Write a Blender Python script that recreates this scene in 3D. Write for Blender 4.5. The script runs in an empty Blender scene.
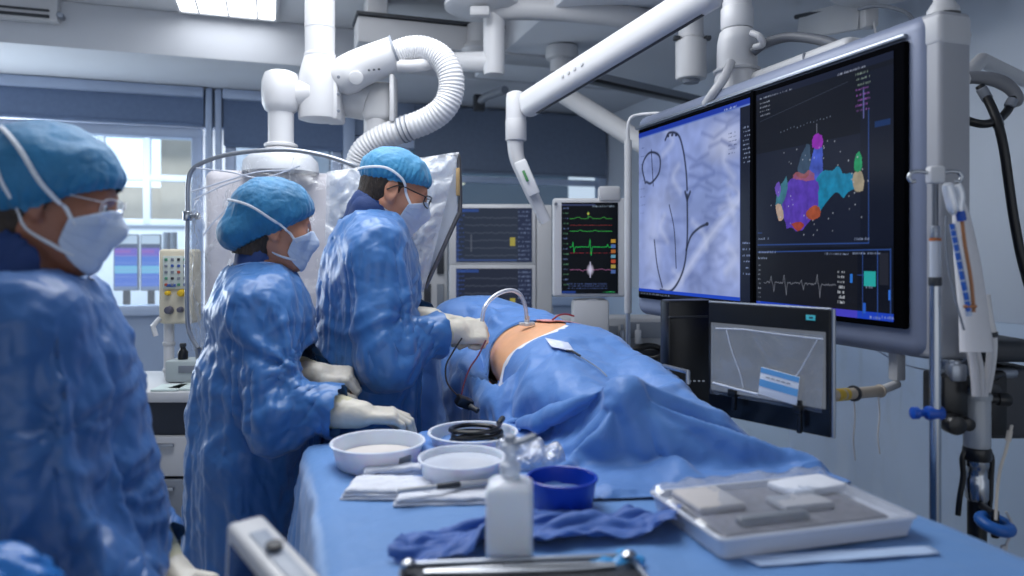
import bpy, bmesh, math, random
import numpy as np
from mathutils import Vector, Matrix, Quaternion, noise as mnoise
rnd = random.Random(7)
scene = bpy.context.scene
COL = scene.collection
F_PX, HOR = 720.0, 254.0
EYE = np.array([0.0, 0.0, 1.4])
SN, CS = math.sin(math.radians(18.4)), math.cos(math.radians(18.4))

def W(px, py, d):
    """the place seen at photo pixel (px, py) at distance d along the view, in room axes (x right wall, y back wall)"""
    u = (px - 512.0) / F_PX
    return np.array([d * (SN + CS * u), d * (CS - SN * u), 1.4 + (HOR - py) / F_PX * d])

# ---------------------------------------------------------------- mesh building
def rotm(rx=0, ry=0, rz=0):
    return np.array(Matrix.Rotation(rz, 3, 'Z') @ Matrix.Rotation(ry, 3, 'Y') @ Matrix.Rotation(rx, 3, 'X'))

def frame_to(axis, up=(0, 0, 1)):
    """3x3 whose z column is axis"""
    z = np.array(axis, float); z /= np.linalg.norm(z)
    u = np.array(up, float)
    if abs(np.dot(u, z)) > 0.98: u = np.array([1.0, 0, 0])
    x = np.cross(u, z); x /= np.linalg.norm(x)
    y = np.cross(z, x)
    return np.stack([x, y, z], 1)

class MB:
    def __init__(self):
        self.v, self.f, self.m, self.n = [], [], [], 0
    def add(self, verts, faces, mi=0):
        verts = np.asarray(verts, float).reshape(-1, 3)
        self.v.append(verts)
        n = self.n
        self.f += [tuple(i + n for i in f) for f in faces]
        self.m += [mi] * len(faces)
        self.n += len(verts)
        return self
    def verts(self):
        return np.concatenate(self.v) if self.v else np.zeros((0, 3))
    def xf(self, R=None, t=(0, 0, 0)):
        V = self.verts()
        if R is not None: V = V @ np.asarray(R).T
        self.v = [V + np.asarray(t, float)]
        return self
    # --- shapes
    def box(self, c, s, R=None, b=0.0, seg=2, mi=0):
        bm = bmesh.new(); bmesh.ops.create_cube(bm, size=1.0)
        for v in bm.verts: v.co = Vector((v.co.x * s[0], v.co.y * s[1], v.co.z * s[2]))
        if b > 0:
            bmesh.ops.bevel(bm, geom=list(bm.edges), offset=min(b, min(s) * 0.49), segments=seg, profile=0.5, affect='EDGES')
        bm.verts.index_update()
        V = np.array([v.co[:] for v in bm.verts]); Fa = [[v.index for v in f.verts] for f in bm.faces]; bm.free()
        if R is not None: V = V @ np.asarray(R).T
        return self.add(V + np.asarray(c, float), Fa, mi)
    def prism(self, poly, z0, z1, R=None, t=(0, 0, 0), mi=0, b=0.0, seg=2):
        """poly: ccw xy outline, extruded z0..z1"""
        bm = bmesh.new()
        vs = [bm.verts.new((p[0], p[1], z0)) for p in poly]
        f = bm.faces.new(vs)
        r = bmesh.ops.extrude_face_region(bm, geom=[f])
        for e in r['geom']:
            if isinstance(e, bmesh.types.BMVert): e.co.z = z1
        bmesh.ops.recalc_face_normals(bm, faces=list(bm.faces))
        if b > 0:
            bmesh.ops.bevel(bm, geom=[e for e in bm.edges if e.calc_face_angle(0) > 0.5], offset=b, segments=seg, profile=0.5, affect='EDGES')
        bm.verts.index_update()
        V = np.array([v.co[:] for v in bm.verts]); Fa = [[v.index for v in f.verts] for f in bm.faces]; bm.free()
        if R is not None: V = V @ np.asarray(R).T
        return self.add(V + np.asarray(t, float), Fa, mi)
    def tube(self, pts, r, n=10, cap=True, closed=False, mi=0, flat=None, up=(0, 0, 1)):
        P = np.asarray(pts, float); m = len(P)
        rr = np.broadcast_to(np.asarray(r, float), (m,))
        if closed: T = np.roll(P, -1, 0) - np.roll(P, 1, 0)
        else:
            T = np.gradient(P, axis=0)
        T /= np.linalg.norm(T, axis=1)[:, None] + 1e-12
        N = np.zeros_like(P)
        u = np.array(up, float)
        if abs(np.dot(u, T[0])) > 0.95: u = np.array([1.0, 0.1, 0])
        nrm = u - T[0] * np.dot(u, T[0]); N[0] = nrm / np.linalg.norm(nrm)
        for i in range(1, m):
            a = N[i - 1] - T[i] * np.dot(N[i - 1], T[i]); N[i] = a / (np.linalg.norm(a) + 1e-12)
        B = np.cross(T, N)
        ang = np.linspace(0, 2 * np.pi, n, endpoint=False)
        fx, fy = (1, 1) if flat is None else flat
        V = P[:, None] + rr[:, None, None] * (fx * np.cos(ang)[None, :, None] * N[:, None] + fy * np.sin(ang)[None, :, None] * B[:, None])
        Fa = []
        for i in range(m if closed else m - 1):
            j = (i + 1) % m
            for k in range(n):
                l = (k + 1) % n
                Fa.append((i * n + k, i * n + l, j * n + l, j * n + k))
        if cap and not closed:
            Fa.append(tuple(range(n))[::-1]); Fa.append(tuple((m - 1) * n + k for k in range(n)))
        return self.add(V.reshape(-1, 3), Fa, mi)
    def cyl(self, a, b, r0, r1=None, n=24, bev=0.0, mi=0):
        r1 = r0 if r1 is None else r1
        a, b = np.asarray(a, float), np.asarray(b, float)
        L = np.linalg.norm(b - a)
        if bev > 0:
            bev = min(bev, L * .45, r0 * .9, r1 * .9)
            prof = [(r0 - bev, 0), (r0 - bev * .3, bev * .3), (r0, bev), (r1, L - bev), (r1 - bev * .3, L - bev * .3), (r1 - bev, L)]
        else: prof = [(r0, 0), (r1, L)]
        return self.lathe(prof, a, b - a, n, mi)
    def lathe(self, prof, o=(0, 0, 0), axis=(0, 0, 1), n=24, mi=0, caps=True, sx=1, sy=1):
        R = frame_to(axis); m = len(prof)
        ang = np.linspace(0, 2 * np.pi, n, endpoint=False)
        V = np.array([[p[0] * np.cos(t) * sx, p[0] * np.sin(t) * sy, p[1]] for p in prof for t in ang]) @ R.T + np.asarray(o, float)
        Fa = []
        for i in range(m - 1):
            for k in range(n):
                l = (k + 1) % n
                Fa.append((i * n + k, i * n + l, (i + 1) * n + l, (i + 1) * n + k))
        if caps:
            Fa.append(tuple(range(n))[::-1]); Fa.append(tuple((m - 1) * n + k for k in range(n)))
        return self.add(V, Fa, mi)
    def grid(self, Pt, mi=0, closed_u=False):
        """Pt: (nu, nv, 3) array"""
        nu, nv = Pt.shape[:2]
        Fa = []
        for i in range(nu if closed_u else nu - 1):
            j = (i + 1) % nu
            for k in range(nv - 1):
                Fa.append((i * nv + k, j * nv + k, j * nv + k + 1, i * nv + k + 1))
        return self.add(Pt.reshape(-1, 3), Fa, mi)

def link_mesh(name, V, Fa, mats, parent=None, smooth=40.0, mi=None, solid=0.0, subsurf=0):
    me = bpy.data.meshes.new(name)
    me.from_pydata([tuple(v) for v in np.asarray(V).tolist()], [], [tuple(f) for f in Fa])
    me.validate(clean_customdata=False)
    for m in (mats if isinstance(mats, (list, tuple)) else [mats]): me.materials.append(m)
    if mi is not None and len(mi) == len(me.polygons): me.polygons.foreach_set('material_index', mi)
    if smooth:
        me.polygons.foreach_set('use_smooth', [True] * len(me.polygons))
        if smooth < 180: me.set_sharp_from_angle(angle=math.radians(smooth))
    me.update()
    o = bpy.data.objects.new(name, me); COL.objects.link(o)
    if parent is not None: o.parent = parent
    if subsurf:
        md = o.modifiers.new('sub', 'SUBSURF'); md.levels = subsurf; md.render_levels = subsurf
    if solid:
        md = o.modifiers.new('solid', 'SOLIDIFY'); md.thickness = solid; md.offset = 0
    return o

def obj(name, mb, mats, parent=None, smooth=40.0, local=False, solid=0.0, subsurf=0):
    """links a mesh builder as one object; vertices are in room axes unless local"""
    V = mb.verts()
    if parent is not None and not local:
        M = np.array(parent_world(parent).inverted())
        V = V @ M[:3, :3].T + M[:3, 3]
    return link_mesh(name, V, mb.f, mats, parent, smooth, mb.m, solid, subsurf)

def parent_world(o):
    M = Matrix.LocRotScale(o.location, o.rotation_euler, o.scale)
    return parent_world(o.parent) @ M if o.parent is not None else M

def thing(name, label, cat, loc=(0, 0, 0), rz=0.0, group=None):
    o = bpy.data.objects.new(name, None); COL.objects.link(o)
    o.location = [float(x) for x in loc]; o.rotation_euler = (0, 0, rz); o.empty_display_size = 0.1
    o['label'] = label; o['category'] = cat
    if group: o['group'] = group
    return o

def solo(name, mb, mats, label, cat, loc=None, group=None, kind=None, smooth=40.0, solid=0.0, subsurf=0):
    """a thing that is one mesh; its origin goes to its base"""
    V = mb.verts()
    if loc is None: loc = np.array([*(V[:, :2].min(0) + V[:, :2].max(0)) / 2, V[:, 2].min()])
    o = link_mesh(name, V - np.asarray(loc), mb.f, mats, None, smooth, mb.m, solid, subsurf)
    o.location = [float(x) for x in loc]
    if label: o['label'] = label
    if cat: o['category'] = cat
    if group: o['group'] = group
    if kind: o['kind'] = kind
    return o

def struct(name, mb, mats, smooth=40.0, parent=None):
    o = obj(name, mb, mats, parent, smooth)
    if parent is None: o['kind'] = 'structure'
    return o

def spline(pts, n=40, closed=False):
    """Catmull-Rom through the points"""
    P = np.asarray(pts, float); m = len(P)
    Q = np.concatenate([P[-1:], P, P[:2]]) if closed else np.concatenate([2 * P[:1] - P[1:2], P, 2 * P[-1:] - P[-2:-1]])
    segs = m if closed else m - 1
    out = []
    for t in np.linspace(0, segs, n, endpoint=not closed):
        i = min(int(t), segs - 1); f = t - i
        p0, p1, p2, p3 = Q[i], Q[i + 1], Q[i + 2], Q[i + 3]
        out.append(0.5 * (2 * p1 + (p2 - p0) * f + (2 * p0 - 5 * p1 + 4 * p2 - p3) * f * f + (3 * p1 - p0 - 3 * p2 + p3) * f ** 3))
    return np.array(out)

# ---------------------------------------------------------------- noise
_rs = np.random.RandomState(11)
_perm = _rs.permutation(256); _perm = np.concatenate([_perm, _perm, _perm])
_grad = _rs.normal(size=(256, 3)); _grad /= np.linalg.norm(_grad, axis=1)[:, None]
def perlin(P):
    P = np.asarray(P, float); I = np.floor(P).astype(int); f = P - I; I &= 255
    w = f * f * f * (f * (f * 6 - 15) + 10)
    out = np.zeros(P.shape[:-1])
    for dx in (0, 1):
        for dy in (0, 1):
            for dz in (0, 1):
                h = _perm[_perm[_perm[I[..., 0] + dx] + I[..., 1] + dy] + I[..., 2] + dz]
                g = _grad[h]
                d = (g[..., 0] * (f[..., 0] - dx) + g[..., 1] * (f[..., 1] - dy) + g[..., 2] * (f[..., 2] - dz))
                out += d * (w[..., 0] if dx else 1 - w[..., 0]) * (w[..., 1] if dy else 1 - w[..., 1]) * (w[..., 2] if dz else 1 - w[..., 2])
    return out
def ridge(P): return 1 - np.abs(perlin(P)) * 2.2

# ---------------------------------------------------------------- distance-field modelling
def smin(a, b, k):
    if k <= 0: return np.minimum(a, b)
    h = np.maximum(k - np.abs(a - b), 0) / k
    return np.minimum(a, b) - h * h * k * 0.25

class Prim:
    """distance function with bounds. op: 'add' or 'cut'"""
    def __init__(self, fn, lo, hi, k=0.02, op='add'):
        self.fn, self.lo, self.hi, self.k, self.op = fn, np.asarray(lo, float), np.asarray(hi, float), k, op

def cone(a, b, ra, rb, k=0.02, op='add'):
    a, b = np.asarray(a, float), np.asarray(b, float); ba = b - a; L2 = max(np.dot(ba, ba), 1e-9)
    def fn(X, Y, Z):
        px, py, pz = X - a[0], Y - a[1], Z - a[2]
        t = np.clip((px * ba[0] + py * ba[1] + pz * ba[2]) / L2, 0, 1)
        return np.sqrt((px - t * ba[0]) ** 2 + (py - t * ba[1]) ** 2 + (pz - t * ba[2]) ** 2) - (ra + (rb - ra) * t)
    R = max(ra, rb)
    return Prim(fn, np.minimum(a, b) - R, np.maximum(a, b) + R, k, op)

def ball(c, r, k=0.02, op='add'): return cone(c, np.asarray(c) + 1e-6, r, r, k, op)

def ell(c, r, R=None, k=0.02, op='add'):
    c, r = np.asarray(c, float), np.asarray(r, float); R = np.eye(3) if R is None else np.asarray(R)
    def fn(X, Y, Z):
        x, y, z = X - c[0], Y - c[1], Z - c[2]
        a = (x * R[0, 0] + y * R[1, 0] + z * R[2, 0]) / r[0]
        b = (x * R[0, 1] + y * R[1, 1] + z * R[2, 1]) / r[1]
        d = (x * R[0, 2] + y * R[1, 2] + z * R[2, 2]) / r[2]
        k0 = np.sqrt(a * a + b * b + d * d)
        k1 = np.sqrt((a / r[0]) ** 2 + (b / r[1]) ** 2 + (d / r[2]) ** 2) + 1e-9
        return k0 * (k0 - 1) / k1
    m = np.sqrt((R ** 2) @ (r ** 2))
    return Prim(fn, c - m, c + m, k, op)

def rbox(c, s, R=None, rad=0.01, k=0.02, op='add'):
    c, hs = np.asarray(c, float), np.asarray(s, float) / 2 - rad; R = np.eye(3) if R is None else np.asarray(R)
    def fn(X, Y, Z):
        x, y, z = X - c[0], Y - c[1], Z - c[2]
        q = [np.abs(x * R[0, i] + y * R[1, i] + z * R[2, i]) - hs[i] for i in range(3)]
        return np.sqrt(sum(np.maximum(v, 0) ** 2 for v in q)) + np.minimum(np.maximum(np.maximum(q[0], q[1]), q[2]), 0) - rad
    m = np.abs(R) @ (hs + rad)
    return Prim(fn, c - m, c + m, k, op)

def loft(secs, k=0.03, op='add', p=2.0):
    """secs: rows (z, cx, cy, rx, ry); an upright body of elliptic slices"""
    S = np.array(sorted(secs), float); zz = S[:, 0]
    # smooth interpolation by resampling with cosine-free Catmull-Rom
    zf = np.linspace(zz[0], zz[-1], 80)
    from_np = [np.interp(zf, zz, S[:, i]) for i in range(1, 5)]
    ker = np.array([1, 2, 3, 2, 1.]) / 9
    from_np = [np.convolve(np.pad(a, 2, mode='edge'), ker, 'valid') for a in from_np]
    def fn(X, Y, Z):
        cx, cy, rx, ry = [np.interp(Z, zf, a) for a in from_np]
        a, b = np.abs(X - cx) / rx, np.abs(Y - cy) / ry
        q = (a ** p + b ** p) ** (1 / p)
        d = (q - 1) * np.minimum(rx, ry) * (0.5 + 0.5 * np.minimum(1, 1))
        dz = np.maximum(zz[0] - Z, Z - zz[-1])
        return np.where(dz > 0, np.sqrt(np.maximum(d, 0) ** 2 + dz ** 2), np.maximum(d, dz))
    lo = [min(S[:, 1] - S[:, 3]), min(S[:, 2] - S[:, 4]), zz[0]]; hi = [max(S[:, 1] + S[:, 3]), max(S[:, 2] + S[:, 4]), zz[-1]]
    return Prim(fn, lo, hi, k, op)

def xform(pr, R, t):
    """the same prims turned by R and moved by t"""
    R, t = np.asarray(R, float), np.asarray(t, float); out = []
    for q in pr:
        def fn(X, Y, Z, q=q):
            x, y, z = X - t[0], Y - t[1], Z - t[2]
            return q.fn(x * R[0, 0] + y * R[1, 0] + z * R[2, 0], x * R[0, 1] + y * R[1, 1] + z * R[2, 1], x * R[0, 2] + y * R[1, 2] + z * R[2, 2])
        c = np.array([[a, b, d] for a in (q.lo[0], q.hi[0]) for b in (q.lo[1], q.hi[1]) for d in (q.lo[2], q.hi[2])]) @ R.T + t
        out.append(Prim(fn, c.min(0), c.max(0), q.k, q.op))
    return out

def dist(prims, P):
    """distance of points from the modelled body"""
    P = np.asarray(P, float); d = np.full(P.shape[:-1], 1.0)
    for q in prims:
        v = q.fn(P[..., 0], P[..., 1], P[..., 2])
        d = smin(d, v, q.k) if q.op == 'add' else -smin(-d, v, q.k)
    return d
def dgrad(prims, P, e=0.002):
    g = np.stack([dist(prims, P + np.eye(3)[i] * e) - dist(prims, P - np.eye(3)[i] * e) for i in range(3)], -1)
    return g / (np.linalg.norm(g, axis=-1)[..., None] + 1e-9)
def snap(prims, P, off=0.0, it=4):
    P = np.array(P, float)
    for _ in range(it): P = P - (dist(prims, P) - off)[..., None] * dgrad(prims, P)
    return P

def axis_coords(lo, hi, h, fine=None):
    """coordinates with spacing h; fine = list of (a, b, h2) ranges with another spacing"""
    out = [lo]
    while out[-1] < hi:
        x = out[-1]; s = h
        for a, b, h2 in fine or []:
            if a - h <= x <= b: s = h2
        out.append(x + s)
    return np.array(out)

def field(prims, xs, ys, zs, inflate=0.0):
    D = np.full((len(xs), len(ys), len(zs)), 0.3, np.float32)
    for q in prims:
        m = q.k + 0.02 + max(inflate, 0)
        sl = []
        for c, a, b in ((xs, q.lo[0], q.hi[0]), (ys, q.lo[1], q.hi[1]), (zs, q.lo[2], q.hi[2])):
            sl.append(slice(max(0, np.searchsorted(c, a - m) - 1), min(len(c), np.searchsorted(c, b + m) + 1)))
        X, Y, Z = xs[sl[0], None, None], ys[None, sl[1], None], zs[None, None, sl[2]]
        v = q.fn(X, Y, Z)
        S = D[sl[0], sl[1], sl[2]]
        D[sl[0], sl[1], sl[2]] = smin(S, v, q.k) if q.op == 'add' else -smin(-S, v, q.k)
    return D - inflate

def surface_nets(D, xs, ys, zs):
    inn = D < 0
    s = [slice(0, -1), slice(1, None)]
    anyi = np.zeros(tuple(n - 1 for n in D.shape), bool); alli = np.ones_like(anyi)
    for a in (0, 1):
        for b in (0, 1):
            for c in (0, 1):
                q = inn[s[a], s[b], s[c]]; anyi |= q; alli &= q
    act = anyi & ~alli
    idx = np.argwhere(act)
    vid = np.full(act.shape, -1, np.int64); vid[act] = np.arange(len(idx))
    corn = np.array([(a, b, c) for a in (0, 1) for b in (0, 1) for c in (0, 1)])
    val = np.stack([D[idx[:, 0] + c[0], idx[:, 1] + c[1], idx[:, 2] + c[2]] for c in corn], 1)
    acc = np.zeros((len(idx), 3)); cnt = np.zeros(len(idx))
    for i in range(8):
        for j in range(i + 1, 8):
            if np.abs(corn[i] - corn[j]).sum() != 1: continue
            m = (val[:, i] < 0) != (val[:, j] < 0)
            t = np.where(m, val[:, i] / np.where(m, val[:, i] - val[:, j], 1), 0)
            p = corn[i] + t[:, None] * (corn[j] - corn[i])
            acc += p * m[:, None]; cnt += m
    f = acc / cnt[:, None]
    V = np.stack([c[idx[:, k]] + f[:, k] * (c[idx[:, k] + 1] - c[idx[:, k]]) for k, c in enumerate((xs, ys, zs))], 1)
    Q = []
    for ax in range(3):
        a0 = [slice(None)] * 3; a1 = [slice(None)] * 3
        a0[ax] = slice(0, -1); a1[ax] = slice(1, None)
        u, v = [(1, 2), (2, 0), (0, 1)][ax]
        for k in (u, v):
            a0[k] = slice(1, -1); a1[k] = slice(1, -1)
        A, B = inn[tuple(a0)], inn[tuple(a1)]
        for sign in (0, 1):
            e = np.argwhere((A & ~B) if sign == 0 else (~A & B))
            if not len(e): continue
            e[:, u] += 1; e[:, v] += 1
            def cell(du, dv):
                k = e.copy(); k[:, u] -= du; k[:, v] -= dv
                return vid[k[:, 0], k[:, 1], k[:, 2]]
            q = np.stack([cell(1, 1), cell(0, 1), cell(0, 0), cell(1, 0)], 1)
            Q.append(q if sign == 0 else q[:, ::-1])
    return V, np.concatenate(Q)

def relax(V, Q, it=2, lam=0.5, mask=None):
    """Laplacian smoothing on quads"""
    E = np.concatenate([Q[:, [0, 1]], Q[:, [1, 2]], Q[:, [2, 3]], Q[:, [3, 0]]])
    E = np.concatenate([E, E[:, ::-1]])
    n = np.bincount(E[:, 0], minlength=len(V)).astype(float); n[n == 0] = 1
    for _ in range(it):
        S = np.stack([np.bincount(E[:, 0], weights=V[E[:, 1], k], minlength=len(V)) for k in range(3)], 1) / n[:, None]
        W_ = lam if mask is None else lam * mask[:, None]
        V = V + W_ * (S - V)
    return V

def vnormals(V, Q):
    a = V[Q[:, 2]] - V[Q[:, 0]]; b = V[Q[:, 3]] - V[Q[:, 1]]
    n = np.cross(a, b); N = np.zeros_like(V)
    for k in range(4):
        for c in range(3): N[:, c] += np.bincount(Q[:, k], weights=n[:, c], minlength=len(V))
    return N / (np.linalg.norm(N, axis=1)[:, None] + 1e-12)

def sculpt(prims, h, inflate=0.0, fine=None, smooth=1, pad=0.03, lo=None, hi=None):
    L = np.min([q.lo for q in prims if q.op == 'add'], 0) - pad - max(inflate, 0); H = np.max([q.hi for q in prims if q.op == 'add'], 0) + pad + max(inflate, 0)
    if lo is not None: L = np.maximum(L, lo)
    if hi is not None: H = np.minimum(H, hi)
    fine = fine or {}
    xs, ys, zs = [axis_coords(L[i], H[i], h, fine.get(i)) for i in range(3)]
    D = field(prims, xs, ys, zs, inflate)
    D[[0, -1]] = 0.3; D[:, [0, -1]] = 0.3; D[:, :, [0, -1]] = 0.3
    V, Q = surface_nets(D, xs, ys, zs)
    if smooth: V = relax(V, Q, smooth, 0.4)
    return V, Q

def drop_faces(V, Q, keep):
    """keep: boolean per face; unused vertices go too"""
    Q = Q[keep]; used = np.unique(Q); m = np.full(len(V), -1); m[used] = np.arange(len(used))
    return V[used], m[Q]

def biggest(V, Q):
    """the largest connected piece"""
    lab = np.arange(len(V))
    while True:
        m = lab[Q].min(1); new = lab.copy()
        for k in range(4): np.minimum.at(new, Q[:, k], m)
        new = new[new]
        if (new == lab).all(): break
        lab = new
    r = np.bincount(lab, minlength=len(V)).argmax()
    return drop_faces(V, Q, lab[Q[:, 0]] == r)
def cached(key, fn): return fn()
# ---------------------------------------------------------------- materials
def srgb(r, g, b):
    return tuple((c / 255 / 12.92) if c / 255 <= 0.04045 else ((c / 255 + 0.055) / 1.055) ** 2.4 for c in (r, g, b))

_mats = {}
def mat(name, col, rough=0.5, metal=0.0, var=0.06, vscale=6.0, bump=0.0, bscale=40.0, spec=0.5, coat=0.0, sss=0.0, emit=None, estr=0.0, trans=0.0, sheen=0.0, bdet=3.0, anis=None):
    """a Principled material with noise variation of its colour and an optional noise bump"""
    if name in _mats: return _mats[name]
    m = bpy.data.materials.new(name); m.use_nodes = True
    nt = m.node_tree; N, L = nt.nodes, nt.links
    p = N['Principled BSDF']
    tc = N.new('ShaderNodeTexCoord')
    nz = N.new('ShaderNodeTexNoise'); nz.inputs['Scale'].default_value = vscale; nz.inputs['Detail'].default_value = 4
    L.new(tc.outputs['Object'], nz.inputs['Vector'])
    rp = N.new('ShaderNodeValToRGB')
    rp.color_ramp.elements[0].position = 0.3; rp.color_ramp.elements[1].position = 0.7
    rp.color_ramp.elements[0].color = (*[c * (1 - var) for c in col], 1); rp.color_ramp.elements[1].color = (*[min(1, c * (1 + var)) for c in col], 1)
    L.new(nz.outputs['Fac'], rp.inputs['Fac']); L.new(rp.outputs['Color'], p.inputs['Base Color'])
    p.inputs['Roughness'].default_value = rough; p.inputs['Metallic'].default_value = metal
    p.inputs['Specular IOR Level'].default_value = spec
    p.inputs['Coat Weight'].default_value = coat
    p.inputs['Sheen Weight'].default_value = sheen
    if sss:
        p.inputs['Subsurface Weight'].default_value = sss; p.inputs['Subsurface Radius'].default_value = (0.02, 0.008, 0.004); p.inputs['Subsurface Scale'].default_value = 0.5
    if trans: p.inputs['Transmission Weight'].default_value = trans
    if emit is not None:
        p.inputs['Emission Color'].default_value = (*emit, 1); p.inputs['Emission Strength'].default_value = estr
    if bump:
        n2 = N.new('ShaderNodeTexNoise'); n2.inputs['Scale'].default_value = bscale; n2.inputs['Detail'].default_value = bdet
        src = tc.outputs['Object']
        if anis is not None:
            mp = N.new('ShaderNodeMapping'); mp.inputs['Scale'].default_value = anis; L.new(src, mp.inputs['Vector']); src = mp.outputs['Vector']
        L.new(src, n2.inputs['Vector'])
        b = N.new('ShaderNodeBump'); b.inputs['Strength'].default_value = bump; b.inputs['Distance'].default_value = 0.01
        L.new(n2.outputs['Fac'], b.inputs['Height']); L.new(b.outputs['Normal'], p.inputs['Normal'])
    _mats[name] = m
    return m

def film(name, clear=0.8, tint=(0.93, 0.96, 1.0), gloss=0.12, rough=0.12, scale=14.0, bump=0.6, haze=0.5):
    """thin clear plastic: mostly see-through, with crinkle highlights"""
    if name in _mats: return _mats[name]
    m = bpy.data.materials.new(name); m.use_nodes = True
    nt = m.node_tree; N, L = nt.nodes, nt.links
    N.remove(N['Principled BSDF']); out = N['Material Output']
    tc = N.new('ShaderNodeTexCoord')
    nz = N.new('ShaderNodeTexNoise'); nz.inputs['Scale'].default_value = scale; nz.inputs['Detail'].default_value = 5; nz.inputs['Distortion'].default_value = 1.2
    L.new(tc.outputs['Object'], nz.inputs['Vector'])
    b = N.new('ShaderNodeBump'); b.inputs['Strength'].default_value = bump; b.inputs['Distance'].default_value = 0.02
    L.new(nz.outputs['Fac'], b.inputs['Height'])
    tr = N.new('ShaderNodeBsdfTransparent'); tr.inputs['Color'].default_value = (*tint, 1)
    gl = N.new('ShaderNodeBsdfGlossy'); gl.inputs['Roughness'].default_value = rough; gl.inputs['Color'].default_value = (1, 1, 1, 1)
    df = N.new('ShaderNodeBsdfDiffuse'); df.inputs['Color'].default_value = (0.85, 0.88, 0.93, 1)
    L.new(b.outputs['Normal'], gl.inputs['Normal']); L.new(b.outputs['Normal'], df.inputs['Normal'])
    mx = N.new('ShaderNodeMixShader'); mx.inputs['Fac'].default_value = haze
    L.new(gl.outputs[0], mx.inputs[1]); L.new(df.outputs[0], mx.inputs[2])
    lw = N.new('ShaderNodeLayerWeight'); lw.inputs['Blend'].default_value = 0.25; L.new(b.outputs['Normal'], lw.inputs['Normal'])
    ma = N.new('ShaderNodeMath'); ma.operation = 'MULTIPLY_ADD'; ma.inputs[1].default_value = gloss * 3; ma.inputs[2].default_value = 1 - clear
    L.new(lw.outputs['Fresnel'], ma.inputs[0]); ma.use_clamp = True
    m2 = N.new('ShaderNodeMixShader'); L.new(ma.outputs[0], m2.inputs['Fac']); L.new(tr.outputs[0], m2.inputs[1]); L.new(mx.outputs[0], m2.inputs[2])
    L.new(m2.outputs[0], out.inputs['Surface'])
    _mats[name] = m
    return m

def screen_mat(name, strength=1.0):
    """a lit display: the picture is the surface's colour attribute, under a glossy front"""
    if name in _mats: return _mats[name]
    m = bpy.data.materials.new(name); m.use_nodes = True
    nt = m.node_tree; N, L = nt.nodes, nt.links; p = N['Principled BSDF']
    at = N.new('ShaderNodeAttribute'); at.attribute_name = 'picture'
    p.inputs['Base Color'].default_value = (0.006, 0.007, 0.009, 1); p.inputs['Roughness'].default_value = 0.22
    p.inputs['Specular IOR Level'].default_value = 0.05
    L.new(at.outputs['Color'], p.inputs['Emission Color']); p.inputs['Emission Strength'].default_value = strength
    _mats[name] = m
    return m
# ---------------------------------------------------------------- people
def nrm(v): v = np.asarray(v, float); return v / np.linalg.norm(v)

def head_prims(s=1.0, female=False):
    """a head about its centre: x ahead, y left, z up; 0.23 m tall at s = 1"""
    j = 0.92 if female else 1.0
    P = [ell((-.014, 0, .034), (.097, .075, .088), k=.0),
         ell((.028, 0, -.035), (.066 * j, .058 * j, .078), k=.03),
         cone((-.01, .05 * j, -.045), (.06, .022 * j, -.1), .021, .018, k=.03), cone((-.01, -.05 * j, -.045), (.06, -.022 * j, -.1), .021, .018, k=.03),
         ell((.068, 0, -.1), (.022, .026 * j, .02), k=.02),
         cone((.078, .03, .026), (.074, -.03, .026), .013, .013, k=.02),
         ball((.055, .045, -.018), .026, k=.03), ball((.055, -.045, -.018), .026, k=.03),
         ball((.1, .034, .006), .015, k=.018, op='cut'), ball((.1, -.034, .006), .015, k=.018, op='cut'),
         ball((.073, .032, .004), .0155, k=.004), ball((.073, -.032, .004), .0155, k=.004),
         cone((.086, 0, .012), (.108, 0, -.03), .0085, .0125, k=.014),
         ball((.098, .011, -.034), .009, k=.008), ball((.098, -.011, -.034), .009, k=.008),
         cone((.083, .018, -.066), (.083, -.018, -.066), .0075, .0075, k=.008), cone((.081, .016, -.077), (.081, -.016, -.077), .0085, .0085, k=.008),
         cone((.09, .02, -.0715), (.09, -.02, -.0715), .0015, .0015, k=.004, op='cut')]
    for sy in (1, -1):
        R = rotm(0, math.radians(-12), sy * math.radians(18))
        P += [ell((-.016, sy * .075, -.008), (.021, .0085, .033), R, k=.008),
              ell((-.012, sy * .0835, -.004), (.012, .005, .02), R, k=.005, op='cut'),
              ball((-.004, sy * .072, -.036), .008, k=.008)]
    return xform_scale(P, s)

def xform_scale(P, s):
    out = []
    for q in P:
        def fn(X, Y, Z, q=q): return q.fn(X / s, Y / s, Z / s) * s
        out.append(Prim(fn, q.lo * s, q.hi * s, q.k * s, q.op))
    return out

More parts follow.
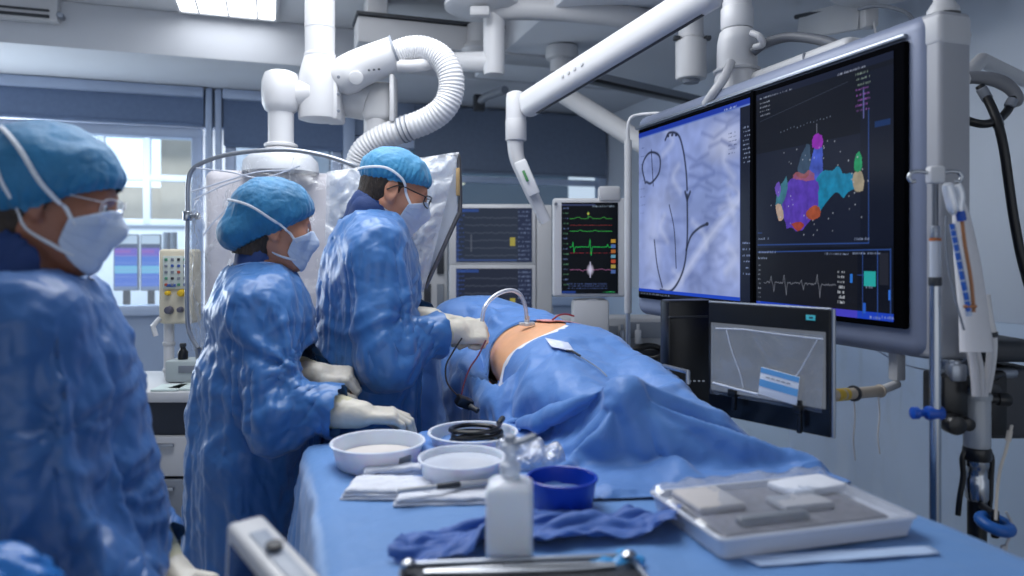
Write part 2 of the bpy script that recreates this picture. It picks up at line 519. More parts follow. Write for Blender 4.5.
def hand_prims(wrist, fwd, back, side=1, curl=None, thumb=(0.2, 0.5), s=1.0, spread=0.06, fat=1.0):
    """palm, four fingers and a thumb. fwd: to the knuckles; back: out of the back of the hand;
    side +1 when the thumb lies at +cross(back, fwd)"""
    x = nrm(fwd); z = np.asarray(back, float); z = nrm(z - x * np.dot(x, z)); y = np.cross(z, x) * side
    R = np.stack([x, y, z], 1); w = np.asarray(wrist, float)
    T = lambda p: w + R @ (np.asarray(p, float) * s)
    curl = curl or [(40, 50, 30)] * 4
    P = [cone(T((-.04, 0, 0)), T((.01, 0, 0)), .027 * s, .026 * s, k=.0),
         rbox(T((.052, -.001, 0)), np.array((.085, .078, .027)) * s, R, .0125 * s, k=.02),
         cone(T((.015, .022, -.008)), T((.05, .03, -.01)), .017 * s, .015 * s, k=.012)]
    ln = [(.043, .026, .022), (.047, .03, .023), (.044, .027, .023), (.035, .021, .02)]
    ys = (.029, .0098, -.0095, -.0285)
    rad = (.0092, .0095, .009, .008)
    for i in range(4):
        p = np.array((.09 - (0.004 if i in (0, 2) else 0.012 if i == 3 else 0), ys[i], .002))
        a = 0.0; yaw = spread * (1.5 - i)
        for j in range(3):
            a += math.radians(curl[i][j])
            dv = np.array((math.cos(a) * math.cos(yaw), math.sin(yaw) * math.cos(a), -math.sin(a)))
            q = p + dv * ln[i][j]
            P.append(cone(T(p), T(q), (rad[i] - .0006 * j) * s * fat, (rad[i] - .0006 * (j + 1)) * s * fat, k=.006 if j == 0 else .002))
            p = q
    t0 = np.array((.022, .03, -.008)); a, b = thumb
    d1 = nrm((math.cos(a) * .8, math.sin(a) + .25, -b * .5)); d2 = nrm(d1 + np.array((.35, -.35, -b * .4))); d3 = nrm(d2 + np.array((.25, -.35, -b * .3)))
    t1 = t0 + d1 * .042; t2 = t1 + d2 * .032; t3 = t2 + d3 * .026
    P += [cone(T(t0), T(t1), .0145 * s, .0115 * s, k=.01), cone(T(t1), T(t2), .0112 * s, .0102 * s, k=.003), cone(T(t2), T(t3), .0102 * s, .0085 * s, k=.003)]
    return P

def arm_prims(sh, el, wr, k=1.0):
    return [cone(sh, el, .052 * k, .041 * k, k=.03), cone(el, wr, .042 * k, .029 * k, k=.015)]

def body_prims(p):
    """p: joints in the person's own frame (x ahead, y left, z up from the floor)"""
    w = p['w']
    nk, hd = np.array(p['neck']), np.array(p['head'])
    cx = nk[0]; zc = nk[2]
    B = [loft([(zc - .62, p['hip'][0], 0, .115, .165 * w), (zc - .52, p['hip'][0], 0, .12, .17 * w), (zc - .36, p['hip'][0] * .6 + cx * .3, 0, .105, .14 * w),
               (zc - .2, cx * .75, 0, .118, .155 * w), (zc - .1, cx * .9, 0, .11, .16 * w), (zc - .02, cx, 0, .06, .09 * w)], k=.03)]
    for sy, side in ((-1, 'r'), (1, 'l')):
        B.append(cone(nk + np.array((0, sy * .03, -.03)), p['sh_' + side], .05, .056, k=.05))
        B += arm_prims(p['sh_' + side], p['el_' + side], p['wr_' + side])
        hx = p['hip'][0]
        B += [cone((hx, sy * .085, zc - .6), (hx + .02, sy * .095, .48), .085, .055, k=.05), cone((hx + .02, sy * .095, .48), (hx - .01, sy * .1, .09), .056, .036, k=.02),
              cone((hx - .03, sy * .1, .045), (hx + .13, sy * .12, .03), .038, .028, k=.02)]
    Rh = rotm(0, p['pitch'], p['yaw'])
    nb = hd + Rh @ np.array((-.03, 0, -.06))
    B += [cone(nk + np.array((-.01, 0, -.03)), nb, .058 * w, .054 * w, k=.03)]
    B += xform(head_prims(p['hs'], p.get('female', False)), Rh, hd)
    return B, Rh

def cloth_sim(name, V, Q, pin, colliders, frames=30, shrink=-.03, mass=.25, stiff=12.0, bend=.6, quality=5, dist_=.006, gravity=1.0, self_col=False, damp=4.0, pressure=0.0, air=1.0, coll_q=3):
    """lets a sheet of cloth fall against the colliders (lists of V, Q) and returns its resting vertices"""
    tmp = []
    for i, (cv, cq) in enumerate(colliders):
        c = link_mesh('collider', cv, cq, [], None, 0); tmp.append(c)
        md = c.modifiers.new('c', 'COLLISION'); c.collision.thickness_outer = dist_; c.collision.cloth_friction = 12; c.collision.damping = .3
    o = link_mesh(name, V, Q, [], None, 0); tmp.append(o)
    md = o.modifiers.new('cloth', 'CLOTH'); s = md.settings
    s.quality = quality; s.mass = mass; s.air_damping = air
    s.tension_stiffness = stiff; s.compression_stiffness = stiff; s.shear_stiffness = stiff * .4; s.bending_stiffness = bend
    s.tension_damping = damp; s.compression_damping = damp; s.shear_damping = damp; s.bending_damping = .5
    s.shrink_min = shrink; s.shrink_max = shrink
    s.effector_weights.gravity = gravity
    if pressure: s.use_pressure = True; s.uniform_pressure_force = pressure
    if pin is not None:
        vg = o.vertex_groups.new(name='pin')
        for wv in np.unique(np.round(pin, 2)):
            if wv > 0: vg.add([int(i) for i in np.nonzero(np.round(pin, 2) == wv)[0]], float(wv), 'REPLACE')
        s.vertex_group_mass = 'pin'; s.pin_stiffness = 1.0
    cs = md.collision_settings; cs.use_collision = bool(colliders); cs.distance_min = dist_; cs.collision_quality = coll_q
    cs.use_self_collision = self_col; cs.self_distance_min = .006
    md.point_cache.frame_start = 1; md.point_cache.frame_end = frames + 2
    for f in range(1, frames + 1): scene.frame_set(f)
    dg = bpy.context.evaluated_depsgraph_get(); ev = o.evaluated_get(dg); me = ev.to_mesh()
    out = np.zeros(len(me.vertices) * 3); me.vertices.foreach_get('co', out); ev.to_mesh_clear()
    for t in tmp:
        d = t.data; bpy.data.objects.remove(t); bpy.data.meshes.remove(d)
    scene.frame_set(1)
    return out.reshape(-1, 3)

def gown_prims(p, g=1.0):
    """the body the gown hangs on, a lead apron under it"""
    w = p['w']; nk = np.array(p['neck']); cx = nk[0]; zc = nk[2]; hx = p['hip'][0]; b = p.get('belly', .0)
    rows = [(.30, hx + .0, .205, .25 * w), (.6, hx + .0, .195, .24 * w), (zc - .52, hx + .0 + b * .3, .178 + b, .222 * w), (zc - .36, hx * .6 + cx * .3 + b * .5, .16 + b, .205 * w),
            (zc - .2, cx * .75, .15 + b * .5, .2 * w), (zc - .1, cx * .9, .138, .19 * w), (zc - .03, cx, .085, .12 * w), (zc - .005, cx, .07, .078 * w)]
    G = [loft([(z, x, 0, rx, ry) for z, x, rx, ry in rows], k=.04)]
    for sy, side in ((-1, 'r'), (1, 'l')):
        sh, el, wr = [np.array(p[q + side], float) for q in ('sh_', 'el_', 'wr_')]
        G.append(cone(nk + np.array((0, sy * .05, -.05)), sh + np.array((0, 0, -.015)), .066, .07, k=.08))
        d = nrm(el - wr)
        G += [cone(sh + np.array((0, 0, -.01)), el, .074 * g, .08 * g, k=.05), cone(el, wr + (el - wr) * .22, .08 * g, .06 * g, k=.03), cone(wr + (el - wr) * .22, wr - (el - wr) * .0, .06 * g, .04, k=.02)]
    return G

def make_gown(p, seed=0, h=.0105, frames=30, shrink=-.08):
    G = gown_prims(p)
    V, Q = sculpt(G, h, smooth=3)
    fc = V[Q].mean(1)
    nk = np.array(p['neck'])
    keep = fc[:, 2] > .335
    keep &= ~((np.hypot((fc[:, 0] - nk[0]) / 1.0, fc[:, 1]) < .08 * p['w']) & (fc[:, 2] > nk[2] - .12))
    for side in 'rl':
        el, wr = np.array(p['el_' + side]), np.array(p['wr_' + side]); ax = nrm(wr - el)
        keep &= ~(((fc - wr) @ ax > -.052) & (np.linalg.norm(fc - wr, axis=1) < .11))
    V, Q = drop_faces(V, Q, keep); V, Q = biggest(V, Q)
    pin = np.where((np.hypot(V[:, 0] - nk[0], V[:, 1]) < .1 * p['w']) & (V[:, 2] > nk[2] - .14), 1.0, 0)
    for side in 'rl':
        el, wr = np.array(p['el_' + side]), np.array(p['wr_' + side]); ax = nrm(wr - el)
        t = (V - wr) @ ax; r = np.linalg.norm(V - wr, axis=1)
        pin = np.maximum(pin, np.where((t > -.075) & (r < .1), 1.0, 0))
    # a little unevenness so that folds do not come out symmetric
    N = vnormals(V, Q)
    V = V + N * (perlin(V * 7 + seed * 3.1) * .012)[:, None] * (1 - pin)[:, None]
    C = [q for q in body_prims_apron(p)]
    cV, cQ = sculpt(C, .02, smooth=2)
    V2 = cloth_sim('gown', V, Q, pin, [(cV, cQ)], frames=frames, shrink=shrink, mass=.3, stiff=p.get('stiff', 40), bend=p.get('bend', .08), quality=6, dist_=.008)
    return relax(V2, Q, 1, .3), Q

def body_prims_apron(p):
    w = p['w']; nk = np.array(p['neck']); cx = nk[0]; zc = nk[2]; hx = p['hip'][0]; b = p.get('belly', 0.)
    rows = [(.42, hx, .14, .19 * w), (zc - .52, hx + b * .3, .145 + b, .19 * w), (zc - .36, hx * .6 + cx * .3 + b * .5, .13 + b, .17 * w), (zc - .2, cx * .75, .128 + b * .5, .172 * w), (zc - .1, cx * .9, .115, .168 * w), (zc - .03, cx, .07, .1 * w)]
    C = [loft([(z, x, 0, rx, ry) for z, x, rx, ry in rows], k=.04)]
    for sy, side in ((-1, 'r'), (1, 'l')):
        sh, el, wr = [np.array(p[q + side], float) for q in ('sh_', 'el_', 'wr_')]
        C.append(cone(nk + np.array((0, sy * .04, -.05)), sh, .055, .064, k=.06))
        C += [cone(sh, el, .062, .05, k=.03), cone(el, wr, .05, .034, k=.02)]
    return C
# ---------------------------------------------------------------- what people wear
def refine(V, Q, levels=1):
    """smooth subdivision, baked to arrays"""
    o = link_mesh('refine', V, Q, [], None, 0); md = o.modifiers.new('s', 'SUBSURF'); md.levels = levels; md.render_levels = levels
    dg = bpy.context.evaluated_depsgraph_get(); ev = o.evaluated_get(dg); me = ev.to_mesh()
    a = np.zeros(len(me.vertices) * 3); me.vertices.foreach_get('co', a)
    q = np.zeros(len(me.polygons) * 4, int); me.polygons.foreach_get('vertices', q)
    ev.to_mesh_clear(); d = o.data; bpy.data.objects.remove(o); bpy.data.meshes.remove(d)
    return a.reshape(-1, 3), q.reshape(-1, 4)

_RA = [rotm(.4, .9, .2), rotm(1.3, .2, .8), rotm(.2, 1.9, 1.1), rotm(2.2, .7, .3)]
def crumple(V, Q, amp=(.012, .006, .003), freq=(5, 11, 23), stretch=(1, 1, 1), seed=0, mask=None, bias=.3):
    """sharp-edged creases such as thin stiff cloth takes"""
    N = vnormals(V, Q); P = V * np.array(stretch) + seed * 5.37
    wv = np.stack([perlin(P * 4 + 10 * k) for k in range(3)], -1) * .09
    h = np.zeros(len(V))
    for i, (a, f) in enumerate(zip(amp, freq)):
        n = np.abs(perlin((P + wv) @ _RA[i % 4].T * f))
        h += a * (np.minimum(n * 2.4, 1.0) - bias)
    if mask is not None: h *= mask
    return V + N * h[:, None]

_DIRS = [nrm(d) for d in ((.5, .25, -.85), (-.75, .3, -.6), (.15, -.8, -.6), (.9, .2, -.35), (.05, .1, -1))]
def creases(V, Q, amp=.012, freq=7.0, aniso=.22, seed=0, mask=None, sharp=3.2):
    """long straight ridges that run along a few slanting directions, here and there"""
    N = vnormals(V, Q); h = np.zeros(len(V))
    wv = np.stack([perlin(V * 3.1 + 7 * k + seed) for k in range(3)], -1) * .05
    for i, d in enumerate(_DIRS):
        R = frame_to(d); L = (V + wv) @ R
        for m, (f, a) in enumerate(((freq, 1.0), (freq * 2.3, .42))):
            n = perlin(L * np.array((f, f, f * aniso)) + seed * 3.3 + i * 17.7 + m * 5.1)
            r = np.maximum(1 - np.abs(n) * sharp, 0)
            gate = np.clip(perlin(V * 4.2 + seed + i * 9.1 + m * 3) * 2.6 + .35, 0, 1)
            h += amp * a * r * gate * (1 if (i + m) % 3 else -.8)
    if mask is not None: h *= mask
    return V + N * h[:, None]

def radial_folds(V, Q, c, axis, amp, reach, k, seed, rise=.05):
    """folds that fan out from a point, as at the crook of an elbow or under an arm"""
    N = vnormals(V, Q); R = frame_to(axis); L = (V - np.asarray(c)) @ R
    r = np.linalg.norm(V - np.asarray(c), axis=1); ph = np.arctan2(L[:, 1], L[:, 0])
    wv = perlin(V * 6 + seed) * .5
    n = perlin(np.stack([np.cos(ph + wv) * k, np.sin(ph + wv) * k, r * 3 + seed * 2.3], -1))
    h = np.maximum(1 - np.abs(n) * 3.6, 0) - .25
    return V + N * (amp * h * np.exp(-(r / reach) ** 2) * np.minimum(1, r / rise))[:, None]

def boundary_loops(V, Q):
    E = {}
    for q in Q.tolist():
        for a, b in ((q[0], q[1]), (q[1], q[2]), (q[2], q[3]), (q[3], q[0])):
            if (b, a) in E: del E[(b, a)]
            else: E[(a, b)] = 1
    nxt = {a: b for a, b in E}; loops = []
    while nxt:
        s = next(iter(nxt)); L = [s]; c = nxt.pop(s)
        while c != s and c in nxt: L.append(c); c = nxt.pop(c)
        loops.append(L)
    return loops

def cap_mesh(hp, front, back, puff=(.115, .092, .088), c=(-.026, 0, .05), bun=None, seed=1, ridge_n=34):
    """bouffant cap over the head hp (head frame). front/back: (x, z) of the band over brow and nape"""
    P = [ell(c, puff, k=0), ell((-.014, 0, .034), (.104, .082, .094), k=.03)]
    if bun is not None: P.append(ell(bun[0], bun[1], k=.05))
    V, Q = sculpt(P, .0045, smooth=2)
    f, b = np.array(front), np.array(back); s = (f[1] - b[1]) / (f[0] - b[0])
    plane = lambda X: b[1] + s * (X[..., 0] - b[0])
    dz = V[:, 2] - plane(V)
    fc = V[Q].mean(1)
    V, Q = drop_faces(V, Q, fc[:, 2] - plane(fc) > 0)
    V, Q = refine(V, Q, 1)
    dz = np.maximum(V[:, 2] - plane(V), 0); th = np.arctan2(V[:, 1], V[:, 0] - c[0])
    N = vnormals(V, Q)
    g = np.exp(-dz / .028); pl = np.abs(np.sin(th * ridge_n / 2 + 3 * perlin(V * 12 + seed)))
    band = np.exp(-(dz / .012) ** 2)
    V = V + N * ((pl - .6) * .0045 * g * (1 - .5 * band) - .007 * band)[:, None]
    V = creases(V, Q, .0028, 14, .2, seed, None, 4.0); V = crumple(V, Q, (.0022, .0012), (13, 32), seed=seed)
    # nothing of the head shows through
    d = dist(hp, V); need = np.maximum(.0035 - d, 0)
    V = V + N * need[:, None]
    return V, Q, P

def mask_mesh(hp, s=1.0, top=.006, low=-.122, nphi=49, nv=33, wide=62):
    ph = np.radians(np.linspace(-wide, wide, nphi)); vv = np.linspace(0, 1, nv)
    a = np.abs(ph) / ph[-1]
    zt = (top - .034 * a ** 2.2) * s; zb = (low + .052 * a ** 2) * s
    Z = zt[:, None] + (zb - zt)[:, None] * vv[None]
    rr = np.linspace(.02, .16, 140) * s
    D = np.stack([np.cos(ph), np.sin(ph) * .95], -1)
    Pt = np.stack([D[:, 0][:, None, None] * rr + Z[..., None] * 0, D[:, 1][:, None, None] * rr + Z[..., None] * 0, Z[..., None] + rr * 0], -1)
    d = dist(hp, Pt)
    inside = d < .004 * s
    R = np.where(inside.any(-1), rr[np.argmax(np.where(inside, np.arange(len(rr)), 0), -1)], .03 * s)
    # stretch tight: convex along each column, then soften
    for i in range(nphi):
        for _ in range(60):
            m = (R[i, :-2] + R[i, 2:]) / 2; n = np.maximum(R[i, 1:-1], m)
            R[i, 1:-1] = n
    for k in range(3):
        Rp = np.pad(R, ((1, 1), (0, 0)), mode='edge'); R = np.maximum(R, (Rp[:-2] + Rp[2:]) / 2 * .999)
    R += .004 * s * np.sin(vv * np.pi)[None] * (1 - a[:, None])
    pleat = .0022 * s * (np.mod(vv * 4, 1.0) - .5) * (vv > .2) * (vv < .85)
    R = R + pleat[None] + .0012 * s * perlin(np.stack([ph[:, None] * 4 + 0 * Z, Z * 60 / s, 0 * Z], -1))
    G = np.stack([D[:, 0][:, None] * R, D[:, 1][:, None] * R, Z], -1)
    return G

def strap(mb, hp, pts, w=.0055, off=.003, n=40, nh=99):
    C = spline(pts, n); C = snap(hp, C, off, 5)
    for _ in range(2): C[1:-1] = (C[:-2] + 2 * C[1:-1] + C[2:]) / 4
    C = C + dgrad(hp, C) * (np.where(dist(hp[:nh], C) > .009, .0065, 0))[:, None]
    N = dgrad(hp, C)
    T = np.gradient(C, axis=0); T /= np.linalg.norm(T, axis=1)[:, None]
    B = np.cross(N, T)
    Pt = np.stack([C + B * w, C + B * w * .5 + N * .0012, C - B * w * .5 + N * .0012, C - B * w, C - B * w * .5 - N * .001, C + B * w * .5 - N * .001], 1)
    Pt = np.concatenate([Pt, Pt[:, :1]], 1)
    mb.grid(Pt)

def glasses(mb_f, mb_l, s=1.0, r=.0016, rim='full', w=.029, h=.02, x=.106, z=.006, sag=.0):
    for sy in (1, -1):
        c = np.array((x, sy * .034, z)) * s
        pts = []
        for t in np.linspace(0, 2 * np.pi, 28, endpoint=False):
            e = 2.8; cx, sx = np.cos(t), np.sin(t)
            py = np.sign(cx) * abs(cx) ** (2 / e) * w; pz = np.sign(sx) * abs(sx) ** (2 / e) * h
            pts.append(c + np.array((-.25 * sy * py * sy - .004 * (py / w * sy > 0), py, pz)) * s)
        pts = np.array(pts); pts[:, 0] = c[0] - .012 * s * ((pts[:, 1] - c[1]) * sy / (w * s) + 1) ** 2 * .5
        mb_f.tube(pts, r * s, 6, closed=True)
        mb_l.add(np.concatenate([pts, pts.mean(0)[None]]), [(i, (i + 1) % 28, 28) for i in range(28)])
        hinge = c + np.array((-.022, sy * w, h * .5)) * s
        mb_f.tube(spline([hinge, np.array((.045, sy * .079, z + h * .45)) * s, np.array((.0, sy * .083, z + h * .4)) * s, np.array((-.03, sy * .081, -.012)) * s], 16), r * s, 6)
    mb_f.tube(spline([np.array((x - .002, .008, z + h * .3)) * s, np.array((x + .004, 0, z + h * .55)) * s, np.array((x - .002, -.008, z + h * .3)) * s], 9), r * s, 6)

def palette():
    g = dict(
        skin=mat('skin', srgb(190, 134, 108), .5, sss=.12, var=.05, vscale=14, bump=.06, bscale=160),
        skin_dark=mat('skin_tan', srgb(150, 100, 80), .5, sss=.1, var=.05, vscale=14, bump=.06, bscale=160),
        gown=mat('gown_fabric', (.042, .16, .42), .38, var=.07, vscale=3.5, bump=.05, bscale=150, spec=.6, sheen=.15, bdet=5),
        gown_d=mat('gown_fabric_shaded', (.023, .105, .31), .4, var=.08, vscale=3.5, bump=.05, bscale=150, spec=.6, sheen=.1, bdet=5),  # same gown fabric, the shade of a backlit wearer put into its colour
        navy=mat('navy_cloth', (.012, .04, .155), .75, var=.1, vscale=20, bump=.12, bscale=220),
        cap=mat('cap_fleece', (.014, .165, .35), .6, var=.2, vscale=16, bump=.2, bscale=95, sheen=.2, bdet=6),
        cap2=mat('cap_fleece_pale', (.03, .24, .46), .6, var=.18, vscale=16, bump=.2, bscale=95, sheen=.2, bdet=6),
        maskc=mat('mask_fleece', (.56, .65, .80), .7, var=.05, vscale=25, bump=.12, bscale=240),
        white=mat('white_tape', (.72, .76, .83), .6, var=.04, vscale=30),
        latex=mat('latex_glove', srgb(212, 205, 192), .42, var=.05, vscale=30, bump=.06, bscale=120, sss=.06),
        cuffm=mat('knit_cuff', srgb(205, 200, 170), .8, var=.06, vscale=60, bump=.3, bscale=300),
        hair=mat('dark_hair', (.03, .02, .015), .6, var=.4, vscale=120, bump=.6, bscale=260, anis=(1, 1, .15)),
        frame=mat('dark_frame', (.012, .012, .014), .3), eye=mat('eye_white', (.75, .73, .7), .2), iris=mat('eye_iris', (.03, .02, .012), .15),
        lens=film('spectacle_lens', clear=.94, gloss=.06, rough=.03, scale=3, bump=.02, haze=.02),
        shoe=mat('white_clog', (.6, .62, .65), .4))
    return g
PAL = palette()

def make_person(p, root, label, rz=0.0):
    T = thing('person', label, 'person', root, rz)
    s = p['hs']
    B, Rh = body_prims(p); hd = np.array(p['head'], float)
    hands = {}
    for side in 'rl':
        h = p['hand_' + side]
        hp_ = hand_prims(p['wr_' + side], h['fwd'], h['back'], h['side'], h.get('curl'), h.get('thumb', (.3, .6)), p.get('hand_s', 1.0))
        hands[side] = hp_
        B += hand_prims(p['wr_' + side], h['fwd'], h['back'], h['side'], h.get('curl'), h.get('thumb', (.3, .6)), p.get('hand_s', 1.0) * .97, fat=.85)
    z0 = hd[2]
    V, Q = sculpt(B, .0085, fine={2: [(z0 - .17, z0 + .16, .0034)], 0: [(hd[0] - .13, hd[0] + .15, .0042)], 1: [(-.12, .12, .0042)]}, smooth=1)
    link_mesh('body', V, Q, PAL[p.get('skin', 'skin')], T, 180)
    HP = head_prims(s, p.get('female', False))
    loc = lambda P: P @ Rh.T + hd
    # eyes
    for sy in (1, -1):
        e = MB(); e.lathe([(.0001, -.0126 * s)] + [(.0126 * s * math.sin(a), -.0126 * s * math.cos(a)) for a in np.linspace(.2, math.pi - .5, 12)], (0, 0, 0), (1, 0, 0), 16)
        e.lathe([(.0126 * s * math.sin(a), -.0126 * s * math.cos(a)) for a in np.linspace(math.pi - .5, math.pi - .02, 5)], (0, 0, 0), (1, 0, 0), 16, mi=1)
        e.xf(None, np.array((.0765, sy * .0325, .004)) * s)
        e.xf(Rh, hd); link_mesh('eye', e.verts(), e.f, [PAL['eye'], PAL['iris']], T, 60, e.m)
    # cap
    cV, cQ, cP = cap_mesh(HP, p['cap'][0], p['cap'][1], *p['cap'][2:3], **p.get('cap_kw', {}))
    cap = link_mesh('surgical_cap', loc(cV), cQ, PAL[p.get('capm', 'cap')], T, 180)
    # mask with its ties
    G = mask_mesh(HP, s); mk = MB(); mk.grid(G)
    mo = link_mesh('face_mask', loc(mk.verts()), mk.f, PAL['maskc'], T, 180, solid=.0018)
    HC = HP + [Prim(q.fn, q.lo, q.hi, .01) for q in cP]
    for sy, pts in [(sy, pts) for sy in (1, -1) for pts in p['ties']]:
        tie = MB(); strap(tie, HC, [np.array((a, sy * b, c)) * s for a, b, c in pts], .0038 * s, .004, 44, len(HP))
        tie.xf(Rh, hd); link_mesh('mask_tie', tie.verts(), tie.f, PAL['white'], mo, 60)
    if p.get('bow'):
        bw = MB()
        for s_ in (-1, 1):
            b0 = np.array(p['bow'], float)
            bw.tube(spline([b0, b0 + (-.03, -.012, .02 * s_ + .012), b0 + (-.05, -.015, .012 * s_), b0 + (-.03, -.01, -.004 + .006 * s_), b0], 22), .006, 8, flat=(1, .3))
            bw.tube(spline([b0, b0 + (-.01, -.012, -.03), b0 + (-.02 + .016 * s_, -.012, -.065)], 12), .006, 8, flat=(1, .3))
        bw.xf(Rh, hd); link_mesh('tie_bow', bw.verts(), bw.f, PAL['white'], mo, 60)
    # hair at the nape
    if 'hair' in p:
        hV, hQ = sculpt([q for q in HP[:1]] + [cone((-.045, 0, -.03), (-.06, 0, -.1), .06, .056, k=.03)], .005, inflate=.004)
        fc = hV[hQ].mean(1); (fx, fz), (bx, bz) = p['cap'][0], p['cap'][1]
        pl = bz + (fz - bz) / (fx - bx) * (fc[:, 0] - bx)
        keep = (fc[:, 2] < pl + .012) & (fc[:, 2] > p['hair']) & (fc[:, 0] < -.012 + .25 * np.maximum(fc[:, 2], -.1) + .02) & (np.hypot(fc[:, 0] + .0, fc[:, 1]) > .03)
        hV, hQ = drop_faces(hV, hQ, keep); hV = crumple(hV, hQ, (.003,), (60,), (1, 1, .3))
        link_mesh('hair', loc(hV), hQ, PAL['hair'], T, 180)
    if p.get('specs'):
        fr, le = MB(), MB(); glasses(fr, le, s, **p['specs'])
        fr.xf(Rh, hd); le.xf(Rh, hd)
        fo = link_mesh('eyeglasses', fr.verts(), fr.f, PAL[p.get('specs_m', 'frame')], T, 60); link_mesh('lens', le.verts(), le.f, PAL['lens'], fo, 180)
    # collar
    nk = np.array(p['neck'], float); ax = nrm((p.get('collar_tilt', .35), 0, 1)); w = p['w']; ch = p.get('collar_h', .03)
    C = [cone(nk + np.array((0, 0, -.05)), nk + ax * ch, .094 * w, .083 * w, k=0), cone(nk + np.array((0, 0, -.1)), nk + ax * (ch + .1), .088 * w, .071 * w, k=.004, op='cut')]
    kV, kQ = sculpt(C, .0045); kV, kQ = refine(kV, kQ, 1); kV = crumple(kV, kQ, (.008, .004), (9, 22), seed=p['seed'])
    link_mesh('collar', kV, kQ, PAL['navy'], T, 180)
    # gown
    gV, gQ = cached('gown%d' % p['seed'], lambda: make_gown(p, p['seed']))
    bl = boundary_loops(gV, gQ)
    rV, rQ = refine(gV, gQ, 1)
    pinm = np.clip(np.minimum(np.linalg.norm(rV - np.array(p['wr_r']), axis=1), np.linalg.norm(rV - np.array(p['wr_l']), axis=1)) / .12, .15, 1)
    rV = creases(rV, rQ, p.get('crease', .009), 5.0, .09, p['seed'], pinm, 5.0)
    for side, sy in (('r', -1), ('l', 1)):
        sh, el, wr = [np.array(p[q_ + side], float) for q_ in ('sh_', 'el_', 'wr_')]
        inn = nrm(nrm(sh - el) + nrm(wr - el)); axs = nrm(np.cross(sh - el, wr - el))
        rV = radial_folds(rV, rQ, el + inn * .1, axs, .017, .2, 1.35, p['seed'] + sy, .17)
        rV = radial_folds(rV, rQ, sh + np.array((.07, -sy * .07, -.12)), (0, 1, .15), .015, .28, 1.5, p['seed'] + 4 + sy, .2)
    rV = creases(rV, rQ, .0032, 13, .14, p['seed'] + 20, pinm, 5.0)
    rV = crumple(rV, rQ, (.0012,), (7,), (1, 1, .5), p['seed'], pinm)
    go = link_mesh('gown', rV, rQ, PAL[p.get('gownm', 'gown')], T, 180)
    for L in bl:
        c = gV[L]
        if c[:, 2].mean() > nk[2] - .2 and len(L) > 20:
            c = c[::2]; c = (np.roll(c, 1, 0) + c + np.roll(c, -1, 0)) / 3
            m = MB(); m.tube(c + np.array((0, 0, .002)), .0075, 8, closed=True, flat=(.6, 1)); link_mesh('neck_binding', m.verts(), m.f, PAL['bind'], go, 180)
    # gloves
    for side in 'rl':
        h = p['hand_' + side]; el, wr = np.array(p['el_' + side], float), np.array(p['wr_' + side], float); d = nrm(el - wr)
        Gp = [Prim(q.fn, q.lo, q.hi, q.k, q.op) for q in hands[side]]
        Gp.append(cone(wr + d * .005, wr + d * p.get('cuff', .088), .0315, .0455, k=.02))
        V, Q = sculpt(Gp, .0026, inflate=.0012, smooth=1)
        fc = V[Q].mean(1); V, Q = drop_faces(V, Q, (fc - wr) @ d < p.get('cuff', .088) - .002)
        V = crumple(V, Q, (.0008,), (45,), seed=p['seed'] + 3)
        gl = link_mesh('glove', V, Q, PAL['latex'], T, 180, solid=.0008)
        m = MB(); R = frame_to(d); cc = wr + d * (p.get('cuff', .088) - .003)
        m.tube([cc + R @ np.array((math.cos(a) * .0472, math.sin(a) * .0472, 0)) for a in np.linspace(0, 2 * math.pi, 28, endpoint=False)], .0028, 6, closed=True)
        cu = MB(); c0, c1 = wr + d * p.get('cuff', .088) * .98, wr + d * .012; k_ = 9; tt = np.linspace(0, 1, k_)
        cu.tube(c0 + (c1 - c0) * tt[:, None], np.interp(tt, [0, .7, 1], [.0478, .040, .0358]) + .0004 * np.cos(np.arange(k_) * np.pi), 26, cap=False); link_mesh('knit_cuff', cu.verts(), cu.f, PAL['cuffm'], gl, 180)
        link_mesh('cuff_roll', m.verts(), m.f, PAL['cuffm'], gl, 180)
    # clogs
    for sy in (1, -1):
        hx = p['hip'][0]
        S = [cone((hx - .05, sy * .1, .045), (hx + .14, sy * .12, .035), .05, .045, k=.0), rbox((hx + .045, sy * .11, .012), (.27, .095, .024), rotm(0, 0, sy * .1), .011, k=.02)]
        V, Q = sculpt(S, .008); fc = V[Q].mean(1); link_mesh('clog', V, Q, PAL['shoe'], T, 180)
    return T
PAL['bind'] = mat('gown_binding', (.16, .3, .62), .6, var=.05)
R_ = math.radians
MAN = dict(seed=1, w=1.06, neck=(.01, 0, 1.505), head=(.085, -.01, 1.60), pitch=R_(22), yaw=R_(-4), hs=1.07, hip=(-.02, 0), skin='skin', capm='cap2',
  sh_r=(.0, -.18, 1.415), el_r=(.0, -.262, 1.145), wr_r=(.235, -.2, 1.165), sh_l=(.0, .18, 1.415), el_l=(.03, .22, 1.16), wr_l=(.2, -.03, 1.19),
  hand_r=dict(fwd=(1, .12, -.03), back=(.1, -.75, .65), side=1, curl=[(55, 75, 45), (62, 75, 45), (66, 75, 45), (70, 75, 45)], thumb=(.15, .5)),
  hand_l=dict(fwd=(.95, -.2, -.18), back=(.15, .35, .93), side=-1, curl=[(25, 55, 30), (45, 60, 40), (55, 65, 40), (60, 65, 40)], thumb=(.1, .7)),
  hand_s=1.08, cap=((.09, .05), (-.1, -.002), (.112, .088, .083)), cap_kw=dict(seed=2, c=(-.018, 0, .05)), hair=-.052,
  ties=[[(.06, .062, -.03), (.03, .074, -.004), (.004, .083, .03), (-.05, .084, .045), (-.1, .045, .03), (-.118, 0, .02)], [(.062, .046, -.088), (.03, .058, -.078), (-.02, .062, -.06), (-.07, .045, -.055), (-.09, 0, -.05)]],
  specs=dict(r=.0019, x=.108, h=.017))
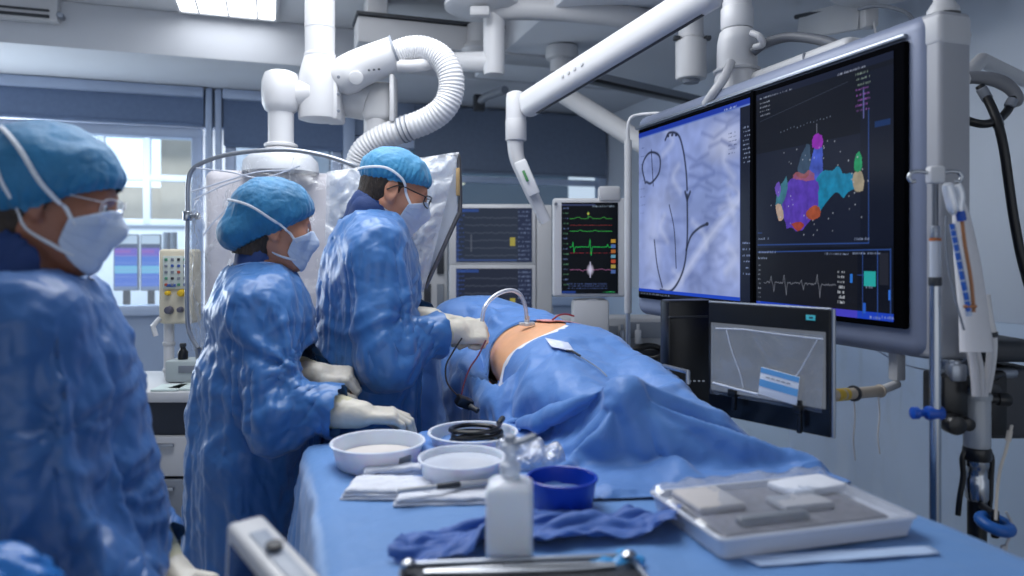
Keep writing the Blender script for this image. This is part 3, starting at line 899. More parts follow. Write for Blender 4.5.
WOMAN = dict(seed=2, female=True, w=.94, neck=(.01, 0, 1.35), head=(.06, -.01, 1.473), pitch=R_(8), yaw=R_(2), hs=.94, hip=(-.02, 0), skin='skin', capm='cap',
  sh_r=(.01, -.155, 1.27), el_r=(.05, -.225, 1.02), wr_r=(.255, -.30, .99), sh_l=(.0, .155, 1.27), el_l=(.02, .18, 1.04), wr_l=(.165, -.075, 1.06),
  hand_r=dict(fwd=(1, -.1, -.08), back=(.1, -.1, 1), side=1, curl=[(22, 42, 25), (24, 46, 25), (26, 46, 25), (30, 46, 25)], thumb=(.25, .6)),
  hand_l=dict(fwd=(.95, -.25, -.05), back=(.1, -.4, .9), side=-1, curl=[(50, 70, 40), (58, 75, 45), (62, 75, 45), (66, 75, 45)], thumb=(.15, .6)), hand_s=1.0,
  cap=((.086, .046), (-.1, -.088), (.112, .092, .09)), cap_kw=dict(seed=5, c=(-.024, 0, .05), bun=((-.1, 0, -.03), (.06, .062, .05))), hair=-.085,
  ties=[[(.055, .058, -.028), (.025, .07, -.005), (-.02, .085, .022), (-.08, .075, .05), (-.13, .02, .06)], [(.06, .045, -.088), (.03, .055, -.084), (-.02, .058, -.075), (-.07, .045, -.075), (-.09, 0, -.075)]], collar_h=.03, collar_tilt=.3)
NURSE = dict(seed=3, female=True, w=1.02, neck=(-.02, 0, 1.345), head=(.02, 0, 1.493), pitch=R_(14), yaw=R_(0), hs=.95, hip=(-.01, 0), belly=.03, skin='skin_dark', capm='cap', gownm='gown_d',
  sh_r=(.02, -.165, 1.29), el_r=(.05, -.215, .99), wr_r=(.2, -.205, .79), sh_l=(.0, .165, 1.29), el_l=(.03, .19, 1.0), wr_l=(.19, .05, .8),
  hand_r=dict(fwd=(1, .1, -.25), back=(.2, -.5, .8), side=1), hand_l=dict(fwd=(1, -.2, -.25), back=(.2, .4, .8), side=-1), hand_s=.95,
  cap=((.09, .044), (-.1, -.075), (.114, .094, .074)), cap_kw=dict(seed=9, c=(-.026, 0, .038), bun=((-.1, 0, -.01), (.06, .07, .055))), hair=-.1,
  ties=[[(.055, .06, -.028), (.03, .072, -.004), (-.01, .086, .03), (-.06, .086, .075), (-.1, .05, .1)], [(.06, .047, -.088), (.03, .057, -.078), (-.02, .06, -.05), (-.045, .075, .0), (-.07, .08, .04)]], collar_h=.045, collar_tilt=.3,
  bow=(-.1, -.07, -.075), specs=dict(r=.0009, x=.108, h=.019), specs_m='white')
P_MAN = make_person(MAN, (.29, 2.33, 0), 'person in blue gown and pale cap with dark eyeglasses, working over the draped patient')
P_WOM = make_person(WOMAN, (-.045, 2.17, 0), 'person in blue gown and bouffant cap, gloved hand resting on the instrument table')
P_NUR = make_person(NURSE, (-.375, 1.437, 0), 'person in shade-tinted blue gown with tied mask, standing closest to the camera')
# ---------------------------------------------------------------- the room
YB, XR, ZC, ZS = 5.9, 2.85, 2.92, 2.64
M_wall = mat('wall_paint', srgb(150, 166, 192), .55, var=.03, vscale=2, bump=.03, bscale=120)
M_wain = mat('wall_lining', srgb(190, 207, 228), .4, var=.03, vscale=2)
M_ceil = mat('ceiling_paint', srgb(214, 215, 218), .8, var=.03, vscale=1.5, bump=.04, bscale=90)
M_sof = mat('soffit_paint', srgb(205, 208, 214), .75, var=.03, vscale=1.5)
M_floor = mat('vinyl_floor', srgb(170, 172, 174), .35, var=.12, vscale=9)
M_alu = mat('aluminium_frame', srgb(176, 192, 218), .4, .1, var=.04)
M_blind = mat('blind_fabric', srgb(106, 125, 156), .8, var=.05, vscale=30, bump=.08, bscale=300)
M_blind2 = mat('blind_fabric_dark', srgb(112, 125, 146), .8, var=.05, vscale=30, bump=.08, bscale=300)
M_white = mat('white_enamel', srgb(202, 203, 206), .35, var=.02)
M_white2 = mat('white_plastic', srgb(188, 189, 192), .45, var=.03)
M_grey = mat('grey_plastic', srgb(120, 126, 136), .5, var=.04)
M_dgrey = mat('dark_plastic', srgb(44, 48, 55), .5, var=.06)
M_black = mat('black_plastic', srgb(14, 15, 18), .3, var=.1)
M_silver = mat('brushed_metal', srgb(150, 156, 166), .32, .85, var=.05)
M_steel = mat('steel', srgb(176, 180, 186), .22, 1.0, var=.04)
M_cream = mat('cream_enamel', srgb(214, 206, 184), .45, var=.03)
M_glass = film('window_glass', clear=.92, tint=(.86, .93, .98), gloss=.08, rough=.02, scale=1, bump=.0, haze=.0)
M_lamp = mat('lamp_diffuser', (.9, .92, .95), .6, emit=(.93, .96, 1.0), estr=5.0, var=.02)

m = MB(); m.box((-.5, 2.0, -.05), (11, 14, .1)); struct('floor', m, M_floor)
m = MB(); m.box((-.5, 1.2, ZC + .05), (9.0, 9.6, .1)); struct('ceiling', m, M_ceil)
m = MB()
m.box((-.9, YB - .475, (ZS + ZC) / 2), (7.5, .95, ZC - ZS), b=.01)
struct('ceiling_soffit_back', m, M_sof)
m = MB(); m.box((XR - .75, 1.0, (ZS + ZC) / 2), (1.5, 7.8, ZC - ZS - .004), b=.01); struct('ceiling_soffit_right', m, M_sof)
m = MB(); m.box((XR + .06, 1.2, ZC / 2), (.12, 9.4, ZC)); struct('wall_right', m, mat('wall_paint_lit', srgb(194, 203, 216), .55, var=.03, vscale=2, bump=.03, bscale=120))  # wall paint lightened here, light from the windows put into the colour
m = MB(); m.box((XR - .012, 1.2, .56), (.02, 9.3, 1.12), b=.006); struct('trim_1', m, M_wain)
m = MB(); m.box((-4.6, 2.0, ZC / 2), (.12, 8.0, ZC)); struct('wall_left', m, M_wall)
# back wall: sills and heads around three glazed bays
m = MB()
m.box((-.87, YB + .06, .475), (7.5, .12, .95))
m.box((-.87, YB + .06, (2.36 + ZC) / 2), (7.5, .12, ZC - 2.36))
m.box((-4.0, YB + .06, 1.65), (1.2, .12, 1.42))
struct('wall_back', m, M_wall)

def bay(n, x0, x1, z0, z1, mull=(), hz=(), blind=None, bm=None, fw=.075, fd=.1):
    g = MB()
    for z in (z0 + fw / 2, z1 - fw / 2): g.box(((x0 + x1) / 2, YB, z), (x1 - x0, fd, fw), b=.008)
    for x in (x0 + fw / 2, x1 - fw / 2): g.box((x, YB, (z0 + z1) / 2), (fw, fd - .004, z1 - z0 - .01), b=.008)
    for x in mull: g.box((x, YB, (z0 + z1) / 2), (.05, fd - .01, z1 - z0 - .02), b=.006)
    for z in hz: g.box(((x0 + x1) / 2, YB, z), (x1 - x0 - .02, fd - .012, .05), b=.006)
    o = struct('window_%d' % n, g, M_alu)
    p = MB(); p.box(((x0 + x1) / 2, YB + .01, (z0 + z1) / 2), (x1 - x0 - fw, .006, z1 - z0 - fw)); obj('pane', p, M_glass, o)
    if blind:
        b = MB(); b.box(((x0 + x1) / 2, YB - .07, (blind + 2.6) / 2), (x1 - x0 + .02, .006, 2.6 - blind)); b.cyl((x0, YB - .07, blind), (x1, YB - .07, blind), .014, n=12)
        bo = obj('roller_blind', b, bm, o)
        c = MB(); c.box(((x0 + x1) / 2, YB - .075, 2.6), (x1 - x0 + .03, .1, .075), b=.012); obj('blind_cassette', c, M_alu, o)
    return o
bay(1, -3.4, -.5, .95, 2.34, blind=2.36, bm=M_blind)
bay(2, -.34, .52, .95, 2.34, hz=(1.9,), blind=2.22, bm=M_blind)
bay(3, .63, 2.84, .95, 2.34, hz=(2.03,), mull=(1.04,), blind=None)
b = MB(); b.box((1.96, YB - .07, 2.35), (1.72, .006, .52)); b.cyl((1.1, YB - .07, 2.09), (2.82, YB - .07, 2.09), .014, n=12)
wb = struct('window_3_blind', b, M_blind2); wb['kind'] = 'structure'
for i, x in enumerate((-.45, -.385, .575)):
    g = MB(); g.box((x, YB - .06, 1.32), (.045 if i < 2 else .09, .09, 2.63), b=.008); struct('trim_%d' % (i + 2), g, M_alu)

# the control room behind the glass
M_crw = mat('control_room_paint', srgb(205, 214, 226), .7, var=.03)
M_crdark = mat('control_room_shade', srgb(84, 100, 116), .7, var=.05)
M_sky = mat('outdoor_daylight', (.8, .86, .92), .9, emit=(.9, .95, 1.0), estr=1.25, var=.02)
YF = 8.6
m = MB()
for (x0, x1, z0, z1) in ((-5, .45, 0, 1.72), (-5, .45, 2.7, 3.0), (-5, -3.6, 1.72, 2.7), (-.72, .45, 1.72, 2.7)): m.box(((x0 + x1) / 2, YF + .06, (z0 + z1) / 2), (x1 - x0, .12, z1 - z0))
struct('wall_control_room', m, M_crw)
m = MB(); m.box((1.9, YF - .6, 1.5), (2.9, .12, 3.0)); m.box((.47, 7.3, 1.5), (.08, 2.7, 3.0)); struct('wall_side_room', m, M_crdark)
m = MB(); m.box((-.8, 7.3, 2.97), (8.4, 2.6, .06)); struct('ceiling_control_room', m, M_crw)
m = MB()
for x in (-3.58, -2.9, -2.2, -1.72, -1.28, -.74): m.box((x, YF, 2.21), (.07, .1, .98), b=.006)
for z in (1.74, 2.22, 2.68): m.box((-2.16, YF, z), (2.9, .09, .07), b=.006)
struct('window_4', m, M_crw)
m = MB(); m.box((-2.2, YF + .9, 2.0), (4.4, .05, 3.0)); struct('exterior_sky', m, M_sky)
m = MB(); m.box((-2.0, YF + .7, 1.7), (4.6, .1, .95)); m.box((-1.05, YF + .62, 2.3), (.35, .1, 1.2)); struct('exterior_wall', m, mat('facade', srgb(196, 186, 170), .9))
# lamps
def ceiling_lamp(c, sx, sy, label, z=ZC, e=5.0):
    t = thing('ceiling_lamp', label, 'lamp', (c[0], c[1], z))
    f = MB()
    for s in (1, -1):
        f.box((c[0] + s * (sx / 2 - .012), c[1], z - .012), (.024, sy, .03), b=.004); f.box((c[0], c[1] + s * (sy / 2 - .012), z - .012), (sx - .05, .024, .03), b=.004)
    obj('lamp_frame', f, M_white, t)
    d = MB(); d.box((c[0], c[1], z - .01), (sx - .05, sy - .05, .012)); obj('diffuser', d, M_lamp, t)
    for k in range(3):
        d = MB(); d.box((c[0] - sx / 2 + sx * (k + .75) / 3.5, c[1], z - .019), (.012, sy - .06, .014)); obj('louvre', d, M_white2, t)
    return t
c = W(228, 2, 4.45)
ceiling_lamp((c[0], c[1] - .2), .6, .62, 'lit ceiling panel above the window wall, cropped by the top of the picture')
# a slim grille unit at the head of the window wall
t = thing('ventilation_grille', 'long white ventilation grille with dark slots at the upper corner of the ceiling', 'vent', (-2.0, 4.87, 2.72))
m = MB(); m.box((-1.98, 4.93, 2.85), (1.55, .1, .16), b=.012); obj('housing', m, M_white, t)
for k, z in enumerate((2.83, 2.795)):
    m = MB(); m.box((-1.98, 4.876, z), (1.47, .02, .01 + .006 * k)); obj('slot', m, M_dgrey, t)
m = MB(); m.cyl((-1.19, 4.86, 2.81), (-1.19, 4.93, 2.81), .018, n=14, bev=.004); obj('end_cap', m, M_silver, t)
# ---------------------------------------------------------------- gear hanging from the ceiling
def up_to(p, z): return np.array([p[0], p[1], z])
# --- articulated imaging arm with its wide ribbed hose
D0 = 3.05
base = W(320, 85, D0)
T = thing('imaging_arm', 'large white articulated ceiling arm holding the wrapped detector behind the two clinicians', 'medical arm', up_to(base, ZC))
m = MB(); c = W(320, 0, D0); m.cyl(up_to(c, W(320, 66, D0)[2]), up_to(c, ZC), .062, n=32)
m.cyl(up_to(c, W(320, 28, D0)[2] - .004), up_to(c, W(320, 28, D0)[2] + .004), .0635, n=32); m.cyl(up_to(c, W(320, 54, D0)[2] - .02), up_to(c, W(320, 54, D0)[2]), .066, n=32, bev=.004); obj('column', m, M_white, T)
m = MB(); z0, z1 = W(320, 121, D0)[2], W(320, 58, D0)[2]
m.lathe([(.07, 0), (.088, .006), (.09, .02), (.09, (z1 - z0) * .62), (.084, (z1 - z0) * .75), (.07, (z1 - z0) * .95), (.066, z1 - z0)], up_to(c, z0), n=36)
R0 = rotm(0, 0, -math.radians(18.4))
m.box(up_to(c, (z0 + z1) / 2 - .05) + R0 @ np.array((.05, .02, 0)), (.075, .15, .17), R0, b=.012); kn = obj('shoulder_joint', m, M_white, T)
for k in range(3):
    q = MB(); p = W(338.5, 77 + k * 17, D0 - .1); q.cyl(p, p + nrm(-p + EYE) * .006, .007, n=10, bev=.001); obj('screw_cap', q, M_grey, kn)
m = MB(); a, b_ = W(314, 94, D0 - .03), W(284, 95, D0 - .03); m.cyl(a, b_, .062, .052, n=28, bev=.006); obj('link', m, M_white, T)
m = MB(); c2 = W(281, 95, D0 - .05); zt, zb = W(281, 71, D0 - .05)[2], W(281, 113, D0 - .05)[2]; h = zt - zb
m.lathe([(.052, 0), (.066, .012), (.076, .035), (.079, h * .5), (.077, h * .75), (.066, h * .93), (.045, h * .985), (.01, h)], up_to(c2, zb), n=36); obj('elbow_joint', m, M_white, T)
m = MB(); zb2 = W(281, 150, D0 - .05)[2]; m.cyl(up_to(c2, zb2), up_to(c2, zb + .01), .052, n=32); obj('forearm_tube', m, M_white, T)
m = MB(); m.lathe([(.155, -.075), (.15, -.03), (.125, -.005), (.095, .012), (.07, .02), (.058, .03), (.056, .05)], up_to(c2, zb2 - .02), n=40)
m.lathe([(.06, .022), (.068, .026), (.068, .034), (.06, .038)], up_to(c2, zb2 - .012), n=32); obj('wrist_flange', m, M_white, T)
m = MB(); dc = W(277, 250, D0 + .04)
m.box(dc, (.56, .2, .66), rotm(0, 0, -.02), b=.045, seg=4); dp = obj('detector_housing', m, mat('detector_shell', srgb(206, 200, 202), .45, var=.03), T)
m = MB(); e = W(214, 212, D0 - .08); m.box(e + np.array((.0, -.001, 0)), (.05, .008, .04), rotm(0, 0, -.02), b=.006); obj('badge', m, mat('badge_blue', srgb(110, 120, 170), .5), dp)
m = MB(); e = W(334, 200, D0 - .06); m.cyl(e, e + np.array((0, -.02, 0)), .018, n=16, bev=.003); obj('knob', m, M_grey, dp)
# the upper arm that feeds the hose
m = MB()
pts = spline([W(332, 86, D0), W(346, 76, D0), W(362, 67, D0), W(396, 54, D0)], 14); rr = np.interp(np.linspace(0, 1, 14), [0, .15, .35, 1], [.03, .07, .083, .076])
m.tube(pts, rr, 28, flat=(1, .95)); ua = obj('upper_arm', m, M_white, T)
m = MB(); a = W(396, 54, D0); d = nrm(W(400, 52.5, D0) - W(362, 67, D0)); m.cyl(a - d * .004, a + d * .006, .079, n=30); obj('seam_ring', m, M_grey, ua)
m = MB(); a = W(356, 78, D0 - .06); m.cyl(a, a + nrm(EYE - a) * .03, .03, n=22, bev=.006); obj('pivot_cap', m, M_white2, ua)
for k in range(3):
    m = MB(); a = W(369 + 5 * k, 69.5 - .5 * k, D0 - .09); m.cyl(a, a + np.array((0, 0, -.006)), .005, n=8); obj('bolt', m, M_dgrey, ua)
# the lower arm behind, turning down
m = MB()
P = [W(336, 92, D0 + .12), W(352, 96, D0 + .12), W(370, 102, D0 + .12)]
m.tube(spline(P, 10), np.interp(np.linspace(0, 1, 10), [0, .4, 1], [.08, .1, .085]), 26)
q = W(379, 108, D0 + .12); m.box(q + np.array((0, 0, .02)), (.13, .15, .17), R0, b=.03, seg=3)
obj('lower_arm', m, M_white2, T)
m = MB(); z0 = W(379, 172, D0 + .12)[2]; m.cyl(up_to(q, z0), up_to(q, q[2]), .066, n=30); m.cyl(up_to(q, W(379, 106, D0 + .12)[2]), up_to(q, W(379, 103, D0 + .12)[2]), .0685, n=30); la = obj('hanger_tube', m, M_white2, T)
m = MB(); e = W(393.5, 100, D0 + .02); m.box(e, (.02, .1, .2), R0, b=.006); obj('side_cover', m, M_white2, la)
m = MB()
hp = spline([W(396, 54, D0), W(410, 49.5, D0), W(426, 50, D0), W(441, 58, D0 - .01), W(450, 73, D0 - .02), W(451, 92, D0 - .02), W(443, 109, D0 - .02), W(426, 121, D0), W(402, 130, D0 + .02), W(380, 139, D0 + .04), W(364, 151, D0 + .06), W(357, 168, D0 + .08), W(354, 190, D0 + .1)], 420)
ph = np.arange(420) * 2 * np.pi / 6.2
m.tube(hp, .0545 + .0016 * np.sin(ph), 28); hs = obj('ribbed_hose', m, mat('hose_plastic', srgb(206, 207, 210), .42, var=.03), T)
for i in (268, 274, 280):
    m = MB(); d = nrm(hp[i + 1] - hp[i - 1]); m.cyl(hp[i] - d * .003, hp[i] + d * .003, .0585, n=28); obj('hose_band', m, M_grey, hs)
m = MB(); a = W(405, 62, D0 - .01); m.tube(spline([W(398, 66, D0 - .04), W(415, 66, D0 - .04), W(432, 63, D0 + .02), W(436, 60, D0 + .05)], 14), .026, 16); obj('clear_sleeve', m, M_white2, ua)
# --- rail with a hanging lamp arm
d1 = 4.25
A, Bq = W(356, 38, d1), W(581, 38, d1 + .45)
T = thing('ceiling_rail', 'long boxed white rail fixed under the ceiling behind the ribbed hose', 'rail', up_to((A + Bq) / 2, ZC))
mid = (A + Bq) / 2; L = np.linalg.norm((Bq - A)[:2]); yaw = math.atan2(Bq[1] - A[1], Bq[0] - A[0])
m = MB(); m.box(up_to(mid, 2.70), (L, .22, .15), rotm(0, 0, yaw), b=.008); obj('rail_body', m, M_white2, T)
m = MB(); m.box(up_to(mid, 2.787), (L + .02, .26, .02), rotm(0, 0, yaw), b=.004); obj('rail_lip', m, M_dgrey, T)
for s in (-1, 1):
    m = MB(); e = mid + rotm(0, 0, yaw) @ np.array((s * L * .42, 0, 0)); m.box(up_to(e, 2.86), (.12, .18, .13), rotm(0, 0, yaw), b=.01); obj('rail_hanger', m, M_white2, T)
q = W(478, 45, d1 + .1)
m = MB(); m.lathe([(.05, .0), (.085, .02), (.1, .05), (.085, .08), (.07, .09), (.065, .2)], up_to(q, W(478, 54, d1)[2]), n=28); obj('trolley', m, M_white2, T)
# lamp arm: a column with an elbow towards the trolley
D2 = 3.75
T = thing('pendant_arm', 'white L-shaped pendant column with a round shoulder plate, beside the ribbed hose', 'medical arm', up_to(W(494, 0, D2), ZC))
q = W(494, 0, D2); m = MB(); m.lathe([(.03, 0), (.052, .006), (.056, .03), (.056, ZC - .12 - W(494, 76, D2)[2])], up_to(q, W(494, 76, D2)[2]), n=30); m.cyl(up_to(q, W(494, 32, D2)[2] - .003), up_to(q, W(494, 32, D2)[2] + .003), .058, n=30); obj('column', m, M_white, T)
m = MB(); m.cyl(W(496, 62, D2), W(452, 62, D2 + .1), .056, .05, n=28, bev=.006); obj('side_arm', m, M_white, T)
m = MB(); m.lathe([(.03, -.03), (.16, -.02), (.2, .0), (.2, .02), (.12, .05), (.06, .12)], up_to(W(483, 4, D2), 2.68), n=40); obj('shoulder_plate', m, M_white, T)
m = MB(); m.box(W(480, 12, D2 - .12), (.1, .06, .05), R0, b=.012); obj('latch', m, M_white2, T)
m = MB(); m.tube(spline([W(482, 10, D2), W(540, 9, D2 - .05), W(600, 13, D2 - .1), W(650, 20, D2 - .1)], 20), np.interp(np.linspace(0, 1, 20), [0, .1, .8, 1], [.05, .055, .06, .05]), 22); obj('boom', m, M_white2, T)
# --- second hanging joint with a slanting tube
T = thing('slanting_arm', 'grey-white tube slanting down behind the long spring arm', 'medical arm', up_to(W(562, 60, 4.2), ZC))
q = W(562, 56, 4.3); m = MB(); m.lathe([(.04, -.11), (.07, -.1), (.07, -.03), (.095, -.02), (.1, 0), (.095, .05), (.05, .06), (.05, ZC - q[2])], up_to(q, q[2]), n=30); m.cyl(up_to(q, q[2] + .1), up_to(q, ZC), .05, n=20); obj('hub', m, M_white2, T)
m = MB(); m.tube([W(563, 72, 4.25), W(563, 88, 4.25), W(567, 97, 4.22)], .045, 20); m.tube([W(563, 94, 4.22), W(600, 117, 4.1), W(640, 142, 3.95), W(660, 154, 3.85)], .055, 22); obj('tube', m, M_white2, T)
# --- dark ceiling brackets
T = thing('ceiling_track', 'dark slotted track under the ceiling near the corner of the room', 'rail', up_to(W(650, 92, 4.6), ZS))
m = MB(); m.box(W(650, 90, 4.6), (.08, 1.2, .05), rotm(0, 0, -1.2), b=.006); obj('track_body', m, M_grey, T)
m = MB(); m.box(W(650, 94, 4.58), (.07, 1.1, .02), rotm(0, 0, -1.2), b=.003); obj('track_slot', m, M_black, T)
T = thing('ceiling_bracket', 'small grey wall bracket below the boxed rail', 'bracket', W(485, 100, 5.3))
m = MB(); m.tube([W(478, 103, 5.3), W(487, 96, 5.25), W(505, 90, 5.0)], .03, 10); obj('strut', m, M_grey, T)
m = MB(); m.box(W(479, 103, 5.3), (.08, .06, .12), b=.008); obj('mount', m, M_dgrey, T)
# --- long spring arm
T = thing('spring_arm', 'long white spring arm running down across the ceiling to a jointed hose', 'medical arm', up_to(W(716, 100, 2.3), ZC))
a, b_ = W(720, -14, 2.28), W(524, 107, 3.1); ax = nrm(a - b_); R = frame_to(ax, (0, 0, 1)); L = np.linalg.norm(a - b_)
m = MB(); m.box((a + b_) / 2, (.085, .115, L), R, b=.04, seg=5); so = obj('boom', m, M_white, T)
m = MB(); m.box((a + b_) / 2 - R[:, 1] * .0585, (.014, .004, L - .16), R, b=.001); obj('underside_slot', m, M_dgrey, so)
for t_ in (.3, .335, .37, .41):
    m = MB(); p = b_ + (a - b_) * t_ - R[:, 0] * .0425 + R[:, 1] * .02
    if np.dot(p - EYE, R[:, 0]) > 0 and np.dot(R[:, 0], EYE - p) > 0: p = p + R[:, 0] * .085
    sgn = 1 if np.dot(R[:, 0], EYE - p) > 0 else -1
    p = b_ + (a - b_) * t_ + R[:, 0] * .0425 * sgn + R[:, 1] * .0; m.cyl(p, p + R[:, 0] * sgn * .004, .008, n=10, bev=.001); obj('screw', m, M_white2, so)
m = MB(); q = W(516, 110, 3.12); m.lathe([(.03, 0), (.042, .004), (.044, .02), (.044, .18), (.04, .205), (.02, .215)], up_to(q, W(516, 141, 3.12)[2]), n=28); obj('joint', m, M_white, T)
m = MB(); m.cyl(up_to(q, W(516, 141, 3.12)[2]), up_to(q, W(516, 120, 3.12)[2]), .046, n=28, bev=.004); obj('joint_sleeve', m, M_white2, T)
m = MB(); pp = spline([W(515, 140, 3.12), W(517, 158, 3.12), W(525, 178, 3.12), W(534, 198, 3.12), W(546, 222, 3.13)], 24); m.tube(pp, np.interp(np.linspace(0, 1, 24), [0, .5, 1], [.036, .03, .026]), 18); ho = obj('drop_hose', m, M_white2, T)
m = MB(); e = W(527, 178, 3.07); dd = nrm(W(534, 198, 3.12) - W(520, 165, 3.12)); m.box(e, (.055, .02, .16), frame_to(-dd, EYE - e), b=.008); ck = obj('clip', m, M_white, ho)
m = MB(); e = W(525.5, 176, 3.05); m.box(e, (.012, .008, .05), frame_to(-dd, EYE - e), b=.002); obj('label_strip', m, mat('label_green', srgb(70, 130, 80), .6), ck)
# --- monitor suspension
T = thing('monitor_suspension', 'white jointed ceiling column that carries the large twin display', 'medical arm', up_to(W(736, 0, 2.55), ZC))
q = W(737, 0, 2.55)
m = MB(); m.cyl(up_to(q, W(737, 34, 2.55)[2]), up_to(q, ZC), .05, n=30); m.cyl(up_to(q, W(737, 30, 2.55)[2]), up_to(q, W(737, 8, 2.55)[2]), .056, n=30, bev=.006); obj('column', m, M_white, T)
m = MB(); z0, z1 = W(737, 118, 2.55)[2], W(737, 30, 2.55)[2]; m.lathe([(.075, 0), (.08, .01), (.078, (z1 - z0) * .45), (.07, (z1 - z0) * .52), (.068, (z1 - z0) * .85), (.06, z1 - z0 - .01), (.05, z1 - z0)], up_to(q, z0), n=34); kj = obj('swivel_joint', m, M_white, T)
m = MB(); zr = W(737, 66, 2.5)[2]; m.cyl(up_to(q, zr - .012), up_to(q, zr), .082, n=34, bev=.004); obj('swivel_ring', m, M_white2, kj)
m = MB(); m.tube(spline([W(752, 33, 2.46), W(759, 36, 2.42), W(763, 44, 2.42), W(755, 47, 2.46)], 14), .011, 10); obj('lug', m, M_white2, kj)
m = MB(); m.tube(spline([W(731, 62, 2.47), W(724, 78, 2.45), W(714, 92, 2.45), W(706, 104, 2.5)], 16), .016, 12); obj('side_hose', m, M_white2, kj)
m = MB(); m.box((1.66, 1.96, 1.93), (.2, .62, .2), b=.025, seg=3); bb = obj('carrier_box', m, M_white2, T)
m = MB(); m.box((1.66, 1.83, 1.925), (.206, .006, .195), b=.001); obj('carrier_seam', m, M_grey, bb)
m = MB(); m.box((1.62, 2.28, 1.9), (.1, .16, .18), b=.015); obj('carrier_bracket', m, M_white2, T)
m = MB(); pp = spline([W(753, 52, 2.48), W(766, 43, 2.45), W(790, 37, 2.4), W(820, 40, 2.3), W(842, 48, 2.2), W(858, 60, 2.15)], 30); m.tube(pp, .0165, 12); obj('signal_cable', m, mat('cable_grey', srgb(92, 96, 104), .5), T)
# --- cylinder hanging by the column
T = thing('hanging_cylinder', 'short white cylinder hanging between the spring arm and the display column', 'pendant', up_to(W(691, 50, 3.3), ZC))
q = W(691, 80, 3.3); m = MB(); m.lathe([(.02, 0), (.066, .004), (.07, .014), (.07, .17), (.07, .175)], up_to(q, q[2]), n=32); obj('barrel', m, M_white2, T)
m = MB(); m.cyl(up_to(q, q[2] + .17), up_to(q, ZC), .056, n=28); m.cyl(up_to(q, q[2] + .19), up_to(q, q[2] + .2), .059, n=28); obj('stem', m, M_white2, T)
m = MB(); m.lathe([(.035, -.014), (.04, -.005), (.04, .002)], up_to(q, q[2]), n=24); obj('nozzle', m, M_grey, T)
for s in (-1, 1):
    m = MB(); e = up_to(q, q[2] + .185) + R0 @ np.array((s * .07, -.02, 0)); m.box(e, (.03, .03, .02), R0, b=.005); obj('lever', m, M_dgrey, T)
# --- lamp head and bracket at the upper right
T = thing('ceiling_fixture', 'grey panel fixture with a bracket under the ceiling above the twin display', 'lamp', up_to(W(832, 40, 3.4), ZS))
a, b_ = W(800, 27, 3.6), W(862, 14, 3.1); R = frame_to(b_ - a, (0, 0, 1)); m = MB(); m.box((a + b_) / 2, (.03, .13, np.linalg.norm(a - b_)), R, b=.01); obj('panel', m, M_white2, T)
m = MB(); m.tube([W(796, 17, 3.62), W(866, 3, 3.08)], .012, 8); obj('edge_rail', m, M_dgrey, T)
m = MB(); m.box(W(869, 18, 3.05), (.06, .06, .09), R0, b=.012); m.tube([W(874, 22, 3.02), W(876, 34, 3.0), W(874, 48, 3.0)], .006, 8); obj('bracket', m, M_white2, T)
T = thing('dome_fitting', 'pale domed ceiling fitting above the display housing', 'lamp', up_to(W(880, -4, 2.75), ZS))
m = MB(); m.lathe([(.02, -.04), (.1, -.035), (.18, -.018), (.2, 0), (.18, .03), (.08, .05), (.05, .1)], W(880, -12, 2.9), n=44); obj('dome', m, M_white2, T)
m = MB(); m.tube(spline([W(858, 9, 2.7), W(880, 6, 2.65), W(905, 12, 2.6), W(916, 24, 2.6)], 20), .007, 8); obj('cord', m, M_grey, T)
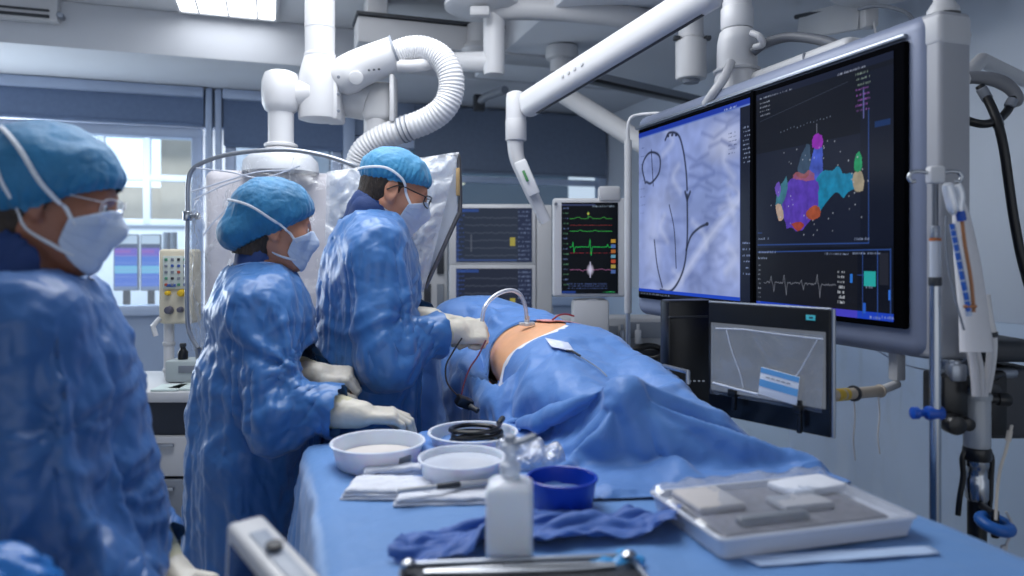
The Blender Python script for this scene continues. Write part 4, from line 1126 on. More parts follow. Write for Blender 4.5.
# ---------------------------------------------------------------- displays
def lin(c): c = np.asarray(c, float) / 255; return np.where(c <= .04045, c / 12.92, ((c + .055) / 1.055) ** 2.4)
class Canvas:
    """a small picture in linear light, drawn by hand and put on a display as vertex colour; u to the right, v up, 0..1"""
    def __init__(s, w, h, bg=(8, 10, 16)):
        s.w, s.h = w, h; s.a = np.zeros((h, w, 3)); s.a[:] = lin(bg)
        s.U, s.V = np.meshgrid((np.arange(w)) / (w - 1), (np.arange(h)) / (h - 1)); s.asp = 1.0
    def blend(s, m, col): m = np.clip(m, 0, 1)[..., None]; s.a = s.a * (1 - m) + lin(col) * m
    def rect(s, u0, v0, u1, v1, col, al=1.0):
        s.blend(al * ((s.U >= min(u0, u1)) & (s.U <= max(u0, u1)) & (s.V >= min(v0, v1)) & (s.V <= max(v0, v1))), col)
    def line(s, pts, col, w=.004, al=1.0, soft=.5):
        D = np.full(s.U.shape, 9.0)
        for (a, b), (c, d) in zip(pts[:-1], pts[1:]):
            dx, dy = c - a, (d - b) * s.asp; L = dx * dx + dy * dy + 1e-12
            px, py = s.U - a, (s.V - b) * s.asp
            t = np.clip((px * dx + py * dy) / L, 0, 1)
            D = np.minimum(D, np.hypot(px - t * dx, py - t * dy))
        s.blend(al * np.clip((w * (1 + soft) - D) / (w * soft * 2) , 0, 1), col)
    def poly(s, pts, col, al=1.0, shade=0.0, seed=0, edge=None):
        P = np.asarray(pts, float); ins = np.zeros(s.U.shape, bool); n = len(P)
        for i in range(n):
            (x0, y0), (x1, y1) = P[i - 1], P[i]
            c = ((y0 > s.V) != (y1 > s.V)) & (s.U < (x1 - x0) * (s.V - y0) / (y1 - y0 + 1e-12) + x0)
            ins ^= c
        k = lin(col)[None, None] * np.ones(s.U.shape + (3,))
        if shade:
            n_ = perlin(np.stack([s.U * 22, s.V * 22, s.U * 0 + seed], -1)) * 1.4 + perlin(np.stack([s.U * 55, s.V * 55, s.U * 0 + seed], -1)) * .7
            k = k * np.clip(1 + shade * n_, .3, 2)[..., None]
        m = ins[..., None] * al
        s.a = s.a * (1 - m) + k * m
    def ellipse(s, u, v, ru, rv, col, al=1.0, soft=.3):
        d = np.hypot((s.U - u) / ru, (s.V - v) / rv); s.blend(al * np.clip((1 - d) / soft, 0, 1), col)
    def writing(s, u, v, w, h, col, seed=0, al=.8):
        """a row of tiny illegible characters"""
        r = random.Random(seed); x = u
        while x < u + w:
            cw = h * r.uniform(.35, .75) / max(s.asp, .01) * s.asp
            if r.random() < .8: s.rect(x, v, x + cw * .7, v + h * r.uniform(.6, 1), col, al * r.uniform(.4, 1))
            x += cw

def display(name, cv, P0, eu, ev, m, parent, off=0.0):
    """the lit face: P0 lower left corner, eu / ev full edge vectors"""
    P0, eu, ev = [np.asarray(x, float) for x in (P0, eu, ev)]
    n = nrm(np.cross(eu, ev))
    G = P0 + cv.U[..., None] * eu + cv.V[..., None] * ev + n * off
    b = MB()
    nu = G.shape[0]; nv = G.shape[1]
    idx = np.arange(nu * nv).reshape(nu, nv)
    b.v = [G.reshape(-1, 3)]; b.n = nu * nv
    q = np.stack([idx[:-1, :-1], idx[:-1, 1:], idx[1:, 1:], idx[1:, :-1]], -1).reshape(-1, 4)
    b.f = q.tolist(); b.m = [0] * len(b.f)
    o = obj(name, b, m, parent, 0)
    at = o.data.attributes.new('picture', 'FLOAT_COLOR', 'POINT')
    at.data.foreach_set('color', np.concatenate([cv.a.reshape(-1, 3), np.ones((nu * nv, 1))], 1).ravel())
    return o
M_scr = screen_mat('lit_display', .92)
rs = np.random.RandomState(4)

# --- the large twin display: plane x = XM facing the table
XM, YL, YR, ZB, ZT = 1.42, 2.622, 1.319, 1.222, 1.905
def on_screen(px, py):
    u = (px - 512) / F_PX; d = XM / (SN + CS * u)
    return (YL - d * (CS - SN * u)) / (YL - YR), (1.4 + (HOR - py) / F_PX * d - ZB) / (ZT - ZB)
T = thing('twin_display', 'huge display, one half x-ray picture, the other a coloured heart map', 'monitor', (1.55, 1.97, ZB))
m = MB(); m.box((1.487, (YL + YR) / 2 - .0, (ZB + ZT) / 2 - .005), (.115, YL - YR + .1, ZT - ZB + .13), b=.04, seg=5); hz = obj('housing', m, mat('housing_enamel', srgb(122, 131, 154), .45, .1, var=.03), T)
m = MB(); m.box((1.489, 1.288, 1.558), (.096, .085, .80), b=.012, seg=3); ec = obj('end_column', m, mat('housing_grey', srgb(158, 160, 166), .5, var=.03), T)
m = MB(); m.box((1.489, 1.288, 1.915), (.1, .089, .078), b=.014, seg=3); obj('end_cap', m, M_white2, ec)
m = MB(); p = W(969, 42, 1.75); m.cyl((1.534, 1.26, 1.91), (1.545, 1.26, 1.91), .008, n=12, bev=.002); obj('stud', m, M_white2, ec)
m = MB(); m.cyl((1.495, 1.285, 1.94), (1.495, 1.285, ZS + .2), .0215, n=24); m.lathe([(.036, 0), (.034, .012), (.0225, .03)], (1.495, 1.285, 1.962), n=24); obj('support_pole', m, M_white2, T)
m = MB(); m.box((1.424, (YL + YR) / 2, (ZB + ZT) / 2), (.02, YL - YR, ZT - ZB), b=.006); bz = obj('bezel', m, mat('bezel_black', srgb(9, 10, 13), .6, spec=.0), T)
m = MB(); m.box((1.432, (YL + YR) / 2 + .02, ZT + .012), (.03, YL - YR + .03, .012), b=.004); obj('top_trim', m, M_silver, T)
m = MB(); m.box((1.416, 1.66, ZB - .012), (.012, .045, .008), b=.002); obj('power_key', m, M_dgrey, T)
# left half: x-ray
uL0, uL1 = on_screen(640.5, 200)[0], on_screen(752, 200)[0]
vb, vt = .022, .975
cv = Canvas(260, 330, (128, 144, 196))
asp = (ZT - ZB) * (vt - vb) / ((YL - YR) * (uL1 - uL0)); cv.asp = asp
def S1(px, py): u, v = on_screen(px, py); return (u - uL0) / (uL1 - uL0), (v - vb) / (vt - vb)
UV = np.stack([cv.U, cv.V * asp, cv.U * 0], -1)
nb = perlin(UV * 3.2 + 3) * .6 + perlin(UV * 7 + 9) * .5 + perlin(UV * 17) * .3 + np.abs(perlin(UV * 5 + 21)) * -.8 + np.abs(perlin(UV * 11 + 5)) * -.5 + .25
cv.a *= np.clip(1 + .55 * nb, .4, 1.6)[..., None]
cv.a += (lin((225, 230, 250)) * .35) * .7 * np.clip(perlin(UV * 2.3 + 31) * 1.6, 0, 1)[..., None]
cv.ellipse(*S1(700, 195), .3, .16, (128, 148, 205), .45, .8); cv.ellipse(*S1(728, 140), .22, .14, (214, 220, 244), .55, .9); cv.ellipse(*S1(655, 235), .12, .3, (190, 200, 236), .4, .9)
for k in range(16):
    x = 690 + rs.uniform(-6, 40); y = 112 + k * 7
    cv.line([S1(x, y), S1(x + 12, y + rs.uniform(-6, 8)), S1(x + 24, y + rs.uniform(-8, 10))], (78, 94, 150), .009, .42, 1.0)
for k in range(34):
    y = 160 + rs.uniform(0, 128); x = 642 + rs.uniform(0, 80); cv.line([S1(x, y), S1(x + 9, y + rs.uniform(-5, 5)), S1(x + 18, y + rs.uniform(-7, 7))], (86, 102, 158), .011, .3, 1.2)
cv.line([S1(*p) for p in spline([(690, 205), (697, 186), (708, 176), (721, 173), (732, 180), (740, 196), (745, 214)], 24)], (92, 110, 170), .012, .42, .9)
cv.line([S1(*p) for p in spline([(662, 296), (684, 276), (712, 236), (745, 196)], 20)], (214, 222, 248), .02, .45, 1.0)
ink = (22, 28, 52)
for k in range(9):
    x, y = rs.uniform(645, 735), rs.uniform(120, 290); cv.line([S1(*p) for p in spline([(x, y), (x + rs.uniform(-8, 12), y + 12), (x + rs.uniform(-10, 16), y + 26)], 10)], (206, 214, 240), .014, .3, 1.2)
for pts, w in (([(647, 183), (644, 166), (651, 153), (661, 156), (661, 172), (653, 183), (648, 182)], .0052), ([(667, 140), (671, 133), (680, 135), (685, 150), (688, 172), (689, 190)], .0052),
               ([(662, 290), (674, 290), (685, 270), (689, 240), (689, 195)], .0055), ([(688, 250), (693, 236), (701, 228), (709, 224)], .0052), ([(656, 240), (659, 266), (664, 287)], .004), ([(671, 205), (676, 230), (678, 268)], .003), ([(653, 150), (655, 186)], .003)):
    cv.line([S1(*p) for p in spline(pts, 30)], ink, w * 1.3, .95, .6)
cv.line([S1(687, 192), S1(689, 200), S1(692, 192)], ink, .008, .9); cv.ellipse(*S1(709, 224), .016, .012, ink, .9)
for p in ((670, 136), (674, 135), (678, 135)): cv.ellipse(*S1(*p), .014, .011, ink, .9)
cv.rect(0, .972, 1, 1, (22, 52, 160)); cv.rect(0, .964, 1, .973, (80, 110, 190), .6); cv.rect(0, 0, 1, .02, (10, 12, 20)); cv.rect(0, .02, 1, .038, (22, 66, 190))
us = S1(742.5, 200)[0]
cv.rect(us, .02, 1, .965, (14, 20, 40)); cv.rect(us - .004, .02, us, .965, (60, 80, 140))
for k in range(9): cv.writing(us + .02, .86 - k * .021, .06, .008, (150, 165, 200), k); cv.writing(.02, .9 - k * .05, .05, .008, (40, 56, 110), 40 + k, .7)
for k in range(6): cv.writing(us + .015, .3 - k * .03, .07, .009, (130, 145, 190), 20 + k); cv.writing(us - .09, .85 - k * .02, .06, .008, (40, 50, 90), 70 + k)
cv.writing(.03, .005, .3, .009, (130, 140, 160), 3); cv.writing(us - .12, .975, .1, .01, (170, 190, 230), 5)
Pq = lambda u, v: np.array((XM - .0, YL - u * (YL - YR), ZB + v * (ZT - ZB)))
def face(name, cv, u0, v0, u1, v1): return display(name, cv, Pq(u0, v0) + (-.0076, 0, 0), Pq(u1, v0) - Pq(u0, v0), Pq(u0, v1) - Pq(u0, v0), M_scr, bz)
face('xray_picture', cv, uL0, vb, uL1, vt)
# right half: heart map
uR0, uR1 = on_screen(758.5, 200)[0], on_screen(896, 200)[0]
cv = Canvas(360, 400, (7, 11, 24)); asp = (ZT - ZB) * (vt - vb) / ((YL - YR) * (uR1 - uR0)); cv.asp = asp
def S2(px, py): u, v = on_screen(px, py); return (u - uR0) / (uR1 - uR0), (v - vb) / (vt - vb)
cv.rect(0, .28, .8, .72, (17, 23, 42)); cv.rect(.8, .28, 1, .95, (10, 16, 34)); cv.rect(0, 0, .78, .26, (17, 19, 27))
cv.rect(0, .0, 1, .03, (24, 62, 184)); cv.rect(.6, .0, .78, .028, (90, 60, 190), .5); cv.rect(0, .97, 1, 1, (12, 20, 44))
bl = (44, 74, 140)
for ln, w in (([(760, 245), (871, 243)], .003), ([(871, 243), (871, 110)], .0025), ([(760, 252), (893, 249.5)], .003), ([(865, 252), (865, 316)], .0018), ([(880, 250), (880, 320)], .0028), ([(893, 249), (893, 322)], .003), ([(860, 275), (868, 275)], .0018), ([(760, 233), (764, 233)], .002)):
    cv.line([S2(*p) for p in ln], bl, w, .9)
def P2(pts, n=40):
    c = spline(pts, n, True); g = c.mean(0); k = 1 + np.array([rs.uniform(-.05, .05) + (.07 if i % 5 == 0 else 0) for i in range(n)])
    return [S2(*p) for p in g + (c - g) * k[:, None]]
cv.poly(P2([(779, 196), (784, 184), (789, 178), (790, 192), (788, 214), (781, 218), (778, 206)]), (60, 120, 140), .8, .4, 1)
cv.poly(P2([(777, 188), (781, 182), (783, 190), (780, 197)]), (110, 80, 190), .8, .3); cv.poly(P2([(778, 206), (783, 205), (786, 217), (781, 220)]), (190, 160, 140), .8, .3)
cv.poly(P2([(800, 168), (806, 150), (811, 144), (813, 160), (812, 172), (803, 176)]), (60, 84, 110), .7, .3)
cv.poly(P2([(811, 178), (814, 158), (818, 146), (824, 147), (825, 164), (824, 180), (818, 190)]), (60, 80, 176), 1, .45, 2)
cv.poly(P2([(815, 147), (815, 138), (819, 134), (824, 136), (825, 144), (821, 149)]), (132, 36, 164), 1, .35, 3)
cv.poly(P2([(820, 180), (827, 170), (834, 172), (840, 166), (846, 174), (856, 174), (860, 188), (852, 190), (846, 198), (840, 192), (833, 197), (826, 206), (821, 212), (816, 204)]), (18, 118, 156), 1, .4, 4)
cv.poly(P2([(790, 226), (785, 210), (789, 194), (791, 182), (797, 176), (806, 178), (816, 176), (821, 190), (819, 208), (812, 220), (800, 230)]), (80, 54, 164), 1, .35, 5)
cv.poly(P2([(795, 178), (799, 172), (806, 174), (812, 170), (817, 178), (810, 181), (803, 180)]), (150, 84, 90), .75, .4, 6)
cv.poly(P2([(794, 224), (800, 231), (806, 226), (803, 222)]), (150, 60, 48), 1, .4, 7); cv.poly(P2([(808, 214), (815, 206), (822, 208), (822, 216), (814, 220)]), (150, 72, 46), 1, .4, 8)
cv.poly(P2([(856, 174), (862, 170), (866, 178), (865, 190), (858, 191), (855, 182)]), (150, 140, 120), 1, .3, 9); cv.poly(P2([(857, 170), (857, 160), (861, 152), (864, 158), (864, 168), (861, 172)]), (30, 140, 92), 1, .35, 10)
for k in range(46):
    a = rs.uniform(0, 6.28); r = rs.uniform(.7, 1.25); p = S2(822 + 42 * r * math.cos(a), 188 + 40 * r * math.sin(a)); cv.ellipse(p[0], p[1], .0045, .004, (170, 176, 190), rs.uniform(.3, .9))
for k in range(16): p = S2(783 + k * 3.3, 132 - k * 1.05 + rs.uniform(-1, 1)); cv.ellipse(p[0], p[1], .004, .0035, (120, 130, 150), rs.uniform(.3, .8))
cv.line([S2(819, 133), S2(819, 124)], (120, 124, 140), .002); cv.line([S2(762, 122), S2(850, 82)], (70, 80, 100), .0015, .4)
for k, (x, y) in enumerate(((762, 100), (762, 105), (762, 109), (762, 113), (762, 117))): u, v = S2(x, y); cv.writing(u, v, .28 if k == 0 else .09, .008, (150, 158, 176), 100 + k, .7)
for k in range(8): u, v = S2(858 + (k % 3), 76 + k * 5.2); cv.writing(u, v, .08, .009, (150, 170, 160) if k < 3 else (150, 90, 180), 120 + k, .7)
u, v = S2(840, 76); cv.writing(u, v, .18, .009, (170, 178, 200), 9, .8); u, v = S2(866, 120); cv.line([S2(866, 90), S2(866, 118)], (96, 100, 160), .003)
cv.rect(*S2(877, 128), *S2(893, 118), (16, 44, 92))
w = []
for k in range(110):
    t = k / 109; y = 282 + rs.uniform(-1.1, 1.1) + 3 * t
    for c, a in ((.1, -10), (.14, 16), (.28, -16), (.31, 20), (.52, -6), (.55, 9), (.74, -18), (.78, 22), (.3, 0)): y += .6 * a * math.exp(-((t - c) / .009) ** 2)
    w.append(S2(766 + 72 * t, y))
cv.line(w, (126, 130, 142), .0016, .75)
for k in range(7): u, v = S2(840, 273 + k * 5); cv.writing(u, v, .045, .012, (190, 196, 206), 140 + k, .8)
for k in range(9): u, v = S2(760, 266 + k * 4.5); cv.writing(u, v, .025, .009, (150, 156, 170), 150 + k, .6)
cv.rect(*S2(866.5, 286), *S2(878, 271.5), (36, 160, 158)); cv.rect(*S2(852.5, 283), *S2(855, 274), (40, 110, 200)); cv.rect(*S2(865.5, 313), *S2(868, 303), (36, 90, 190)); cv.rect(*S2(891, 300), *S2(893, 290), (50, 110, 210))
cv.rect(*S2(882, 285), *S2(891, 253), (32, 34, 44))
for k, (x, y, ww) in enumerate(((760, 253, .16), (827, 255, .16), (855, 254.5, .17), (760, 259, .08), (760, 240, .1), (857, 240, .09), (868, 288, .04), (872, 318, .06), (883, 318, .09))): u, v = S2(x, y); cv.writing(u, v, ww, .01, (150, 164, 196), 170 + k, .7)
face('heart_map', cv, uR0, vb, uR1, vt)
m = MB(); y_ = YL - (uL1 + uR0) / 2 * (YL - YR); m.box((XM - .004, y_, (ZB + ZT) / 2), (.02, .014, ZT - ZB), b=.003); obj('middle_bar', m, mat('bezel_black', srgb(9, 10, 13), .6, spec=.0), T)

# --- the small portrait monitor with vital signs
dE = 3.3; rightv = np.array((CS, -SN, 0)); fwdv = np.array((SN, CS, 0)); upv = np.array((0, 0, 1.0))
RE = np.stack([rightv, fwdv, upv], 1)
def facing(px0, py0, px1, py1, d):
    """centre, width, height of an upright screen that faces the room, from its corners"""
    a, b = W(px0, py1, d), W(px1, py0, d)
    return (a + b) / 2, np.dot(b - a, rightv), b[2] - a[2], a
T = thing('vital_signs_monitor', 'portrait white-framed monitor showing green, red and white heartbeat traces', 'monitor', W(590, 345, dE))
c, w_, h_, a = facing(553, 198, 626, 297, dE)
m = MB(); m.box(c + fwdv * .035, (w_, .07, h_), RE, b=.012, seg=3); bz2 = obj('casing', m, M_white, T)
cv = Canvas(150, 230, (6, 9, 14)); cv.asp = 1.5
def S3(px, py): return (px - 562) / 55., (293 - py) / 90.
def trace(y0, amp, col, spikes, w=.006, jit=.35, x0=570, x1=611):
    pts = []
    for k in range(80):
        t = k / 79; y = y0 + rs.uniform(-jit, jit)
        for cc, aa, ss in spikes: y += aa * math.exp(-((t - cc) / ss) ** 2)
        pts.append(S3(x0 + (x1 - x0) * t, y))
    cv.line(pts, col, w * .6, .75)
trace(219, 1, (70, 170, 70), [(.2, -1.6, .06), (.48, -1.8, .05), (.8, -1.6, .05)]); trace(225.5, 1, (170, 60, 60), [], .004, .2); trace(231.5, 1, (60, 190, 80), [(.25, -1, .05), (.6, -1, .05)])
trace(247, 1, (40, 200, 90), [(.08, -6, .012), (.1, 6, .015), (.48, -8, .012), (.51, 9, .014), (.9, -3, .01)], .007, .5); trace(253, 1, (170, 46, 60), [], .003, .2)
trace(269.5, 1, (180, 110, 160), [(.3, 1, .05), (.75, -1, .05)], .005, .5); cv.ellipse(*S3(590, 269.5), .07, .07, (206, 200, 226), .8, .7); cv.line([S3(590, 262), S3(590, 277)], (190, 190, 220), .007)
cv.ellipse(*S3(588, 214), .02, .016, (220, 210, 90), .9); cv.line([S3(588, 212), S3(588, 219)], (60, 140, 70), .004)
for k in range(7): cv.rect(*S3(610, 243 + k * 5), *S3(614.5, 239.5 + k * 5), [(220, 170, 60), (90, 130, 200), (200, 120, 60), (120, 180, 210), (210, 90, 60), (200, 180, 90), (90, 120, 190)][k], .6)
for k in range(16): cv.writing(.03, .93 - k * .056, .09, .02, [(110, 130, 180), (90, 140, 110)][k % 2], 200 + k, .7)
for k in range(3): cv.writing(.1, .1 - k * .025, .7, .016, (90, 110, 170), 230 + k, .5)
cv.rect(.0, .965, .6, .985, (60, 70, 110), .6); cv.writing(.55, .95, .4, .02, (150, 170, 190), 240, .7); cv.writing(.75, .01, .2, .014, (60, 210, 120), 241, .9); cv.rect(0, .0, .25, .03, (40, 70, 150), .6)
cs, ws, hs_, a = facing(561.5, 202.5, 618, 293.5, dE - .004)
display('trace_screen', cv, cs - RE @ np.array((ws / 2, .0, hs_ / 2)), rightv * ws, upv * hs_, M_scr, bz2)
m = MB(); e = W(556, 204, dE - .01); m.cyl(e, e - fwdv * .006, .008, n=12, bev=.002); obj('indicator', m, M_grey, bz2)
m = MB(); m.box(W(609, 194, dE + .02), (.1, .06, .07), RE, b=.012); obj('top_block', m, M_white2, T)
m = MB(); m.box(W(590, 320, dE + .06), (.17, .1, .2), RE, b=.02); m.cyl(W(592, 298, dE + .06), up_to(W(592, 298, dE + .06), .2), .045, n=24); obj('pedestal', m, M_white2, T)
m = MB(); bb = up_to(W(592, 298, dE + .06), .06); m.lathe([(.3, -.06), (.3, -.03), (.27, 0), (.1, .03), (.05, .15)], bb, n=32); obj('base', m, M_white2, T)
# --- thin white pole with a hooked top beside it
dP = 3.05
T = thing('hooked_pole', 'thin white pole with a bent-over hooked top between the portrait monitor and the twin display', 'stand', up_to(W(628, 300, dP), 0))
m = MB(); q = W(628, 140, dP); m.cyl(up_to(q, 1.15), q, .016, n=20, bev=.003); obj('sleeve', m, M_white2, T)
m = MB(); m.tube(spline([W(628, 142, dP), W(628, 126, dP), W(631, 118, dP), W(639, 115, dP), W(660, 113.5, dP - .04), W(692, 115, dP - .1)], 30), .0075, 10); obj('hook', m, M_white, T)
m = MB(); m.cyl(up_to(q, .03), up_to(q, 1.17), .01, n=16); obj('post', m, M_silver, T)
m = MB(); m.lathe([(.2, 0), (.2, .02), (.05, .05), (.02, .1)], up_to(q, 0), n=28); obj('foot_plate', m, M_silver, T)
# --- the pair of stacked monitors behind the patient
dS = 4.0
T = thing('monitor_rack', 'white rack of two stacked grey-blue waveform screens behind the patient', 'monitor', up_to(W(492, 300, dS), 0))
def ws(px0, py0, px1, py1, seed, name, d=dS, tint=(44, 52, 68)):
    c, w_, h_, a = facing(px0, py0, px1, py1, d)
    m = MB(); m.box(c + fwdv * .04, (w_, .08, h_), RE, b=.01); f = obj('screen_frame', m, M_white, T)
    cv = Canvas(130, 90, tint); cv.asp = .7
    cv.rect(0, .93, .3, .985, (50, 80, 150), .7); cv.rect(0, .0, .035, 1, (50, 66, 110), .7); cv.rect(.82, 0, 1, 1, (40, 48, 74), .8)
    r = np.random.RandomState(seed)
    for k in range(12): cv.writing(.82, .04 + k * .08, .15, .035, (120, 136, 170), seed * 20 + k, .6); cv.writing(0.005, .05 + k * .08, .1, .03, (70, 100, 180), seed * 33 + k, .5)
    for k in range(6):
        y = .12 + k * .14; cv.line([(x, y + r.uniform(-.012, .012)) for x in np.linspace(.12, .8, 36)], (86, 94, 110), .006, .45, .9)
    cv.line([(.2, .2), (.2, .5)], (110, 116, 130), .008, .5); cv.rect(.71, .3, .78, .45, (170, 160, 70), .8); cv.rect(0, .02, .8, .05, (70, 96, 160), .4)
    cs, w2, h2, a = facing(px0 + 7, py0 + 4, px1 - 4, py1 - 3, d - .004)
    display('waveform_screen', cv, cs - RE @ np.array((w2 / 2, .0, h2 / 2)), rightv * w2, upv * h2, M_scr, f)
ws(449, 204, 536, 265, 3, 'a'); ws(449, 264.5, 536, 326, 5, 'b', tint=(38, 44, 60))
m = MB(); c, w_, h_, a = facing(536, 205, 552, 330, dS + .02); m.box(c + fwdv * .04, (w_, .1, h_), RE, b=.008); sf = obj('side_tower', m, M_white2, T)
cv = Canvas(30, 150, (10, 14, 18)); cv.asp = 6
for k in range(40): cv.writing(.1, .02 + k * .024, .7, .012, [(60, 150, 90), (60, 80, 150), (140, 60, 70), (120, 130, 140)][k % 4], 300 + k, .55)
cs, w2, h2, a = facing(536.5, 209, 546, 326, dS + .012); display('status_strip', cv, cs - RE @ np.array((w2 / 2, 0, h2 / 2)), rightv * w2, upv * h2, M_scr, sf)
for px in (453, 500, 548):
    m = MB(); q = W(px, 320, dS + .06); m.cyl(up_to(q, .05), up_to(q, 1.1), .03, n=16); obj('rack_leg', m, M_white2, T)
m = MB(); m.box(up_to(W(500, 320, dS + .06), .04), (.66, .4, .08), RE, b=.02); obj('rack_base', m, M_grey, T)
# --- equipment cabinet to the left of it
T = thing('equipment_rack', 'pale slotted equipment tower beside the stacked screens, half behind the clear shield', 'cabinet', up_to(W(432, 300, 4.3), 0))
c, w_, h_, a = facing(412, 246, 450, 400, 4.3); m = MB(); m.box(up_to(c, .8), (w_, .3, 1.6), RE, b=.015); b0 = obj('cabinet_body', m, M_white2, T)
for k in range(6):
    c2, w2, h2, _ = facing(424 + (k % 2) * 13, 250 + (k // 2) * 34, 431 + (k % 2) * 13, 274 + (k // 2) * 34, 4.14); m = MB(); m.box(c2, (w2, .012, h2), RE, b=.003); obj('vent_slot', m, M_dgrey if k % 3 else M_grey, b0)
# ---------------------------------------------------------------- the patient under the drape
TZ = .93
PB = [ell((.85, 2.12, 1.055), (.2, .26, .125), k=0), ell((.85, 2.5, 1.06), (.2, .3, .13), k=.08), cone((.85, 2.74, 1.06), (.85, 2.85, 1.06), .06, .055, k=.04)]
Rl = np.stack([np.array((0, 0, 1.0)), np.array((-1.0, 0, 0)), np.array((0, 1.0, 0))], 1)   # face up, crown towards the far wall
Rl[:, 1] = np.cross(Rl[:, 2], Rl[:, 0])
PB += xform(head_prims(1.0), Rl, (.85, 2.97, 1.06))
for s in (-1, 1):
    PB += [cone((.85 + s * .1, 2.02, 1.025), (.85 + s * .11, 1.76, 1.02), .085, .06, k=.06), cone((.85 + s * .11, 1.76, 1.02), (.85 + s * .1, 1.47, .985), .062, .04, k=.02), cone((.85 + s * .1, 1.46, .985), (.85 + s * .125 - .015, 1.435, (1.045, .995)[s > 0]), .034, .026, k=.02),
           cone((.85 + s * .17, 2.66, 1.04), (.85 + s * .225, 2.38, .99), .052, .043, k=.05), cone((.85 + s * .225, 2.38, .99), (.85 + s * .215, 2.13, .965), .042, .03, k=.02)]
    PB += hand_prims((.85 + s * .215, 2.13, .962), (0, -1, 0), (0, 0, 1), s, [(12, 18, 12)] * 4, (.2, .3))
pV, pQ = cached('patient', lambda: sculpt(PB, .008, smooth=2))
M_pskin = mat('painted_skin', srgb(224, 168, 128), .45, sss=.12, var=.14, vscale=9, bump=.06, bscale=120)
PT = thing('person', 'person lying covered by the big blue drape, painted skin bare at the opening', 'person', (.85, 2.1, TZ))
mb = MB(); mb.add(pV, pQ.tolist()); obj('body', mb, M_pskin, PT, 180)
# table under the patient
T = thing('operating_table', 'narrow operating table hidden under the blue drape, its metal side rail showing', 'table', (.85, 2.0, 0))
m = MB(); m.box((.85, 2.12, .905), (.46, 2.0, .045), b=.015); obj('tabletop', m, M_dgrey, T)
m = MB(); m.box((.85, 2.5, .45), (.3, .5, .86), b=.03); obj('pedestal', m, M_white2, T)
m = MB(); m.box((.85, 2.5, .02), (.6, .9, .04), b=.015); obj('base', m, M_grey, T)
m = MB(); a, b_ = W(664, 366, 1.95), W(688, 372, 1.82); m.tube([a + (0, 0, -.02), a, b_, b_ + (0, 0, -.03)], .006, 8); m.cyl((1.1, 1.4, .92), (1.1, 2.6, .92), .01, n=10); obj('side_rail', m, M_silver, T)
# colliders: patient, table slab and the arch over the chest
def slab(c, s): m = MB(); m.box(c, s, b=.02, seg=2); return m.verts(), [list(f) for f in m.f]
def drape_sim():
    xs = np.arange(.05, 1.62, .0145); ys = np.arange(1.075, 2.95, .0145)
    X, Y = np.meshgrid(xs, ys, indexing='ij')
    Z = 1.27 + .012 * perlin(np.stack([X * 5, Y * 5, X * 0], -1))
    V = np.stack([X, Y, Z], -1).reshape(-1, 3); n, k = X.shape
    idx = np.arange(n * k).reshape(n, k)
    Q = np.stack([idx[:-1, :-1], idx[1:, :-1], idx[1:, 1:], idx[:-1, 1:]], -1).reshape(-1, 4)
    # the body as collider, without thin fingers, with pads that lift the cloth
    C = [q for q in PB[:3]] + [cone((.85, 2.8, 1.05), (.85, 3.0, 1.06), .1, .11, k=.04)]
    for s in (-1, 1): C += [cone((.85 + s * .1, 2.02, 1.03), (.85 + s * .11, 1.76, 1.02), .092, .068, k=.08), cone((.85 + s * .11, 1.76, 1.02), (.85 + s * .1, 1.46, .985), .068, .05, k=.05), cone((.85 + s * .1, 1.46, .985), (.85 + s * .11, 1.43, (1.088, 1.0)[s > 0]), .05, .036, k=.02), cone((.85 + s * .2, 2.66, 1.03), (.85 + s * .225, 1.98, .97), .058, .05, k=.05)]
    C += [ell((.74, 2.64, 1.13), (.17, .12, .1), k=.05)]
    cV, cQ = sculpt(C, .018, smooth=2)
    sV, sQ = slab((.85, 2.1, .9), (.5, 1.86, .06))
    tV, tQ = slab((.34, 1.55, .45), (.5, .6, .955)); t2V, t2Q = slab((.6, .85, .45), (1.02, .8, .955))
    P = cloth_sim('drape', V, Q, None, [(cV, cQ), (sV, np.array(sQ, dtype=object).tolist()), (tV, tQ), (t2V, t2Q)], frames=34, shrink=-.02, mass=.35, stiff=30, bend=10.0, quality=7, dist_=.006)
    return V, P, Q
dV0, dV, dQ = cached('drape', drape_sim)
fc = dV[dQ].mean(1)
hole = (np.hypot((fc[:, 0] - .745) / .155, (fc[:, 1] - 2.14) / .15) ** 2 < 1) & (fc[:, 2] > 1.095) & (dist(PB, fc) < .045)
hV, hQ = drop_faces(dV, dQ, ~hole)
edge = boundary_loops(hV, hQ)
hV, hQ = refine(hV, hQ, 1)
hV = creases(hV, hQ, .0075, 4.2, .1, 11, None, 5.0); hV = creases(hV, hQ, .003, 9, .12, 15, None, 5.0); hV = crumple(hV, hQ, (.0015, .0008), (10, 26), (1, 1, 1), 4)
rr_ = np.hypot((hV[:, 0] - .745) / .155, (hV[:, 1] - 2.14) / .15); wt = np.clip((1.55 - rr_) / .5, 0, 1) * (hV[:, 2] > 1.03); bz_ = np.full(len(hV), 1.35)
kk = np.nonzero(wt > 0)[0]
for _ in range(14): bz_[kk] -= dist(PB, np.stack([hV[kk, 0], hV[kk, 1], bz_[kk]], -1)) * .9
hV[kk, 2] += wt[kk] * (np.maximum(bz_[kk], TZ) + .006 - hV[kk, 2])
hem = (hV[:, 1] < 1.24) & (hV[:, 2] < .985) & (hV[:, 2] > .9); hV[hem, 2] = .9365 + (hV[hem, 2] - .9365) * .06
dd = dist(PB, hV); Nn = vnormals(hV, hQ); need = np.clip(.004 - dd, 0, .03); hV[:, 2] += need
M_drape = mat('drape_fabric', (.085, .225, .56), .5, var=.06, vscale=3, bump=.14, bscale=60, spec=.5, sheen=.2, bdet=5)
